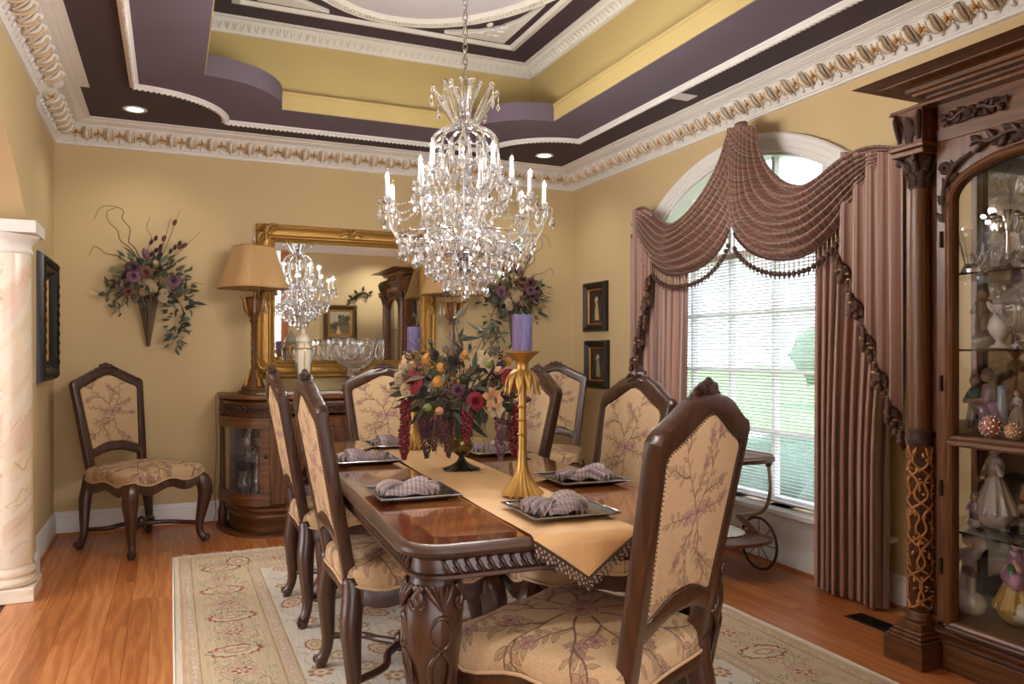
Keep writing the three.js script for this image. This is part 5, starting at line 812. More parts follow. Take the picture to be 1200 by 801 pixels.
// ---------------------------------------------------------------- buffet with bowed glass ends
{
  const L = 0.336, Rr = 2.164, zc = -5.80, rx = 0.264, rz = 0.45, BK = ZB + 0.035, n = 12;
  const plan = (o, ext = 0) => [[L - o, BK], ...arc(L + rx, zc, rx + o, PI, PI / 2, n, rz + o).map(([x, z]) => [x, z]), ...arc(Rr - rx, zc, rx + o, PI / 2, 0, n, rz + o), [Rr + o, BK]];
  const t = thing('buffet', 'bow-ended walnut buffet with curved glass doors below the gilt mirror', 'buffet', [0, 0, 0]);
  const lay = (poly, h, y, m, name, bev = 0) => mesh(name, boxUV(flat(extrude(poly.map(([x, z]) => [x, -z]).reverse(), h - 2 * bev, bev), y + bev), 'x'), m, t);
  lay(plan(0.03), 0.028, 0.902, MT.walnut, 'top', 0.006);
  mesh('top_moulding', sweep([[0.026, 0.902], [0.02, 0.895], [0.006, 0.886], [0.0, 0.872]], plan(0), false, -1), MT.walnut, t);
  mesh('frieze', sweep([[0, 0.875], [0.004, 0.872], [0.004, 0.805], [0.012, 0.80], [0.012, 0.79], [-0.01, 0.785]], plan(0), false, -1), MT.carved, t);
  mesh('plinth_moulding', sweep([[0.0, 0.2], [0.006, 0.19], [0.018, 0.178], [0.018, 0.16], [0.028, 0.15], [0.034, 0.13], [0.03, 0.115], [0.038, 0.1], [0.042, 0.06], [0.046, 0.05], [0.046, 0.012], [0.02, 0.012]], plan(0), false, -1), MT.walnut, t);
  lay(plan(0.044), 0.012, 0.0, MT.walnut, 'base');
  lay(plan(-0.012), 0.02, 0.19, MT.walnut, 'bottom_board'); lay(plan(-0.012), 0.02, 0.782, MT.walnut, 'upper_board');
  const plate = plan(-0.03); mesh('glass_shelf', boxUV(flat(extrude(plate.map(([x, z]) => [x, -z]).reverse(), 0.008), 0.48)), MT.shelfGlass, t);
  mesh('back_panel', bx(Rr - L, 0.72, 0.012, (L + Rr) / 2, 0.53, BK + 0.006), MT.mahog, t);
  // centre section with pilasters and panelled doors
  const zf = zc + rz;
  for (const x of [0.652, 1.848]) mesh('pilaster', bx(0.105, 0.58, 0.05, x, 0.495, zf - 0.02, 0.006), MT.walnut, t);
  for (const [x0, x1] of [[0.70, 1.25], [1.25, 1.80]]) { const d = mesh('door', bx(x1 - x0 - 0.006, 0.58, 0.022, (x0 + x1) / 2, 0.495, zf - 0.012, 0.004), MT.walnut, t); mesh('door_panel', bx(x1 - x0 - 0.14, 0.44, 0.012, (x0 + x1) / 2, 0.495, zf + 0.001, 0.006), MT.carved, d); mesh('knob', lathe([[0, 0], [0.006, 0], [0.005, 0.012], [0.014, 0.02], [0.012, 0.028], [0, 0.032]], 12).rotateX(PI / 2).translate(x0 < 1 ? x1 - 0.04 : x0 + 0.04, 0.52, zf), MT.bronze, d); }
  mesh('divider', bx(0.02, 0.58, 0.5, 0.665, 0.495, zf - 0.27), MT.mahog, t); mesh('divider', bx(0.02, 0.58, 0.5, 1.835, 0.495, zf - 0.27), MT.mahog, t);
  // bowed glass doors at both ends
  for (const s of [1, -1]) {
    const P = (a) => { const x = L + rx + rx * Math.cos(a), z = zc + rz * Math.sin(a); return [s > 0 ? x : L + Rr - x, z]; };
    const seg = (a0, a1, k = 10) => Array.from({ length: k + 1 }, (_, i) => P(lerp(a0, a1, i / k)));
    const d = mesh('curved_door', (() => { const bars = []; for (const [y0, y1] of [[0.205, 0.285], [0.715, 0.785]]) bars.push(sweep([[-0.03, y0], [0.004, y0], [0.008, y0 + 0.006], [0.008, y1 - 0.006], [0.004, y1], [-0.03, y1], [-0.03, y0]], seg(PI, PI / 2, 14), false, s > 0 ? -1 : 1)); for (const [a0, a1] of [[PI, 2.72], [1.80, PI / 2]]) bars.push(sweep([[-0.03, 0.2], [0.006, 0.2], [0.006, 0.785], [-0.03, 0.785]], seg(a0, a1, 5), false, s > 0 ? -1 : 1)); return merge(bars); })(), MT.walnut, t);
    mesh('door_glass', sweep([[-0.014, 0.285], [-0.010, 0.285], [-0.010, 0.715], [-0.014, 0.715], [-0.014, 0.285]], seg(2.76, 1.76, 10), false, s > 0 ? -1 : 1), MT.glass, d);
    const k = P(1.68); mesh('knob', lathe([[0, 0], [0.006, 0], [0.005, 0.012], [0.014, 0.02], [0.012, 0.03], [0, 0.033]], 12).rotateX(PI / 2).translate(k[0], 0.53, k[1] + 0.004), MT.bronze, d);
    const end = mesh('scroll_corner', lathe([[0, 0.012], [0.03, 0.012], [0.032, 0.1], [0.022, 0.13], [0.018, 0.19], [0.016, 0.5], [0.018, 0.785], [0.026, 0.81], [0.018, 0.87], [0.024, 0.9], [0, 0.9]], 14).translate(s > 0 ? L : Rr, 0, BK + 0.03), MT.walnut, t);
  }
  // frieze leaves
  const lf = merge([tube([[-0.028, -0.008, 0], [-0.010, 0.012, 0.006], [0.012, 0.012, 0.006], [0.026, -0.004, 0.002], [0.014, -0.01, 0.004]], [0.004, 0.007, 0.007, 0.005, 0.003], 6, 9), tube([[-0.02, 0.006, 0], [0, -0.012, 0.005], [0.024, -0.018, 0.001]], [0.003, 0.006, 0.002], 6, 7)]);
  const path = plan(0.004), cum = [0]; for (let i = 1; i < path.length; i++) cum.push(cum[i - 1] + Math.hypot(path[i][0] - path[i - 1][0], path[i][1] - path[i - 1][1]));
  for (let s = 0.2; s < cum[cum.length - 1] - 0.2; s += 0.058) { let i = 1; while (cum[i] < s) i++; const f = (s - cum[i - 1]) / (cum[i] - cum[i - 1]), a = path[i - 1], b = path[i], m = mesh('carved_leaf', lf, MT.darkCarve, t); m.position.set(lerp(a[0], b[0], f), 0.838, lerp(a[1], b[1], f)); m.rotation.y = -Math.atan2(b[1] - a[1], b[0] - a[0]); }
}
const BT = 0.931; // buffet top
single('lace_runner', boxUV(flat(extrude(arc(1.25, 5.60, 0.72, 0, 2 * PI, 48, 0.17).slice(0, 48), 0.002), BT)), MT.linen, 'white lace cloth laid along the buffet top', 'cloth');
// crystal seen inside the bowed glass door
{
  const goblet = merge([lathe([[0, 0], [0.03, 0], [0.028, 0.004], [0.005, 0.01], [0.005, 0.07], [0.02, 0.085], [0.032, 0.11], [0.035, 0.15], [0.033, 0.15], [0.03, 0.11], [0.018, 0.09], [0, 0.085]], 14)]);
  const vaseG = lathe([[0, 0], [0.04, 0], [0.045, 0.01], [0.03, 0.03], [0.05, 0.09], [0.045, 0.14], [0.03, 0.17], [0.045, 0.2], [0.042, 0.2], [0.026, 0.17], [0.04, 0.13], [0.044, 0.09], [0, 0.03]], 14);
  [[0.47, 0.489, -5.52, 0], [0.56, 0.489, -5.50, 0], [0.50, 0.489, -5.66, 1], [0.46, 0.211, -5.55, 1], [0.57, 0.211, -5.49, 0], [0.54, 0.211, -5.62, 1]].forEach(([x, y, z, k]) => single(k ? 'crystal_vase' : 'crystal_goblet', k ? vaseG : goblet, MT.crystal, (k ? 'cut crystal vase' : 'cut crystal goblet') + (y > 0.4 ? ' on the glass shelf behind the bowed door' : ' on the floor of the buffet behind the bowed door'), k ? 'vase' : 'goblet', [x, y, z], 0, 'crystal inside the buffet'));
}
// ---------------------------------------------------------------- gilt mirror
{
  const t = thing('gilt_mirror', 'large rectangular mirror in an ornate gold frame above the buffet', 'mirror', [1.25, 1.59, ZB]);
  const hw = 0.68, hh = 0.562, R = (o) => [[-hw + o, -hh + o], [hw - o, -hh + o], [hw - o, hh - o], [-hw + o, hh - o]];
  const up = (g) => basis(g, [1, 0, 0], [0, 0, 1], [0, -1, 0]);
  mesh('frame', up(sweep([[0, 0.002], [0, 0.03], [0.008, 0.042], [0.02, 0.046], [0.03, 0.04], [0.042, 0.046], [0.06, 0.052], [0.078, 0.048], [0.088, 0.036], [0.096, 0.038], [0.104, 0.03], [0.118, 0.022], [0.124, 0.024], [0.13, 0.014]], R(0), true, 1)), MT.goldCarved, t);
  mesh('mirror_glass', bx(2 * hw - 0.24, 2 * hh - 0.24, 0.006, 0, 0, 0.012), MT.mirror, t);
  mesh('backing', bx(2 * hw - 0.02, 2 * hh - 0.02, 0.006, 0, 0, 0.005), MT.black, t);
  const acan = (() => { const L = []; for (const s of [-1, 1]) { L.push(tube([[0, 0, 0.05], [s * 0.03, 0.02, 0.058], [s * 0.06, 0.01, 0.056], [s * 0.085, -0.012, 0.05], [s * 0.07, -0.02, 0.052]], [0.012, 0.014, 0.011, 0.007, 0.005], 7, 12)); L.push(tube([[0, 0, 0.05], [s * 0.03, -0.024, 0.054], [s * 0.055, -0.026, 0.05]], [0.01, 0.010, 0.004], 6, 8)); L.push(tube([[0, 0.01, 0.052], [s * 0.014, 0.04, 0.052], [s * 0.035, 0.048, 0.044]], [0.009, 0.009, 0.004], 6, 8)); } for (let k = 0; k < 5; k++) L.push(place(new THREE.SphereGeometry(0.014, 7, 5), Math.cos(k * 1.257) * 0.018, Math.sin(k * 1.257) * 0.018, 0.056, 0, 0, k * 1.257, 1.3, 0.7, 0.7)); L.push(place(new THREE.SphereGeometry(0.010, 8, 6), 0, 0, 0.064)); return merge(L); })();
  const put = (x, y, r, s) => { const m = mesh('frame_ornament', acan, MT.gold, t); m.position.set(x, y, -0.006); m.rotation.z = r; m.scale.setScalar(s * 1.08); };
  const o = 0.066; for (const [sx, sy] of [[-1, 1], [1, 1], [1, -1], [-1, -1]]) { put(sx * (hw - o), sy * (hh - o), Math.atan2(sy, sx) - PI / 2, 1.05); }
  put(0, hh - 0.055, 0, 0.95); put(0, -hh + 0.055, PI, 0.95); put(-hw + 0.055, 0, PI / 2, 0.95); put(hw - 0.055, 0, -PI / 2, 0.95); put(-0.36, hh - 0.055, 0, 0.7); put(0.36, hh - 0.055, 0, 0.7);
  const bd = new THREE.SphereGeometry(0.0055, 5, 4), bl = []; for (let x = -hw + 0.13; x <= hw - 0.13; x += 0.016) for (const s of [-1, 1]) bl.push(place(bd, x, s * (hh - 0.113), 0.027)); for (let y = -hh + 0.13; y <= hh - 0.13; y += 0.016) for (const s of [-1, 1]) bl.push(place(bd, s * (hw - 0.113), y, 0.027));
  stuff(mesh('bead_border', merge(bl), MT.gold, t));
}
// ---------------------------------------------------------------- buffet lamps
{
  const N = 72, cut = (u, w) => { const a = u * 2 * PI, c = Math.cos(a), s = Math.sin(a), p = Math.pow(Math.pow(Math.abs(c), 5) + Math.pow(Math.abs(s), 5), -1 / 5); return [c * p * w, s * p * w]; };
  const shade = sheet(N * 4, 8, (u, v) => { const w = lerp(0.112, 0.192, Math.pow(v, 1.12)), q = cut(u, w * (1 + 0.022 * Math.cos(u * N * 2 * PI))); return [q[0], 1.018 - 0.292 * v, q[1], u, v]; }, 0.002);
  const bandG = (w, y) => tube(Array.from({ length: 65 }, (_, i) => { const q = cut(i / 64, w); return V3(q[0], y, q[1]); }), 0.004, 5);
  const sm = mat({ color: '#c8a06c', roughness: 0.8, transmission: 0.12, thickness: 0 }), lm = mat({ color: '#6e4c2c', roughness: 0.42, metalness: 0.5, bumpMap: rep(noiseBump, 10, 10), bumpScale: 0.003 });
  function lamp(x, label) {
    const t = thing('table_lamp', label, 'lamp', [x, BT, -5.655], 0.5, 'pleated-shade buffet lamps');
    mesh('base', merge([bx(0.15, 0.022, 0.15, 0, 0.011, 0, 0.005), bx(0.125, 0.02, 0.125, 0, 0.032, 0, 0.005), new THREE.CylinderGeometry(0.022, 0.082, 0.13, 4, 6).rotateY(PI / 4).translate(0, 0.105, 0)]), lm, t);
    const ac = []; for (let k = 0; k < 4; k++) ac.push(tube([[0, 0.05, 0.062], [0, 0.09, 0.058], [0, 0.13, 0.036], [0, 0.165, 0.03]], [0.016, 0.014, 0.008, 0.004], 6, 8).rotateY(k * PI / 2)); mesh('base_leaves', merge(ac), MT.goldDull, t);
    const tw = []; for (let k = 0; k < 3; k++) tw.push(tube(Array.from({ length: 26 }, (_, i) => { const y = 0.165 + i / 25 * 0.33, a = k * 2.094 + i * 0.42; return V3(Math.cos(a) * 0.009, y, Math.sin(a) * 0.009); }), 0.0105, 6)); mesh('twisted_stem', merge(tw), lm, t);
    mesh('urn', lathe([[0, 0.49], [0.022, 0.49], [0.028, 0.505], [0.018, 0.52], [0.034, 0.535], [0.05, 0.57], [0.064, 0.615], [0.056, 0.645], [0.066, 0.66], [0.045, 0.668], [0, 0.67]], 24), lm, t);
    const sc = []; for (let k = 0; k < 6; k++) sc.push(tube([[0.034, 0.545, 0], [0.056, 0.575, 0], [0.066, 0.62, 0], [0.078, 0.662, 0], [0.092, 0.672, 0], [0.094, 0.66, 0], [0.086, 0.656, 0]], [0.006, 0.011, 0.012, 0.009, 0.006, 0.005, 0.004], 6, 14).rotateY(k * PI / 3)); mesh('leaf_scrolls', merge(sc), MT.goldDull, t);
    for (let k = 0; k < 6; k++) { const p = mesh('crystal_drop', lathe([[0, 0.66], [0.004, 0.65], [0.003, 0.63], [0.0085, 0.59], [0.006, 0.565], [0, 0.555]], 6).translate(0.088, 0, 0).rotateY(k * PI / 3), MT.crystal, t); }
    const s = mesh('shade', shade, sm, t); mesh('shade_trim', bandG(0.192, 0.727), MT.goldDull, s); mesh('shade_trim', bandG(0.112, 1.016), MT.goldDull, s);
    mesh('rod', tube([[0, 0.66, 0], [0, 1.05, 0]], 0.004, 6), MT.goldDull, t);
    mesh('finial', lathe([[0, 1.03], [0.014, 1.033], [0.006, 1.045], [0.016, 1.06], [0.014, 1.08], [0.005, 1.11], [0.007, 1.13], [0, 1.14]], 10), MT.crystal, t);
  }
  lamp(0.527, 'tall gilt table lamp with pleated tan shade on the column end of the buffet'); lamp(1.98, 'tall gilt table lamp with pleated tan shade on the window end of the buffet');
}
// ---------------------------------------------------------------- porcelain vase, crystal bowl and jar on the buffet
{
  const art = canvasTex(512, 256, (g, w, h) => { g.fillStyle = '#e6ddc8'; g.fillRect(0, 0, w, h); g.fillStyle = '#c8a45a'; for (const x of [0, 252, 508]) g.fillRect(x - 4, 0, 8, h); for (const cx of [126, 382]) { g.fillStyle = '#d8cdb6'; g.fillRect(cx - 64, 20, 128, h - 40); g.strokeStyle = '#b8913f'; g.lineWidth = 5; g.strokeRect(cx - 64, 20, 128, h - 40); g.fillStyle = '#9fb0a2'; g.fillRect(cx - 58, 26, 116, 80); g.fillStyle = '#7d8a5c'; g.fillRect(cx - 58, 150, 116, 80); for (const [x, c] of [[-22, '#b0506a'], [18, '#6a6a9a']]) { g.fillStyle = c; g.beginPath(); g.moveTo(cx + x, 100); g.lineTo(cx + x - 26, 205); g.lineTo(cx + x + 26, 205); g.fill(); g.fillStyle = '#e0b898'; g.beginPath(); g.arc(cx + x, 92, 12, 0, 7); g.fill(); } } }, true, true);
  const pm = mat({ map: art, roughness: 0.2, clearcoat: 0.8 });
  const t = thing('porcelain_vase', 'white lidded porcelain vase with painted courting couple and gilt lines', 'vase', [0.855, BT, -5.60]);
  mesh('foot', lathe([[0, 0], [0.042, 0], [0.044, 0.012], [0.026, 0.022], [0.018, 0.045], [0.024, 0.06], [0, 0.062]], 24), MT.gold, t);
  mesh('painted_body', lathe([[0.024, 0.06], [0.04, 0.085], [0.056, 0.16], [0.066, 0.27], [0.064, 0.31], [0.05, 0.34], [0.034, 0.352]], 32), pm, t);
  mesh('lid', lathe([[0.034, 0.352], [0.05, 0.36], [0.046, 0.385], [0.03, 0.41], [0.012, 0.42], [0.014, 0.435], [0.008, 0.45], [0, 0.455]], 24), mat({ color: '#e2dac6', roughness: 0.2, clearcoat: 0.7 }), t);
  mesh('gilt_band', lathe([[0.065, 0.305], [0.068, 0.31], [0.065, 0.316]], 28), MT.gold, t);
  for (const s of [-1, 1]) mesh('handle', tube([[s * 0.06, 0.32, 0], [s * 0.085, 0.33, 0], [s * 0.09, 0.29, 0], [s * 0.066, 0.25, 0]], 0.006, 6, 10), MT.gold, t);
  const b = thing('crystal_punch_bowl', 'large scalloped cut crystal punch bowl on a pedestal', 'bowl', [1.225, BT + 0.002, -5.60]);
  const lobes = 11, bw = sheet(132, 16, (u, v) => { const a = u * 2 * PI, e = Math.sin(v * PI * 0.5), sc = 1 + 0.045 * Math.abs(Math.sin(a * lobes / 2)) * e, r = (0.05 + 0.155 * Math.pow(e, 0.7) - 0.02 * v * v * v) * sc; return [Math.cos(a) * r, 0.165 + 0.205 * v + 0.016 * Math.abs(Math.sin(a * lobes / 2)) * v * v, Math.sin(a) * r]; }, 0.006);
  mesh('bowl', bw, MT.crystal, b); mesh('pedestal', crease(lathe([[0, 0], [0.105, 0], [0.11, 0.012], [0.09, 0.03], [0.055, 0.06], [0.05, 0.1], [0.062, 0.13], [0.05, 0.168], [0, 0.17]], 14), 0.2), MT.crystal, b);
  const cutw = []; for (let k = 0; k < lobes; k++) { const a = (k + 0.5) / lobes * 2 * PI; cutw.push(tube(arc(0, 0, 1, 0, 2 * PI, 18).map(([p, q]) => { const aa = a + p * 0.2, yy = 0.29 + q * 0.055, r = 0.207 - Math.abs(yy - 0.31) * 0.18; return V3(Math.cos(aa) * r, yy, Math.sin(aa) * r); }), 0.004, 5)); }
  mesh('cut_medallions', merge(cutw), MT.crystal, b);
  const j = thing('crystal_jar', 'small domed crystal jar on the buffet beside the candle', 'jar', [1.60, BT + 0.002, -5.62]);
  mesh('jar', lathe([[0, 0], [0.05, 0], [0.058, 0.02], [0.066, 0.09], [0.062, 0.15], [0.05, 0.165], [0.046, 0.165], [0.058, 0.14], [0.06, 0.09], [0, 0.02]], 18), MT.crystal, j); mesh('lid', lathe([[0.052, 0.166], [0.058, 0.172], [0.05, 0.2], [0.025, 0.225], [0.008, 0.23], [0.012, 0.245], [0, 0.255]], 18), MT.crystal, j);
}
single('lamp_cord', tube([[0.44, BT + 0.004, -5.72], [0.36, BT + 0.004, -5.80], [0.297, BT - 0.004, -5.87], [0.292, 0.86, -5.885], [0.298, 0.55, -5.88], [0.286, 0.25, -5.88], [0.292, 0.06, -5.885], [0.28, 0.03, -5.89]], 0.0026, 6, 40), mat({ color: '#8f7c42', roughness: 0.6 }), 'thin brass-coloured lamp cord hanging down the column end of the buffet', 'cord');
{ const t = thing('switch_plate', 'small white light switch plate on the arcade wall below the carved frame', 'switch', [XL, 0.98, -5.05], PI / 2); mesh('plate', bx(0.075, 0.115, 0.006, 0, 0, 0.003, 0.002), MT.white, t); mesh('toggle', bx(0.01, 0.022, 0.014, 0, 0.004, 0.012, 0.002), MT.white, t); }
// ---------------------------------------------------------------- flower sconces on the mirror wall
function sconce(cx, s0, mir, label) {
  const W = ZB + 0.002, t = thing('wall_flower_sconce', label, 'flowers', [cx, 1.26, W], 0, 'twig cone wall sconces with dried flowers');
  t.scale.x = mir;
  const cone = []; seed(s0); for (let k = 0; k < 26; k++) { const a = k / 26 * 2 * PI, sw = rr(-0.4, 0.4); cone.push(tube([[0.006 * Math.cos(a), 0, 0.022 + 0.006 * Math.sin(a)], [0.03 * Math.cos(a + sw * 0.5), 0.16, 0.045 + 0.03 * Math.sin(a + sw * 0.5)], [0.062 * Math.cos(a + sw), 0.34, 0.07 + 0.055 * Math.sin(a + sw)]], [0.004, 0.0065, 0.006], 5, 6)); } cone.push(lathe([[0, -0.004], [0.01, 0], [0.012, 0.012], [0.008, 0.03]], 8).translate(0, 0, 0.022));
  mesh('twig_cone', merge(cone), mat({ color: '#6a5844', roughness: 0.95 }), t);
  const greens = [MT.leafs[1], MT.leafs[2], MT.eucalypt, MT.leafs[4], MT.leafs[3]];
  const ok = (p) => p.z > 0.015; leaves(t, 230, [0, 0.45, 0.08], [0.31, 0.19, 0.14], greens, s0 + 1, 0.9, ok); leaves(t, 60, [0.2, 0.28, 0.06], [0.10, 0.24, 0.07], [MT.eucalypt, MT.leafs[3], MT.leafs[0]], s0 + 2, 0.95, ok); leaves(t, 24, [-0.2, 0.36, 0.06], [0.09, 0.12, 0.06], greens, s0 + 3, 0.9, ok);
  const F = V3(0, 0, 1), put = (n, g, m, x, y, z, s = 1, dx = 0, dy = 0.2) => flowerAt(t, n, g, m, V3(x, y, z), V3(dx, dy, 1), s, x * 30);
  put('dried_rose', roseGeo, MT.petal.plum, -0.09, 0.52, 0.17, 1.3); put('dried_rose', roseGeo, MT.petal.mauve, -0.085, 0.46, 0.18, 1.25); put('dried_rose', roseGeo, MT.petal.mauve, 0.16, 0.44, 0.15, 1.3); put('dried_rose', roseGeo, MT.petal.rust, -0.01, 0.49, 0.18, 1.2); put('dried_rose', roseGeo, MT.petal.rust, -0.12, 0.36, 0.13, 0.9);
  flowerAt(t, 'tulip_bud', budGeo, MT.petal.mauve, V3(0.0, 0.58, 0.12), V3(-0.35, 1, 0.2), 1.7); flowerAt(t, 'poppy_head', lathe([[0, 0], [0.012, 0.004], [0.018, 0.02], [0.012, 0.036], [0.015, 0.04], [0, 0.042]], 10), MT.petal.tan, V3(0.045, 0.54, 0.16), V3(0.1, 0.5, 1), 1.2);
  for (const [x, y] of [[0.0, 0.44], [0.03, 0.39], [0.1, 0.36], [0.09, 0.32]]) put('dried_hydrangea', hydG, MT.petal.cream, x, y, 0.16, 1.05); put('dried_hydrangea', hydG, MT.petal.tan, -0.03, 0.36, 0.15, 0.9); put('dried_hydrangea', hydG, MT.petal.mauve, -0.16, 0.42, 0.12, 0.9); put('dried_hydrangea', hydG, MT.eucalypt, 0.2, 0.38, 0.12, 1.0);
  seed(s0 + 9); for (let k = 0; k < 60; k++) { const a = rr(0, 6.28), q = Math.sqrt(rnd()), x = Math.cos(a) * q * 0.25, y = 0.44 + Math.sin(a) * q * 0.15; put('filler_sprig', fluffG[k % 2], [MT.petal.rust, MT.petal.tan, MT.berryDark, MT.leafs[4], MT.petal.plum, MT.leafs[0]][k % 6], x, y, 0.06 + 0.1 * (1 - q), rr(0.9, 1.5), x * 3, 0.4); }
  // curly willow, wheat stems and trailing vine
  const tw = (pts, r = 0.0035) => mesh('curly_twig', tube(pts.map(([x, y, z]) => V3(x, y, z)), [r, r * 0.8, r * 0.6, r * 0.4], 5, 26), MT.twig, t);
  tw([[-0.02, 0.48, 0.08], [-0.08, 0.66, 0.09], [-0.12, 0.70, 0.07], [-0.11, 0.79, 0.1], [-0.16, 0.86, 0.07], [-0.15, 0.91, 0.09], [-0.23, 0.94, 0.07], [-0.29, 0.92, 0.08], [-0.33, 0.84, 0.06]]); tw([[-0.03, 0.48, 0.08], [-0.1, 0.65, 0.06], [-0.17, 0.71, 0.08], [-0.19, 0.78, 0.05], [-0.24, 0.83, 0.08], [-0.25, 0.9, 0.06], [-0.2, 0.93, 0.05]]); tw([[-0.06, 0.5, 0.08], [-0.18, 0.6, 0.09], [-0.26, 0.62, 0.07], [-0.32, 0.66, 0.09], [-0.36, 0.6, 0.06]]); tw([[0.0, 0.5, 0.08], [0.0, 0.66, 0.09], [0.02, 0.74, 0.07], [-0.01, 0.8, 0.08], [0.01, 0.88, 0.06]], 0.0028);
  for (const [x, y, z, h] of [[0.20, 0.94, 0.08, 0.8], [0.14, 0.88, 0.1, 0.62], [0.33, 0.80, 0.08, 0.66], [0.1, 0.76, 0.09, 0.6], [0.22, 0.7, 0.12, 0.9]]) { mesh('wheat_stem', tube([[0.03, 0.48, 0.08], [x * 0.55 + 0.02, lerp(0.48, y, 0.55), z + 0.01], [x, y, z]], [0.003, 0.002, 0.001], 5, 8), MT.twig, t); flowerAt(t, 'seed_head', fluff(26, 0.011, 0.004, 3).scale(1, 2, 1), MT.petal.rust, V3(lerp(0.03, x, h), lerp(0.5, y, h), z + 0.006), V3(x, y - 0.5, 0), 1); }
  for (let k = 0; k < 9; k++) flowerAt(t, 'lavender_sprig', fluff(18, 0.008, 0.004, 7).scale(1, 2.4, 1), MT.berryDark, V3(0.02 + 0.028 * (k % 3) + 0.12 * (k > 5), 0.62 + 0.028 * (k % 5), 0.12), V3(0.4, 1, 0.1), 1);
  mesh('trailing_vine', tube([[0.16, 0.36, 0.1], [0.22, 0.24, 0.09], [0.2, 0.12, 0.08], [0.15, 0.02, 0.06], [0.12, -0.03, 0.05]], [0.003, 0.003, 0.002, 0.002, 0.001], 5, 16), MT.twig, t); mesh('trailing_vine', tube([[-0.12, 0.38, 0.1], [-0.16, 0.28, 0.09], [-0.2, 0.22, 0.07]], [0.003, 0.002, 0.001], 5, 10), MT.twig, t);
  leaves(t, 22, [0.18, 0.08, 0.06], [0.07, 0.14, 0.05], [MT.eucalypt, MT.leafs[3]], s0 + 5, 0.85, ok); leaves(t, 8, [-0.18, 0.25, 0.06], [0.06, 0.04, 0.04], [MT.leafs[3]], s0 + 6, 0.8, ok);
  const fe = []; for (let k = 0; k < 40; k++) { const q = k / 40, x = -0.08 - 0.16 * q, y = 0.5 + 0.10 * q - 0.1 * q * q; fe.push(tube([[x, y, 0.1], [x - 0.01, y + (k % 2 ? 0.03 : -0.03) * (1 - q * 0.6), 0.1]], 0.0016, 4)); } mesh('fern_frond', merge(fe), MT.petal.green, t);
}
sconce(-0.14, 900, 1, 'dried flower sconce in a twig cone on the wall beside the column'); sconce(2.60, 950, -1, 'dried flower sconce in a twig cone between the window-end lamp and the corner');
// ---------------------------------------------------------------- pictures
function picture(name, label, w, h, fw, dep, pos, turn, art, fm, liner, orn) {
  const t = thing(name, label, 'picture', pos, turn); const path = [[-w / 2, -h / 2], [w / 2, -h / 2], [w / 2, h / 2], [-w / 2, h / 2]], up = (g) => basis(g, [1, 0, 0], [0, 0, 1], [0, -1, 0]);
  mesh('frame', up(sweep([[0, 0.001], [0, dep * 0.6], [fw * 0.12, dep * 0.9], [fw * 0.3, dep], [fw * 0.45, dep * 0.8], [fw * 0.62, dep * 0.9], [fw * 0.8, dep * 0.6], [fw, dep * 0.35], [fw, 0.002]], path, true, 1)), fm, t);
  if (liner) mesh('liner', up(sweep([[fw - 0.001, dep * 0.4], [fw + 0.004, dep * 0.45], [fw + liner, dep * 0.25], [fw + liner, 0.002]], path, true, 1)), MT.goldDull, t);
  const iw = w - 2 * (fw + liner) + 0.004, ih = h - 2 * (fw + liner) + 0.004, g = bx(iw, ih, 0.004, 0, 0, 0.006), p = g.attributes.position, uv = g.attributes.uv; for (let i = 0; i < p.count; i++) uv.setXY(i, p.getX(i) / iw + 0.5, p.getY(i) / ih + 0.5);
  mesh('canvas', g, mat({ map: art, roughness: 0.45 }), t);
  if (orn) { const o = merge([tube([[-0.022, 0, 0], [-0.006, 0.013, 0.006], [0.010, 0.006, 0.006], [0.02, -0.008, 0.002], [0.01, -0.012, 0.004]], [0.004, 0.008, 0.008, 0.005, 0.004], 6, 9), place(new THREE.SphereGeometry(0.008, 6, 5), 0, 0, 0.007)]); const put = (x, y, r) => { const m = mesh('frame_ornament', o, fm, t); m.position.set(x, y, dep * 0.86); m.rotation.z = r; m.scale.setScalar(orn); }; const st = 0.05 * orn; for (let x = -w / 2 + fw * 0.5; x <= w / 2 - fw * 0.4; x += st) for (const s of [-1, 1]) put(x, s * (h / 2 - fw * 0.42), s > 0 ? 0 : PI); for (let y = -h / 2 + fw; y <= h / 2 - fw; y += st) for (const s of [-1, 1]) put(s * (w / 2 - fw * 0.42), y, s > 0 ? -PI / 2 : PI / 2); }
  return t;
}
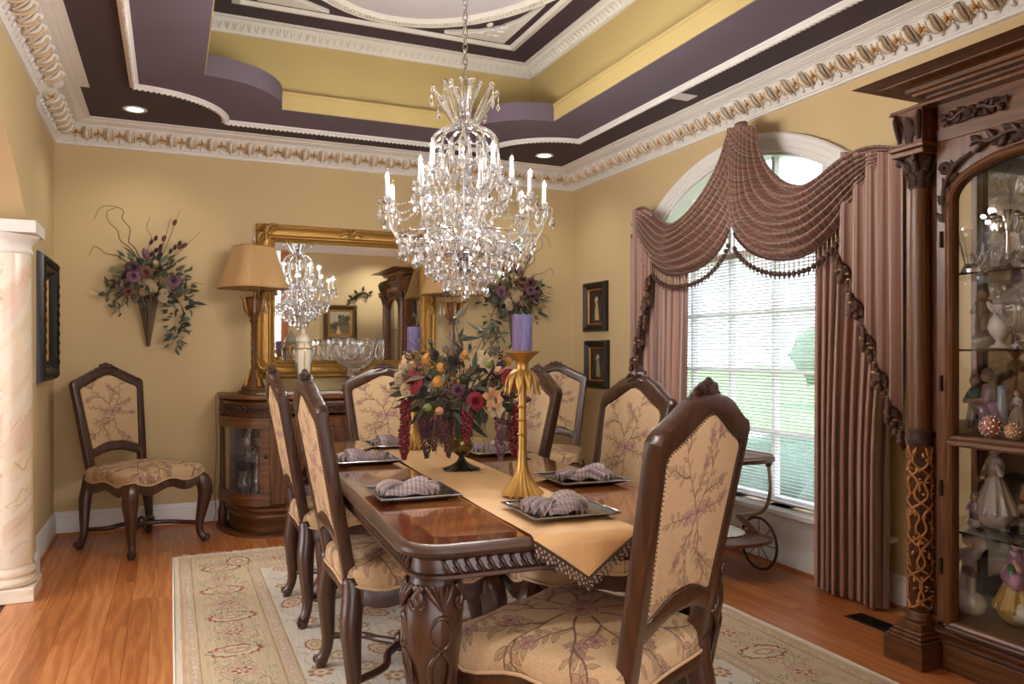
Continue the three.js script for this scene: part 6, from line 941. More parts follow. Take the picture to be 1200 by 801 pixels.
{
  const dark = mat({ color: '#2a211b', roughness: 0.4, metalness: 0.3, bumpMap: rep(noiseBump, 8, 8), bumpScale: 0.003 });
  const figure = (s, c1, c2) => canvasTex(192, 256, (g, w, h) => { seed(s); const gr = ['#2b231c', '#382c22', '#241d18', '#43362a']; for (let k = 0; k < 90; k++) { g.fillStyle = gr[k % 4]; g.globalAlpha = 0.5; g.beginPath(); g.ellipse(rnd() * w, rnd() * h, rr(10, 40), rr(10, 50), rr(0, 3), 0, 7); g.fill(); } g.globalAlpha = 1; g.fillStyle = c1; g.beginPath(); g.moveTo(w * 0.48, h * 0.36); g.quadraticCurveTo(w * 0.34, h * 0.6, w * 0.4, h * 0.9); g.lineTo(w * 0.68, h * 0.9); g.quadraticCurveTo(w * 0.64, h * 0.6, w * 0.58, h * 0.36); g.fill(); g.fillStyle = c2; g.beginPath(); g.ellipse(w * 0.53, h * 0.27, 15, 19, 0, 0, 7); g.fill(); g.lineWidth = 10; g.strokeStyle = c2; g.beginPath(); g.moveTo(w * 0.47, h * 0.4); g.lineTo(w * 0.38, h * 0.3); g.lineTo(w * 0.48, h * 0.22); g.stroke(); });
  picture('framed_picture', 'small dark framed painting of a standing figure in pale dress, above another', 0.36, 0.40, 0.055, 0.045, [XR, 1.586, -5.52], -PI / 2, figure(3, '#b89a78', '#d0a884'), dark, 0.012, 0);
  picture('framed_picture', 'small dark framed painting of a seated figure, below another by the corner chair', 0.36, 0.385, 0.055, 0.045, [XR, 1.12, -5.50], -PI / 2, figure(7, '#8f8474', '#b8a08a'), dark, 0.012, 0);
  const gloom = canvasTex(256, 256, (g, w, h) => { seed(4); g.fillStyle = '#2c2620'; g.fillRect(0, 0, w, h); for (let k = 0; k < 120; k++) { g.fillStyle = ['#4a3c2c', '#3a3f30', '#5a4a36', '#26211c'][k % 4]; g.globalAlpha = 0.4; g.beginPath(); g.ellipse(rnd() * w, rnd() * h, rr(8, 40), rr(8, 30), rr(0, 3), 0, 7); g.fill(); } });
  picture('carved_frame_picture', 'large painting in a deep black carved frame beside the column', 0.62, 0.72, 0.11, 0.085, [XL, 1.41, -5.20], PI / 2, gloom, mat({ color: '#1d1714', roughness: 0.35, metalness: 0.25 }), 0.014, 1.15);
  const land = canvasTex(256, 256, (g, w, h) => { seed(14); g.fillStyle = '#a79c82'; g.fillRect(0, 0, w, h * 0.55); g.fillStyle = '#6a5a3c'; g.fillRect(0, h * 0.55, w, h * 0.45); for (let k = 0; k < 160; k++) { g.fillStyle = ['#3a3a24', '#4b4428', '#2c2c1c', '#6b5a36'][k % 4]; g.globalAlpha = 0.55; const left = k % 3; g.beginPath(); g.ellipse(left ? rr(10, w * 0.55) : rr(w * 0.6, w), left ? rr(h * 0.2, h * 0.6) : rr(h * 0.5, h * 0.75), rr(8, 26), rr(6, 18), rr(0, 3), 0, 7); g.fill(); } g.globalAlpha = 1; g.fillStyle = '#c2a878'; g.beginPath(); g.moveTo(w * 0.45, h); g.lineTo(w * 0.6, h * 0.62); g.lineTo(w * 0.7, h); g.fill(); });
  picture('landscape_painting', 'gilt framed landscape painting on the wall seen in the mirror', 0.47, 0.50, 0.065, 0.04, [2.19, 1.63, ZF], PI, land, mat({ color: '#5a4526', roughness: 0.5, metalness: 0.5 }), 0.03, 0.8);
  const wc = thing('wall_carving', 'scrolled bronze leaf carving on the wall seen in the mirror', 'wall ornament', [2.46, 2.0, ZF], PI);
  mesh('scroll', tube([[0.17, -0.06, 0.02], [0.1, -0.03, 0.03], [0.02, 0.03, 0.03], [-0.06, 0.06, 0.03], [-0.12, 0.03, 0.03], [-0.1, -0.01, 0.03], [-0.06, 0.01, 0.03]], [0.008, 0.014, 0.02, 0.018, 0.014, 0.01, 0.006], 8, 26), MT.bronze, wc);
  for (const [x, y, r] of [[0.1, -0.02, 0.6], [0.03, 0.04, 0.9], [-0.05, 0.08, 1.6], [-0.13, 0.05, 2.6], [0.13, -0.07, -0.8], [0.04, -0.01, -1.2]]) { const m = mesh('leaf', leafGeo(0.075, 0.02, -0.3), MT.bronze, wc); m.position.set(x, y, 0.03); m.rotation.set(-PI / 2, 0, 0); m.rotateY(-r + PI / 2); }
}
// ---------------------------------------------------------------- china cabinet (built facing +z, back at z = 0, stands against the window wall)
// lobed acanthus leaf, root at the origin, rising along y and curling over towards +z
const acanthus = (l, w, curl, lobes = 4) => sheet(8, 16, (u, v) => { const a = (u - 0.5) * 2, sh = Math.sin(PI * Math.min(1, 0.18 + v * 0.82)) * (0.72 + 0.28 * Math.abs(Math.cos(v * lobes * PI))), rg = 0.10 * w * Math.cos(a * 3 * PI) * (1 - v * 0.6); return [a * w * sh, l * (v < 0.75 ? v : 0.75 + 0.2 * Math.sin((v - 0.75) * 5)), curl * v * v * v + w * 0.35 * (1 - a * a) * (1 - v * 0.4) + rg]; }, 0.003);
const CBX = XR - 0.018, CBZ = -1.73;
{
  const t = thing('china_cabinet', 'towering carved walnut china cabinet with columns and arched glass doors', 'cabinet', [CBX, 0, CBZ], -PI / 2);
  const HW = 0.525, D = 0.465, W = MT.walnut;
  // plinth and base mouldings
  mesh('base', bx(2 * HW - 0.36, 0.10, D - 0.02, 0, 0.05, (D - 0.02) / 2, 0.004, 'x'), W, t);
  mesh('base_moulding', sweep([[0.0, 0.10], [0.012, 0.10], [0.014, 0.115], [0.004, 0.125], [-0.002, 0.14], [0.006, 0.15], [0.006, 0.16], [-0.01, 0.175], [-0.03, 0.18]], [[-HW + 0.02, 0], [-HW + 0.02, D - 0.02], [HW - 0.02, D - 0.02], [HW - 0.02, 0]], false, -1), W, t);
  mesh('floor_board', bx(2 * HW - 0.06, 0.02, D - 0.03, 0, 0.185, D / 2 - 0.01, 0, 'x'), W, t);
  mesh('mid_board', bx(2 * HW - 0.08, 0.016, D - 0.05, 0, 0.892, D / 2 - 0.015, 0, 'x'), W, t);
  mesh('top_board', bx(2 * HW - 0.06, 0.02, D - 0.03, 0, 2.07, D / 2 - 0.01, 0, 'x'), W, t);
  mesh('back_mirror', bx(2 * HW - 0.08, 1.88, 0.006, 0, 1.13, 0.016), mat({ color: '#8f8a82', roughness: 0.03, metalness: 1 }), t); mesh('back_board', bx(2 * HW - 0.06, 1.92, 0.008, 0, 1.12, 0.005), MT.mahog, t);
  for (const s of [-1, 1]) { // glazed ends
    const x = s * (HW - 0.03); for (const z of [0.03, D - 0.05]) mesh('end_stile', bx(0.03, 1.89, 0.05, x, 1.13, z, 0.004), W, t);
    for (const y of [0.23, 0.885, 2.03]) mesh('end_rail', bx(0.028, 0.07, D - 0.1, x, y, D / 2 - 0.01, 0.004, 'z'), W, t);
    mesh('end_pane', bx(0.004, 0.58, D - 0.12, x, 0.56, D / 2 - 0.01), MT.glass, t); mesh('end_pane', bx(0.004, 1.08, D - 0.12, x, 1.46, D / 2 - 0.01), MT.glass, t);
  }
  // front frame with a depressed-arch opening above and a rectangular one below
  const gx = 0.285, spr = 1.79, apex = 1.915, archPts = [[gx, 0.905], [gx, spr], ...arc(0, spr, gx, 0, PI, 20, apex - spr).slice(1, -1).map(([x, y]) => [x, spr + (y - spr)]), [-gx, spr], [-gx, 0.905]];
  const fr = mesh('front_frame', crease(boxUV(extrude([[-0.36, 0.19], [0.36, 0.19], [0.36, 2.07], [-0.36, 2.07]], 0.024, 0.002, [archPts, [[gx, 0.2], [gx, 0.862], [-gx, 0.862], [-gx, 0.2]]]).translate(0, 0, D - 0.034)), 0.4), W, t);
  const bead = [[0, 0], [0.002, 0.012], [0.01, 0.018], [0.02, 0.014], [0.026, 0.018], [0.032, 0.008], [0.032, 0]], up = (g, z) => basis(g, [1, 0, 0], [0, 0, 1], [0, -1, 0], [0, 0, z]);
  mesh('door_moulding', up(sweep(bead, [...archPts].map(([x, y]) => [x, -y]), true, 1), D - 0.009), W, fr);
  mesh('door_moulding', up(sweep(bead, [[gx, -0.2], [gx, -0.862], [-gx, -0.862], [-gx, -0.2]], true, 1), D - 0.009), W, fr);
  mesh('door_pane', extrude(archPts.map(([x, y]) => [x * 0.99, y]), 0.004).translate(0, 0, D - 0.028), MT.glass, t); mesh('door_pane', bx(2 * gx, 0.66, 0.004, 0, 0.53, D - 0.026), MT.glass, t);
  const plug = mesh('hinge', merge([0.4, 0.7, 1.1, 1.65].map((y) => tube([[-0.338, y - 0.03, D - 0.004], [-0.338, y + 0.03, D - 0.004]], 0.006, 8))), MT.bronze, fr);
  for (const y of [1.23, 1.52]) mesh('glass_shelf', bx(2 * HW - 0.10, 0.008, D - 0.09, 0, y - 0.004, D / 2 - 0.01), MT.shelfGlass, t); mesh('glass_shelf', bx(2 * HW - 0.10, 0.008, D - 0.09, 0, 0.532, D / 2 - 0.01), MT.shelfGlass, t);
  // corner columns on stepped plinths
  for (const s of [-1, 1]) {
    const cx = s * (HW - 0.0875), cz = D - 0.015, col = new THREE.Group(); col.name = 'column'; t.add(col); col.position.set(cx, 0, cz);
    mesh('column_plinth', merge([bx(0.175, 0.092, 0.2, 0, 0.046, 0, 0.004, 'x'), bx(0.162, 0.014, 0.187, 0, 0.099, 0, 0.005), bx(0.146, 0.014, 0.17, 0, 0.113, 0, 0.005), bx(0.13, 0.014, 0.15, 0, 0.127, 0, 0.005), bx(0.112, 0.03, 0.125, 0, 0.148, 0, 0.004)]), W, col);
    mesh('pier', bx(0.12, 1.9, 0.09, 0, 1.11, -0.07, 0.004), W, col);
    mesh('column_base', lathe([[0.05, 0.162], [0.054, 0.168], [0.054, 0.178], [0.046, 0.184], [0.05, 0.192], [0.043, 0.2]], 24), W, col);
    mesh('carved_drum', lathe([[0.041, 0.2], [0.041, 0.86]], 28), MT.carved, col);
    // vine scrolls round the lower drum
    const vines = []; for (let k = 0; k < 4; k++) for (const dr of [1, -1]) vines.push(tube(Array.from({ length: 60 }, (_, i) => { const y = 0.215 + i / 59 * 0.63, a = k * 1.571 + dr * (i * 0.135 + 0.5 * Math.sin(i * 0.5)); return V3(Math.cos(a) * 0.0425, y, Math.sin(a) * 0.0425); }), 0.0052, 5)); const vm = mesh('vine_carving', merge(vines), mat({ color: '#a8703c', roughness: 0.5 }), col);
    const lf = []; seed(40); for (let k = 0; k < 150; k++) { const a = rr(0, 6.28), y = rr(0.21, 0.85); lf.push(place(new THREE.SphereGeometry(0.009, 6, 4), Math.cos(a) * 0.043, y, Math.sin(a) * 0.043, 0, -a, rr(0, 3), 0.5, 1.4, 0.8)); } stuff(mesh('leaf_carving', merge(lf), mat({ color: '#a8703c', roughness: 0.5 }), col));
    mesh('collar', lathe([[0.041, 0.855], [0.047, 0.862], [0.047, 0.872], [0.044, 0.876], [0.044, 0.9], [0.048, 0.905], [0.048, 0.913], [0.04, 0.92]], 24), MT.darkCarve, col);
    mesh('shaft', lathe([[0.038, 0.915], [0.039, 1.2], [0.036, 1.7], [0.033, 1.865]], 28), W, col);
    // leafy capital
    const cp = [lathe([[0.034, 1.86], [0.04, 1.866], [0.036, 1.875], [0.038, 1.9], [0.048, 1.95], [0.056, 1.985]], 20)]; for (let k = 0; k < 8; k++) { cp.push(acanthus(0.058, 0.017, 0.026).translate(0, 1.872, 0.036).rotateY(k * PI / 4)); cp.push(acanthus(0.05, 0.016, 0.03).translate(0, 1.925, 0.046).rotateY(k * PI / 4 + PI / 8)); if (k % 2 === 0) cp.push(tube([[0, 1.925, 0.042], [0, 1.96, 0.056], [0, 1.985, 0.076], [0, 1.97, 0.084], [0, 1.962, 0.074]], [0.01, 0.012, 0.01, 0.007, 0.005], 6, 10).rotateY(k * PI / 4 + PI / 8)); }
    mesh('capital', merge(cp), MT.darkCarve, col); mesh('abacus', bx(0.145, 0.022, 0.15, 0, 1.998, 0, 0.005, 'x'), W, col); mesh('abacus', bx(0.16, 0.02, 0.17, 0, 2.02, 0, 0.006, 'x'), W, col);
    // console block with acanthus
    mesh('console_block', bx(0.115, 0.14, 0.13, 0, 2.10, -0.005, 0.004), W, col);
    const cb = []; cb.push(acanthus(0.105, 0.03, 0.02).translate(0, 2.04, 0.058)); for (const k of [-2, 2]) cb.push(acanthus(0.09, 0.016, 0.014).translate(k * 0.02, 2.045, 0.056)); for (const k of [-2.6, 2.6]) cb.push(tube([[k * 0.017, 2.045, 0.06], [k * 0.018, 2.09, 0.07], [k * 0.02, 2.14, 0.075], [k * 0.02, 2.155, 0.066]], [0.006, 0.011, 0.011, 0.005], 6, 8)); mesh('console_carving', merge(cb), MT.darkCarve, col);
  }
  // entablature breaking forward over the columns, then the crown cornice
  const brk = (o) => [[-HW - o, 0], [-HW - o, D + 0.06 + o], [-0.345 + o, D + 0.06 + o], [-0.345 + o, D + 0.005 + o], [0.345 - o, D + 0.005 + o], [0.345 - o, D + 0.06 + o], [HW + o, D + 0.06 + o], [HW + o, 0]];
  mesh('frieze_board', bx(0.70, 0.15, 0.02, 0, 2.10, D - 0.012, 0.003, 'x'), W, t);
  mesh('architrave', sweep([[0.002, 2.03], [0.008, 2.03], [0.014, 2.042], [0.006, 2.05], [0.004, 2.056]], [[-0.35, D], [0.35, D]], false, -1), W, t);
  mesh('cornice', sweep([[-0.005, 2.1650], [0.012, 2.1650], [0.016, 2.1752], [0.03, 2.1820], [0.046, 2.1861], [0.05, 2.1956], [0.066, 2.2038], [0.085, 2.2119], [0.092, 2.2228], [0.092, 2.2310], [0.06, 2.2337], [0.055, 2.2432], [0.04, 2.2466], [0.04, 2.2636], [0.055, 2.2718], [0.062, 2.2813], [0.062, 2.2874], [-0.1, 2.2874]], [[-HW, 0], [-HW, D + 0.05], [HW, D + 0.05], [HW, 0]], false, -1), W, t);
  mesh('crown_top', bx(2 * HW + 0.1, 0.006, D + 0.06, 0, 2.284, D / 2 + 0.02), W, t);
  mesh('soffit', bx(2 * HW - 0.004, 0.012, D + 0.048, 0, 2.172, D / 2 + 0.024), W, t); mesh('bed_moulding', sweep([[-0.002, 2.168], [0.02, 2.168], [0.018, 2.158], [0.012, 2.15], [0.0, 2.14]], [[-0.36, D], [0.36, D]], false, -1), W, t);
  // carvings: frieze sprays, arch spandrels and a crest over the arch
  const spray = (w, s2) => { const L = []; for (const s of [-1, 1]) for (let k = 0; k < 6; k++) L.push(acanthus(0.05 * s2 * (1 - k * 0.08), 0.014 * s2, 0.006).rotateZ(-s * (k % 2 ? 0.75 : 2.1)).translate(s * w * (0.1 + k * 0.15), (k % 2 ? 0.004 : -0.002), 0.006)); for (const s of [-1, 1]) { L.push(tube([[0, 0, 0.004], [s * w * 0.3, 0.012, 0.012], [s * w * 0.62, -0.006, 0.012], [s * w * 0.9, 0.008, 0.008], [s * w, -0.006, 0.004]], [0.008, 0.008, 0.007, 0.005, 0.003].map((r) => r * s2), 7, 20)); for (let k = 0; k < 4; k++) L.push(tube([[s * w * (0.15 + k * 0.2), 0, 0.01], [s * w * (0.22 + k * 0.2), (k % 2 ? -1 : 1) * 0.022 * s2, 0.014], [s * w * (0.3 + k * 0.2), (k % 2 ? -1 : 1) * 0.03 * s2, 0.006]], [0.007, 0.009, 0.003].map((r) => r * s2), 6, 8)); } for (let k = 0; k < 6; k++) L.push(place(new THREE.SphereGeometry(0.012 * s2, 7, 5), Math.cos(k * 1.047) * 0.018 * s2, Math.sin(k * 1.047) * 0.018 * s2, 0.016)); L.push(place(new THREE.SphereGeometry(0.012 * s2, 8, 6), 0, 0, 0.024)); return merge(L); };
  mesh('frieze_carving', spray(0.13, 0.9).translate(-0.2, 2.1, D), MT.darkCarve, t); mesh('frieze_carving', spray(0.13, 0.9).translate(0.2, 2.1, D), MT.darkCarve, t); mesh('arch_crest', spray(0.22, 1.15).translate(0, 1.985, D - 0.006), MT.darkCarve, t);
  for (const s of [-1, 1]) { const L = [tube([[s * 0.31, 1.70, 0.004], [s * 0.325, 1.78, 0.01], [s * 0.31, 1.86, 0.012], [s * 0.27, 1.92, 0.012], [s * 0.21, 1.955, 0.010]], [0.004, 0.007, 0.009, 0.008, 0.005], 7, 20), tube(arc(0, 0, 1, 0, 4.4 * PI, 40).map(([a, b], i) => V3(s * (0.315 + a * 0.024 * (1 - i / 55)), 1.915 + b * 0.024 * (1 - i / 55), 0.012)), 0.006, 6)]; for (let k = 0; k < 7; k++) L.push(acanthus(0.045, 0.013, 0.006).rotateZ(s * (k % 2 ? 0.5 : -0.7) + s * k * 0.12).translate(s * (0.325 - 0.012 * Math.max(0, k - 3)), 1.72 + 0.03 * k, 0.008)); mesh('spandrel_carving', merge(L).translate(0, 0, D - 0.006), MT.darkCarve, t); }
}
// ---------------------------------------------------------------- porcelain and crystal in the cabinet
{
  const spot = (u, v, y, x = 2.92) => { const p = onX(u, v, x); return [x, y + 0.001, p[2]]; };
  const W1 = '#d9d4cc', SK = '#d8b8a4', HR = '#8a7a6a';
  // bones in units of the figure's height
  const fig = (h, bones, res = 52) => { const b = bones.map((q) => { const c = q.slice(); for (let i = 0; i < 8; i++) c[i] *= h; return c; }); const g = body(b, res + 14, 0.014 * h); g.computeBoundingBox(); return g.translate(0, -g.boundingBox.min.y, 0); };
  const lady = (skirt, bod, hair, skin, hat, base) => [...Array.from({ length: 12 }, (_, k) => { const a = k / 12 * 2 * PI, c = Math.cos(a), s = Math.sin(a); return [c * 0.255, 0.035, s * 0.255, 0.03, c * 0.085, 0.48, s * 0.085, 0.014, skirt]; }), [0, 0.545, 0, 0.082, 0, 0.55, 0.01, 0.08, hair], [-0.05, 0.735, 0.05, 0.025, 0.05, 0.735, 0.05, 0.025, '#e6e0d8'], [0, 0.05, 0, 0.24, 0, 0.25, 0, 0.17, skirt], [0, 0.25, 0, 0.17, 0, 0.52, 0, 0.075, skirt], [0.03, 0.08, 0.08, 0.16, 0.02, 0.4, 0.04, 0.08, skirt], [0, 0.52, 0, 0.07, 0, 0.70, 0, 0.085, bod], [-0.085, 0.70, 0, 0.055, 0.085, 0.70, 0, 0.055, bod], [0, 0.72, 0, 0.04, 0, 0.8, 0.01, 0.035, skin], [0, 0.86, 0.015, 0.062, 0, 0.88, 0.015, 0.06, skin], [0, 0.9, -0.02, 0.066, 0, 0.86, -0.035, 0.06, hair], ...(hat ? [[-0.08, 0.95, 0, 0.035, 0.08, 0.95, 0, 0.035, hat], [0, 0.96, 0, 0.06, 0, 0.98, 0, 0.04, hat]] : []), [-0.12, 0.68, 0, 0.05, -0.17, 0.54, 0.04, 0.04, bod], [-0.17, 0.54, 0.04, 0.036, -0.08, 0.48, 0.13, 0.03, skin], [0.12, 0.68, 0, 0.05, 0.19, 0.56, 0.04, 0.04, bod], [0.19, 0.56, 0.04, 0.034, 0.2, 0.68, 0.1, 0.028, skin], [-0.06, 0.02, 0, 0.1, 0.06, 0.02, 0, 0.1, base]];
  const pc = (name, label, geo, pos, turn = -PI / 2) => single(name, geo, MT.porcelain, label, 'figurine', pos, turn, 'porcelain figures in the cabinet');
  pc('porcelain_figurine', 'tall white porcelain lady in a long plain gown', fig(0.29, lady('#cfcac2', '#d6d1c8', '#b0a494', '#d8cabc', '#cfc8bc', '#d0ccc4'), 60), spot(1166, 600, 0.536), -2.0);
  pc('porcelain_figurine', 'tiny white and lilac porcelain child beside the tall white lady', fig(0.125, [[-0.06, 0.02, 0, 0.14, 0.06, 0.02, 0, 0.14, '#e0dcd6'], [-0.07, 0.1, 0, 0.07, -0.06, 0.4, 0, 0.09, '#a690b0'], [0.07, 0.1, 0, 0.07, 0.06, 0.4, 0, 0.09, '#a690b0'], [0, 0.42, 0, 0.13, 0, 0.62, 0, 0.11, '#cdbfd0'], [0, 0.82, 0, 0.11, 0, 0.84, 0, 0.11, SK], [0, 0.9, -0.03, 0.11, 0, 0.88, -0.04, 0.1, HR], [-0.12, 0.62, 0, 0.06, -0.2, 0.44, 0.08, 0.05, '#cdbfd0'], [0.12, 0.62, 0, 0.06, 0.2, 0.44, 0.08, 0.05, '#cdbfd0']]), spot(1141, 615, 0.536, 2.86), -1.8);
  // seated couple
  pc('porcelain_figurine', 'seated porcelain couple in lilac and yellow-green with a teal coat', fig(0.235, [[-0.2, 0.04, 0, 0.1, 0.25, 0.04, 0, 0.12, '#b8b2a6'], [0.05, 0.1, -0.05, 0.14, 0.1, 0.3, -0.03, 0.14, '#7f88a4'], [-0.12, 0.36, 0.04, 0.11, 0.12, 0.34, 0.1, 0.11, '#aaa878'], [0.12, 0.36, 0.08, 0.12, 0.26, 0.18, 0.12, 0.11, '#a88aa4'], [0.24, 0.36, 0, 0.1, 0.3, 0.1, 0.02, 0.13, '#a88aa4'], [-0.14, 0.34, 0.08, 0.07, -0.18, 0.1, 0.12, 0.045, '#c8c2b8'], [-0.05, 0.32, 0.12, 0.06, -0.06, 0.08, 0.16, 0.04, '#c8c2b8'], [-0.22, 0.4, -0.02, 0.1, -0.24, 0.6, -0.02, 0.085, '#3f7f7c'], [0.1, 0.42, 0, 0.1, 0.1, 0.66, 0, 0.085, '#c9c4d2'], [-0.22, 0.77, 0.0, 0.07, -0.22, 0.8, 0, 0.07, SK], [-0.23, 0.84, -0.03, 0.07, -0.23, 0.8, -0.05, 0.07, '#a9a19a'], [0.08, 0.84, 0.0, 0.075, 0.07, 0.86, 0, 0.075, SK], [0.09, 0.92, -0.02, 0.085, 0.1, 0.86, -0.05, 0.08, '#9a8f8a'], [0.16, 0.62, 0.02, 0.06, 0.22, 0.48, 0.1, 0.045, '#c9c4d2'], [0.22, 0.48, 0.1, 0.04, 0.02, 0.46, 0.18, 0.035, SK], [-0.3, 0.58, 0, 0.055, -0.3, 0.44, 0.1, 0.045, '#3f7f7c'], [-0.3, 0.44, 0.1, 0.04, -0.08, 0.46, 0.16, 0.035, SK], [0.34, 0.1, -0.08, 0.08, 0.34, 0.66, -0.08, 0.07, '#aab0bc']], 66), spot(1152, 480, 0.902), -1.9);
  pc('porcelain_figurine', 'small porcelain figure in a white ruffled shirt beside the couple', fig(0.15, lady('#b5a49a', '#d6d2d2', '#9a8a80', SK, null, '#8a6a5a')), spot(1192, 470, 0.902, 2.95), -2.0);
  pc('porcelain_figurine', 'porcelain youth with a plumed hat standing on a rock', fig(0.30, [[-0.06, 0.05, 0, 0.15, 0.08, 0.05, 0, 0.15, '#c9c5bd'], [-0.1, 0.1, -0.05, 0.12, -0.1, 0.34, -0.06, 0.08, '#b6b0a6'], [0.07, 0.12, 0.03, 0.045, 0.06, 0.32, 0.03, 0.05, '#c9c4ba'], [0.06, 0.32, 0.03, 0.055, 0.02, 0.5, 0, 0.07, '#b9b2a8'], [-0.07, 0.3, 0.03, 0.05, -0.03, 0.5, 0, 0.07, '#b9b2a8'], [0, 0.5, 0, 0.085, 0, 0.68, 0, 0.085, '#a39a9c'], [0.02, 0.48, 0.05, 0.07, 0.14, 0.46, 0.08, 0.05, '#6a3e36'], [-0.1, 0.68, 0, 0.055, -0.2, 0.56, 0.02, 0.045, '#b4aeb0'], [-0.2, 0.56, 0.02, 0.04, -0.2, 0.44, 0.06, 0.035, '#d0b8a6'], [0.1, 0.68, 0, 0.055, 0.18, 0.78, 0.02, 0.045, '#b4aeb0'], [0.18, 0.78, 0.02, 0.045, 0.14, 0.9, 0, 0.06, '#c0a8a4'], [0.14, 0.9, 0, 0.07, 0.22, 0.84, 0, 0.06, '#c6b2ac'], [-0.02, 0.84, 0.01, 0.06, -0.02, 0.87, 0.01, 0.06, SK], [-0.03, 0.91, 0, 0.07, -0.03, 0.93, -0.01, 0.05, '#5b6660']], 60), spot(1136, 720, 0.196, 2.86), -1.7);
  pc('porcelain_figurine', 'porcelain lady in a pink bodice and yellow skirt', fig(0.29, [...lady('#b8963e', '#b47a9e', '#7a3e30', SK, '#8a4a40', '#cfcac0'), [-0.1, 0.42, 0.06, 0.1, 0.14, 0.4, 0.06, 0.1, '#b98aa8'], [0, 0.55, 0.07, 0.05, 0.1, 0.5, 0.1, 0.04, '#4f7f60'], [-0.1, 0.02, 0, 0.13, 0.16, 0.02, 0, 0.13, '#cfcac0']], 60), spot(1192, 720, 0.196, 2.90), -2.2);
  pc('bronze_figurine', 'brown draped figure on a white porcelain plinth', fig(0.22, [[-0.1, 0.05, 0, 0.13, 0.1, 0.05, 0, 0.13, '#d9d4cc'], [-0.08, 0.1, 0, 0.13, 0.08, 0.14, 0, 0.12, '#7a5a48'], [-0.06, 0.18, 0, 0.07, -0.05, 0.5, 0, 0.08, '#8a6a58'], [0.07, 0.18, 0, 0.06, 0.04, 0.5, 0, 0.08, '#9a7c68'], [0, 0.5, 0, 0.11, 0, 0.74, 0, 0.11, '#7d6150'], [-0.14, 0.74, 0, 0.06, -0.2, 0.6, 0.06, 0.05, '#8a6a58'], [0.14, 0.74, 0, 0.06, 0.22, 0.62, 0.08, 0.05, '#8a6a58'], [0, 0.9, 0.02, 0.075, 0, 0.92, 0.02, 0.07, '#a88670'], [0, 0.95, -0.02, 0.075, 0, 0.9, -0.04, 0.07, '#4a382c'], [-0.16, 0.3, -0.06, 0.1, -0.1, 0.66, -0.06, 0.09, '#6a5040']]), spot(1152, 400, 1.231, 2.95), -1.9);
  { const p = spot(1171, 405, 1.231, 2.86), t = thing('white_pitcher', 'white scrolled porcelain ewer in front of the brown figure', 'pitcher', p, -PI / 2); mesh('body', lathe([[0, 0], [0.03, 0], [0.032, 0.008], [0.014, 0.02], [0.012, 0.03], [0.03, 0.05], [0.04, 0.08], [0.034, 0.11], [0.02, 0.13], [0.018, 0.145], [0.03, 0.165], [0.027, 0.165], [0.012, 0.14], [0, 0.12]], 22), mat({ color: '#ddd8d0', roughness: 0.25, clearcoat: 0.6 }), t); mesh('handle', tube([[0.026, 0.155, 0], [0.055, 0.16, 0], [0.062, 0.12, 0], [0.05, 0.09, 0], [0.036, 0.085, 0]], 0.005, 7, 14), mat({ color: '#ddd8d0', roughness: 0.25 }), t); mesh('spout', tube([[-0.016, 0.145, 0], [-0.034, 0.16, 0], [-0.046, 0.178, 0]], [0.014, 0.011, 0.006], 8, 8), mat({ color: '#ddd8d0', roughness: 0.25 }), t); }
  // pierced orange-white lattice eggs
  const egg = (r, c1, c2) => { const L = [[new THREE.SphereGeometry(r, 16, 12).scale(1, 1.05, 1).translate(0, r, 0), c1]]; seed(6); for (let i = 0; i < 80; i++) { const y = 1 - 2 * (i + 0.5) / 80, q = Math.sqrt(1 - y * y), a = i * 2.4; L.push([place(new THREE.IcosahedronGeometry(r * 0.13, 0), Math.cos(a) * q * r, r + y * r * 1.05, Math.sin(a) * q * r), i % 3 ? c2 : c1]); } return mergeC(L); };
  single('lattice_egg', egg(0.038, '#b5705a', '#dccabc'), MT.porcelain, 'round coral and white lattice porcelain ball before the couple', 'ornament', spot(1161, 500, 0.902, 2.80)); single('lattice_egg', egg(0.028, '#b87848', '#d8b88a'), MT.porcelain, 'small amber lattice porcelain ball beside the coral one', 'ornament', spot(1188, 505, 0.902, 2.80));
  single('lace_basket', mergeC([[lathe([[0.02, 0], [0.03, 0.002], [0.034, 0.05], [0.03, 0.052], [0.028, 0.01]], 14), '#cfc6a8']]), MT.porcelain, 'pale woven porcelain basket by the glass end of the cabinet', 'ornament', spot(1124, 490, 0.902, 2.83));
  // crystal and silver
  { const p = spot(1181, 310, 1.521, 2.90), t = thing('silver_candelabrum', 'slender silver candelabrum on the top glass shelf', 'candelabrum', p); mesh('stem', lathe([[0, 0], [0.045, 0], [0.046, 0.006], [0.016, 0.02], [0.008, 0.04], [0.011, 0.09], [0.008, 0.14], [0.014, 0.16], [0.02, 0.19], [0.01, 0.2], [0.018, 0.235], [0, 0.235]], 20), MT.chrome, t); for (let k = 0; k < 4; k++) { const a = k * PI / 2 + 0.4, c = Math.cos(a), s = Math.sin(a); mesh('arm', tube([[0.01 * c, 0.17, 0.01 * s], [0.04 * c, 0.15, 0.04 * s], [0.058 * c, 0.18, 0.058 * s], [0.056 * c, 0.2, 0.056 * s]], 0.004, 6, 12), MT.chrome, t); mesh('cup', lathe([[0, 0.198], [0.016, 0.2], [0.018, 0.21], [0.01, 0.222], [0, 0.222]], 12).translate(0.056 * c, 0, 0.056 * s), MT.chrome, t); } }
  const dish = (r, h) => crease(sheet(48, 8, (u, v) => { const a = u * 2 * PI, q = r * (0.25 + 0.75 * v) * (1 + 0.05 * Math.cos(a * 12) * v); return [Math.cos(a) * q, h * (0.05 + v * v), Math.sin(a) * q]; }, 0.005), 0.3);
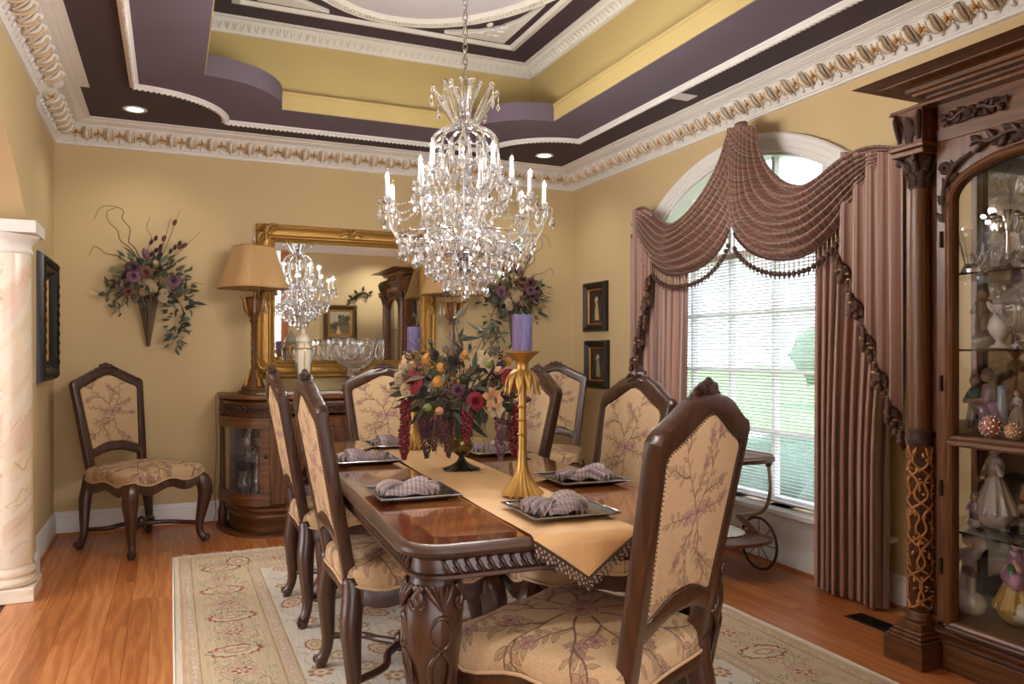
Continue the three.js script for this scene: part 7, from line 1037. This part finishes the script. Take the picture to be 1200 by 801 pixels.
  single('crystal_bowl', merge([dish(0.085, 0.09).translate(0, 0.05, 0), lathe([[0, 0], [0.05, 0], [0.02, 0.02], [0.016, 0.055], [0, 0.06]], 16)]), MT.crystal, 'footed cut crystal bowl beside the white ewer', 'bowl', spot(1196, 395, 1.231, 2.90));
  const plate = (r) => crease(lathe([[0, 0.006], [r * 0.4, 0], [r, 0.03], [r * 0.98, 0.036], [r * 0.4, 0.008], [0, 0.012]], 28), 0.25).rotateX(PI / 2 - 0.2).translate(0, r, 0);
  single('crystal_plate', plate(0.085), MT.crystal, 'upright round cut crystal plate on the top shelf', 'plate', spot(1203, 290, 1.521, 3.02), -PI / 2); single('crystal_vase', crease(lathe([[0, 0], [0.04, 0], [0.045, 0.02], [0.03, 0.05], [0.045, 0.12], [0.07, 0.18], [0.066, 0.18], [0.04, 0.12], [0.024, 0.05], [0, 0.03]], 12), 0.25), MT.crystal, 'flared cut crystal vase by the glass end on the top shelf', 'vase', spot(1140, 310, 1.521, 2.95));
  single('crystal_bowl', merge([dish(0.075, 0.06).translate(0, 0.012, 0), lathe([[0, 0], [0.035, 0], [0.03, 0.012], [0, 0.016]], 16)]), MT.crystal, 'low cut crystal bowl in the middle of the top shelf', 'bowl', spot(1164, 312, 1.521, 2.86));
  single('dark_dish', lathe([[0, 0], [0.03, 0], [0.05, 0.01], [0.085, 0.03], [0.084, 0.034], [0.045, 0.014], [0, 0.008]], 28), mat({ color: '#1d1c22', roughness: 0.12, clearcoat: 1 }), 'shiny dark footed dish beside the tall white lady', 'dish', spot(1203, 628, 0.536, 2.84));
}
// ---------------------------------------------------------------- tea cart
{
  const t = thing('tea_cart', 'wooden tea cart with curved brass legs and spoked wheels by the window', 'cart', [2.80, 0, -3.60]);
  const tray = (y, hw, hl, th) => { const o = [...arc(0, hl - hw * 0.55, hw, 0, PI, 14, hw * 0.55), ...arc(0, -hl + hw * 0.55, hw, PI, 2 * PI, 14, hw * 0.55)]; return [boxUV(flat(extrude(o.map(([x, z]) => [x, z]), th - 0.008, 0.004, [], 2), y), 'z'), o]; };
  const [g1] = tray(0.635, 0.20, 0.40, 0.022), [g2] = tray(0.20, 0.19, 0.39, 0.02); mesh('upper_tray', g1, MT.walnut, t); const lt = mesh('lower_tray', g2, MT.walnut, t);
  mesh('gallery_rail', tube([...arc(0, 0.29, 0.185, 0, PI, 14, 0.10), ...arc(0, -0.29, 0.185, PI, 2 * PI, 14, 0.10), [0.185, 0.29]].map(([x, z]) => V3(x, 0.662, z)), 0.005, 6), MT.goldDull, t);
  const brass = mat({ color: '#8a7a5c', roughness: 0.3, metalness: 0.85 });
  for (const sx of [-1, 1]) for (const sz of [-1, 1]) { mesh('leg', tube([[sx * 0.165, 0.635, sz * 0.30], [sx * 0.17, 0.60, sz * 0.30], [sx * 0.17, 0.46, sz * 0.31], [sx * 0.165, 0.36, sz * 0.27], [sx * 0.16, 0.31, sz * 0.16], [sx * 0.155, 0.29, sz * 0.06]], 0.010, 8, 22), brass, t); mesh('leg_bracket', lathe([[0, 0.595], [0.014, 0.598], [0.02, 0.62], [0.024, 0.634], [0, 0.634]], 12).translate(sx * 0.167, 0, sz * 0.30), MT.walnut, t); mesh('support', tube([[sx * 0.155, 0.29, sz * 0.06], [sx * 0.16, 0.26, sz * 0.13], [sx * 0.165, 0.22, sz * 0.2]], [0.012, 0.018, 0.014], 8, 8), MT.walnut, t); if (sz < 0) { mesh('caster_leg', tube([[sx * 0.14, 0.2, -0.30], [sx * 0.14, 0.03, -0.31]], [0.012, 0.01], 8), MT.walnut, t); mesh('caster', new THREE.CylinderGeometry(0.025, 0.025, 0.016, 16).rotateZ(PI / 2).translate(sx * 0.14, 0.025, -0.31), MT.black, t); } }
  for (const sx of [-1, 1]) { const w = new THREE.Group(); w.name = 'wheel'; t.add(w); w.position.set(sx * 0.215, 0.150, 0.17); mesh('rim', new THREE.TorusGeometry(0.142, 0.008, 8, 40).rotateY(PI / 2), mat({ color: '#3a3029', roughness: 0.4, metalness: 0.4 }), w); mesh('hub', lathe([[0, -0.02], [0.016, -0.018], [0.018, 0], [0.016, 0.018], [0, 0.02]], 14).rotateZ(PI / 2), brass, w); for (let k = 0; k < 8; k++) mesh('spoke', tube([[0, 0.012, 0], [0, 0.14, 0]], 0.0035, 6).rotateX(k * PI / 4), brass, w); }
  mesh('axle', tube([[-0.215, 0.150, 0.17], [0.215, 0.150, 0.17]], 0.007, 8), brass, t); for (const sx of [-1, 1]) mesh('axle_block', bx(0.02, 0.06, 0.04, sx * 0.15, 0.175, 0.17, 0.004), MT.walnut, lt);
  single('lace_doily', boxUV(flat(extrude(arc(0, 0, 0.15, 0, 2 * PI, 40, 0.2).slice(0, 40).map(([x, y], i) => { const k = 1 + 0.04 * Math.cos(i * PI); return [x * k, y * k]; }), 0.003), 0)), MT.linen, 'white crocheted doily on the lower shelf of the tea cart', 'doily', [2.80, 0.2215, -3.56]);
}
// ---------------------------------------------------------------- floor register
{
  const t = thing('floor_register', 'dark bronze slotted floor register between the curtain and cabinet', 'vent', [2.90, 0, -2.52]); const m = mat({ color: '#2c2620', roughness: 0.4, metalness: 0.6 });
  mesh('frame', sweep([[0, 0], [0.002, 0.004], [0.014, 0.005], [0.015, 0]], [[-0.055, -0.15], [0.055, -0.15], [0.055, 0.15], [-0.055, 0.15]], true, 1), m, t); mesh('duct', bx(0.09, 0.001, 0.28, 0, 0.0008, 0), MT.black, t);
  for (let k = 0; k < 16; k++) mesh('slat', bx(0.085, 0.003, 0.006, 0, 0.003, -0.128 + k * 0.017), m, t);
}
// ---------------------------------------------------------------- crystal chandelier
{
  const CX = 1.24, CZ = -3.36, t = thing('crystal_chandelier', 'large tiered crystal chandelier with candle bulbs hanging on a chain', 'chandelier', [CX, 0, CZ]);
  const C = MT.crystal, A = MT.crystalArm, S = MT.chrome;
  // chain and canopy
  const link = new THREE.TorusGeometry(0.013, 0.0034, 6, 14).scale(0.8, 1.7, 1); let li = 0;
  for (let y = 2.485; y < UP - 0.03; y += 0.034) { const m = mesh('chain_link', link, S, t); m.position.y = y; m.rotation.y = (li++ % 2) * PI / 2; }
  mesh('canopy', lathe([[0, UP - 0.045], [0.012, UP - 0.042], [0.02, UP - 0.03], [0.06, UP - 0.014], [0.065, UP - 0.006], [0, UP - 0.006]], 24), S, t);
  // stem of silver with glass balusters
  mesh('stem', tube([[0, 1.55, 0], [0, 2.47, 0]], 0.007, 8), S, t);
  for (const [y, r] of [[1.62, 0.045], [1.72, 0.05], [1.83, 0.04], [1.92, 0.046], [2.02, 0.034], [2.10, 0.04], [2.18, 0.036], [2.27, 0.05], [2.36, 0.03]]) mesh('glass_baluster', crease(lathe([[0.008, y - 0.045], [r * 0.6, y - 0.035], [r, y], [r * 0.55, y + 0.03], [0.008, y + 0.045]], 10), 0.2), C, t);
  mesh('centre_plate', lathe([[0, 1.655], [0.10, 1.66], [0.11, 1.672], [0.06, 1.685], [0, 1.69]], 24), S, t); mesh('upper_plate', lathe([[0, 2.235], [0.05, 2.24], [0.055, 2.25], [0, 2.26]], 20), S, t);
  // faceted pieces
  const facet = (pts, n, sx = 1) => crease(lathe(pts, n).scale(1, 1, sx), 0.05);
  const almond = facet([[0, 0], [0.003, -0.003], [0.006, -0.012], [0.0155, -0.036], [0.0145, -0.051], [0, -0.068]], 6, 0.55), smallDrop = facet([[0, 0], [0.003, -0.003], [0.0105, -0.021], [0.009, -0.033], [0, -0.043]], 6, 0.6), spear = facet([[0, 0], [0.004, -0.004], [0.0075, -0.02], [0.0055, -0.07], [0, -0.085]], 6), ball = facet(Array.from({ length: 7 }, (_, i) => [0.02 * Math.sin(i / 6 * PI), 0.02 * Math.cos(i / 6 * PI)]), 10), knob = facet(Array.from({ length: 6 }, (_, i) => [0.0135 * Math.sin(i / 5 * PI), 0.0135 * Math.cos(i / 5 * PI)]), 8);
  const bead = new THREE.OctahedronGeometry(0.0058, 0), beads = [];
  const hang = (g, x, y, z, r, pre = 1) => { for (let k = 0; k < pre; k++) beads.push(place(bead, x, y - 0.004 - k * 0.011, z, 0, k, 0)); const m = mesh('crystal_drop', g, C, t); m.position.set(x, y - 0.002 - pre * 0.011, z); m.rotation.y = r; };
  const chainBeads = (a, b, sag, n) => { for (let i = 0; i <= n; i++) { const f = i / n; beads.push(place(bead, lerp(a[0], b[0], f), lerp(a[1], b[1], f) - sag * 4 * f * (1 - f), lerp(a[2], b[2], f), 0, i, 0)); } };
  const pol = (r, y, a) => [r * Math.cos(a), y, r * Math.sin(a)];
  const armR = (pts, a) => pts.map(([r, y]) => V3(...pol(r, y, a)));
  // crown of scrolls on top
  for (let k = 0; k < 8; k++) { const a = k * PI / 4 + 0.2; mesh('crown_scroll', tube(armR([[0.04, 2.25], [0.065, 2.285], [0.095, 2.335], [0.122, 2.38], [0.14, 2.41]], a), [0.007, 0.0095, 0.012, 0.012, 0.008], 6, 14), A, t); const m = mesh('glass_knob', knob, C, t); m.position.set(...pol(0.148, 2.418, a)); hang(k % 2 ? almond : smallDrop, ...pol(0.155, 2.41, a), a, 3); mesh('crown_scroll', tube(armR([[0.02, 2.30], [0.03, 2.36], [0.055, 2.41], [0.07, 2.44]], a + PI / 8), [0.006, 0.007, 0.007, 0.005], 6, 10), A, t); const m2 = mesh('glass_knob', knob, C, t); m2.position.set(...pol(0.072, 2.45, a + PI / 8)); m2.scale.setScalar(0.8); }
  // bell of glass bars from the crown down to the plate
  for (let k = 0; k < 10; k++) { const a = k * PI / 5 + 0.1; mesh('glass_bar', tube(armR([[0.045, 2.25], [0.10, 2.235], [0.148, 2.19], [0.158, 2.11], [0.132, 2.02], [0.095, 1.93], [0.10, 1.82], [0.13, 1.74], [0.10, 1.675]], a), [0.005, 0.007, 0.008, 0.008, 0.007, 0.006, 0.007, 0.007, 0.005], 7, 34), A, t); hang(almond, ...pol(0.165, 2.10, a), a, 2); hang(smallDrop, ...pol(0.10, 1.92, a + 0.2), a, 2); hang(spear, ...pol(0.07, 2.20, a + 0.3), a, 2); hang(almond, ...pol(0.135, 1.735, a + 0.1), a, 1); chainBeads(pol(0.15, 2.19, a), pol(0.15, 2.19, a + PI / 5), 0.05, 12); chainBeads(pol(0.15, 2.18, a), pol(0.2, 1.88, a + 0.2), -0.02, 22); }
  // candle tiers
  const bob = crease(sheet(40, 5, (u, v) => { const a = u * 2 * PI, r = (0.010 + 0.026 * v) * (1 + 0.06 * v * Math.cos(a * 10)); return [Math.cos(a) * r, 0.014 * v * v, Math.sin(a) * r]; }, 0.003), 0.3), cup = facet([[0.006, 0], [0.013, 0.006], [0.015, 0.03], [0.017, 0.034], [0.01, 0.034], [0, 0.03]], 10), candle = lathe([[0, 0], [0.0095, 0], [0.0095, 0.072], [0.006, 0.074], [0, 0.074]], 12), flame = lathe([[0, 0.07], [0.006, 0.072], [0.0105, 0.088], [0.0095, 0.10], [0.005, 0.118], [0.0018, 0.13], [0, 0.137]], 12), glowM = mat({ color: '#ffe9cf', emissive: new THREE.Color('#ffb870'), emissiveIntensity: 3, roughness: 0.3 }), bulbM = mat({ color: '#ffffff', transmission: 1, thickness: 0, roughness: 0.0 }), filament = lathe([[0, 0.078], [0.0042, 0.084], [0.005, 0.092], [0.0035, 0.10], [0, 0.106]], 8), candleM = mat({ color: '#d6d2c8', roughness: 0.5 });
  const light = (x, y, z) => { const l = new THREE.PointLight(0xfffaf4, BULB, 0, 2); l.position.set(CX + x, y, CZ + z); l.castShadow = true; l.shadow.radius = 0.6; scene.add(l); };
  function tier(n, ph, R, Y, pts, rad) {
    for (let k = 0; k < n; k++) {
      const a = k / n * 2 * PI + ph; mesh('candle_arm', tube(armR(pts, a), rad, 7, 30), A, t);
      const [x, , z] = pol(R, Y, a), g = new THREE.Group(); g.name = 'candle_cup'; t.add(g); g.position.set(x, Y, z); mesh('bobeche', bob, C, g); mesh('socket', cup, C, g); mesh('candle_sleeve', candle.clone().translate(0, 0.03, 0), candleM, g); mesh('bulb', flame.clone().translate(0, 0.03, 0), bulbM, g); mesh('bulb_filament', filament.clone().translate(0, 0.03, 0), glowM, g);
      light(x, Y + 0.122, z);
      for (let q = 0; q < 5; q++) { const b = a + q * 2 * PI / 5; hang(q === 0 ? almond : smallDrop, x + 0.036 * Math.cos(b), Y + 0.012, z + 0.036 * Math.sin(b), b, q === 0 ? 3 : 1); }
      for (const [f, g2, pr] of [[0.86, almond, 2], [0.72, almond, 3], [0.58, almond, 4]]) hang(g2, ...pol(R * f, Y - (R > 0.3 ? 0.15 : 0.10) + (f > 0.7 ? 0.05 : 0), a), a, pr);
      chainBeads(pol(R, Y, a), pol(R, Y, a + 2 * PI / n), 0.09, 22); chainBeads(pol(R * 0.8, Y - 0.12, a), pol(R * 0.8, Y - 0.12, a + 2 * PI / n), 0.05, 18); chainBeads(pol(R, Y, a), pol(0.10, Y + 0.16, a), 0.05, 16);
    }
  }
  tier(9, 0.35, 0.365, 1.875, [[0.06, 1.72], [0.12, 1.78], [0.17, 1.75], [0.23, 1.70], [0.30, 1.715], [0.35, 1.785], [0.365, 1.875]], [0.007, 0.008, 0.0085, 0.0085, 0.008, 0.007, 0.006]);
  tier(5, 0.1, 0.225, 2.005, [[0.05, 1.90], [0.09, 1.95], [0.13, 1.915], [0.17, 1.90], [0.21, 1.94], [0.225, 2.005]], [0.006, 0.007, 0.008, 0.008, 0.007, 0.006]);
  // basket of drops below
  const ring = (r, y) => mesh('basket_ring', new THREE.TorusGeometry(r, 0.0035, 6, 48).rotateX(PI / 2).translate(0, y, 0), S, t);
  for (const [r, y, n, g2, pr] of [[0.30, 1.745, 26, almond, 4], [0.235, 1.70, 22, almond, 3], [0.175, 1.655, 18, almond, 3], [0.135, 1.60, 16, smallDrop, 2], [0.095, 1.56, 13, almond, 1], [0.055, 1.53, 9, smallDrop, 1]]) { ring(r, y); for (let k = 0; k < n; k++) { const a = k / n * 2 * PI + r * 9; hang(g2, ...pol(r, y, a), a, pr); } }
  for (let k = 0; k < 22; k++) { const a = k / 22 * 2 * PI; chainBeads(pol(0.235, 1.70, a), pol(0.06, 1.53, a), 0.02, 16); chainBeads(pol(0.05, 1.84, a), pol(0.235, 1.70, a), 0.05, 14); }
  { const m = mesh('bottom_ball', ball, C, t); m.position.y = 1.465; m.scale.setScalar(1.05); mesh('ball_pin', tube([[0, 1.48, 0], [0, 1.56, 0]], 0.003, 6), S, t); }
  // lamp inside the basket
  { const g = new THREE.Group(); g.name = 'centre_lamp'; t.add(g); g.position.set(0.03, 1.715, 0.08); mesh('socket', cup, C, g); mesh('bulb', flame.clone().translate(0, -0.04, 0), bulbM, g); mesh('bulb_filament', filament.clone().translate(0, -0.04, 0), glowM, g); light(0.03, 1.768, 0.08); }
  stuff(mesh('bead_strands', merge(beads), C, t));
}
// ---------------------------------------------------------------- ceiling downlights and unseen hall lights
{
  const glow = mat({ color: '#fff6e8', emissive: new THREE.Color('#fff4e4'), emissiveIntensity: 3.2, roughness: 0.6 });
  const rimG = lathe([[0.05, 0], [0.052, -0.004], [0.068, -0.005], [0.071, -0.002], [0.071, 0]], 28), disc = lathe([[0, -0.004], [0.052, -0.002]], 24);
  const can = (x, z, label, power) => {
    const t = thing('recessed_light', label, 'ceiling light', [x, CE, z], 0, 'recessed ceiling lights');
    mesh('trim_ring', rimG, MT.white, t); mesh('lens', disc, glow, t);
    const l = new THREE.SpotLight(0xfffaf4, power, 0, 1.15, 0.6, 2); l.position.set(x, CE - 0.012, z); l.target.position.set(x, 0, z); l.castShadow = true; l.shadow.radius = 2.5; scene.add(l, l.target);
  };
  can(-0.206, -5.433, 'lit round recessed light above the flower sconce by the column', CAN); can(2.66, -5.43, 'lit round recessed light in the corner above the small pictures', CAN);
  can(-0.2, -1.3, 'unseen round recessed light near the hall opening, placed to brighten the near chairs', CAN_UNSEEN); can(2.66, -1.3, 'unseen round recessed light placed to brighten the china cabinet', CAN_UNSEEN);  // both out of view, strength chosen to light the near seats and cabinet
  single('ceiling_speaker', bx(0.16, 0.006, 0.10, 0, -0.003, 0, 0.002), MT.white, 'small white square ceiling grille beside the rope moulding', 'grille', [2.79, CE, -3.84]);
  // unseen hall windows behind the viewpoint: glowing sheers placed to light the room frontally
  const sheer = mat({ color: '#ffffff', emissive: new THREE.Color('#f4f7ff'), emissiveIntensity: 3.0, roughness: 1 });
  for (const [k, x] of [[2, -0.85], [3, 1.65]]) {
    const w = struct('window_' + k, null, null, 'tall unseen hall window with a glowing white sheer, behind the viewpoint to light the room');
    mesh('sheer', bx(2.2, 2.2, 0.01, x, 1.36, 3.20), sheer, w);
    mesh('casing', sweep([[0, 0], [0, 0.03], [0.1, 0.03], [0.1, 0]], [[x - 1.1, -0.26], [x + 1.1, -0.26], [x + 1.1, -2.46], [x - 1.1, -2.46]], true, 1).applyMatrix4(new THREE.Matrix4().makeBasis(V3(1, 0, 0), V3(0, 0, -1), V3(0, -1, 0)).setPosition(0, 0, 3.22)), MT.white, w);
    const l = new THREE.RectAreaLight(0xf4f7ff, UNSEEN_FRONT, 2.2, 2.2); l.position.set(x, 1.36, 3.185); l.lookAt(x, 1.36, 0); scene.add(l);
  }
  { // unseen foyer window beyond the arch, glowing to light the chair backs
    const w = struct('window_4', null, null, 'tall unseen foyer window with a glowing white sheer, beyond the arch to light the chair backs');
    mesh('sheer', bx(0.01, 2.2, 2.6, -3.30, 1.36, -3.0), sheer, w); for (const [h, d, y, z] of [[0.1, 2.8, 2.51, -3.0], [0.1, 2.8, 0.21, -3.0], [2.4, 0.1, 1.36, -1.65], [2.4, 0.1, 1.36, -4.35]]) mesh('casing', bx(0.03, h, d, -3.305, y, z, 0.004), MT.white, w);
    const l = new THREE.RectAreaLight(0xeef4ff, UNSEEN_SIDE, 2.6, 2.2); l.position.set(-3.285, 1.36, -3.0); l.lookAt(0, 1.36, -3.0); scene.add(l);
  }
  // unseen flush ceiling lights, placed to spill light into the dining room
  const pg = mat({ color: '#ffffff', emissive: new THREE.Color('#fff8f0'), emissiveIntensity: 2.0 });
  for (const [x, z] of [[0.4, 1.2], [-2.0, -3.2]]) {
    const t = thing('unseen_ceiling_light', z > 0 ? 'unseen flush square hall ceiling light behind the viewpoint' : 'unseen flush square hall ceiling light beyond the arch', 'ceiling light', [x, 2.80, z]);
    mesh('housing', bx(1.24, 0.04, 1.24, 0, -0.02, 0, 0.004), MT.white, t); mesh('diffuser', bx(1.16, 0.01, 1.16, 0, -0.042, 0), pg, t);
    const l = new THREE.RectAreaLight(0xfffcf8, UNSEEN_HALL, 1.16, 1.16); l.position.set(x, 2.745, z); l.lookAt(x, 0, z); scene.add(l);
  }
}
renderer.render(scene, camera);
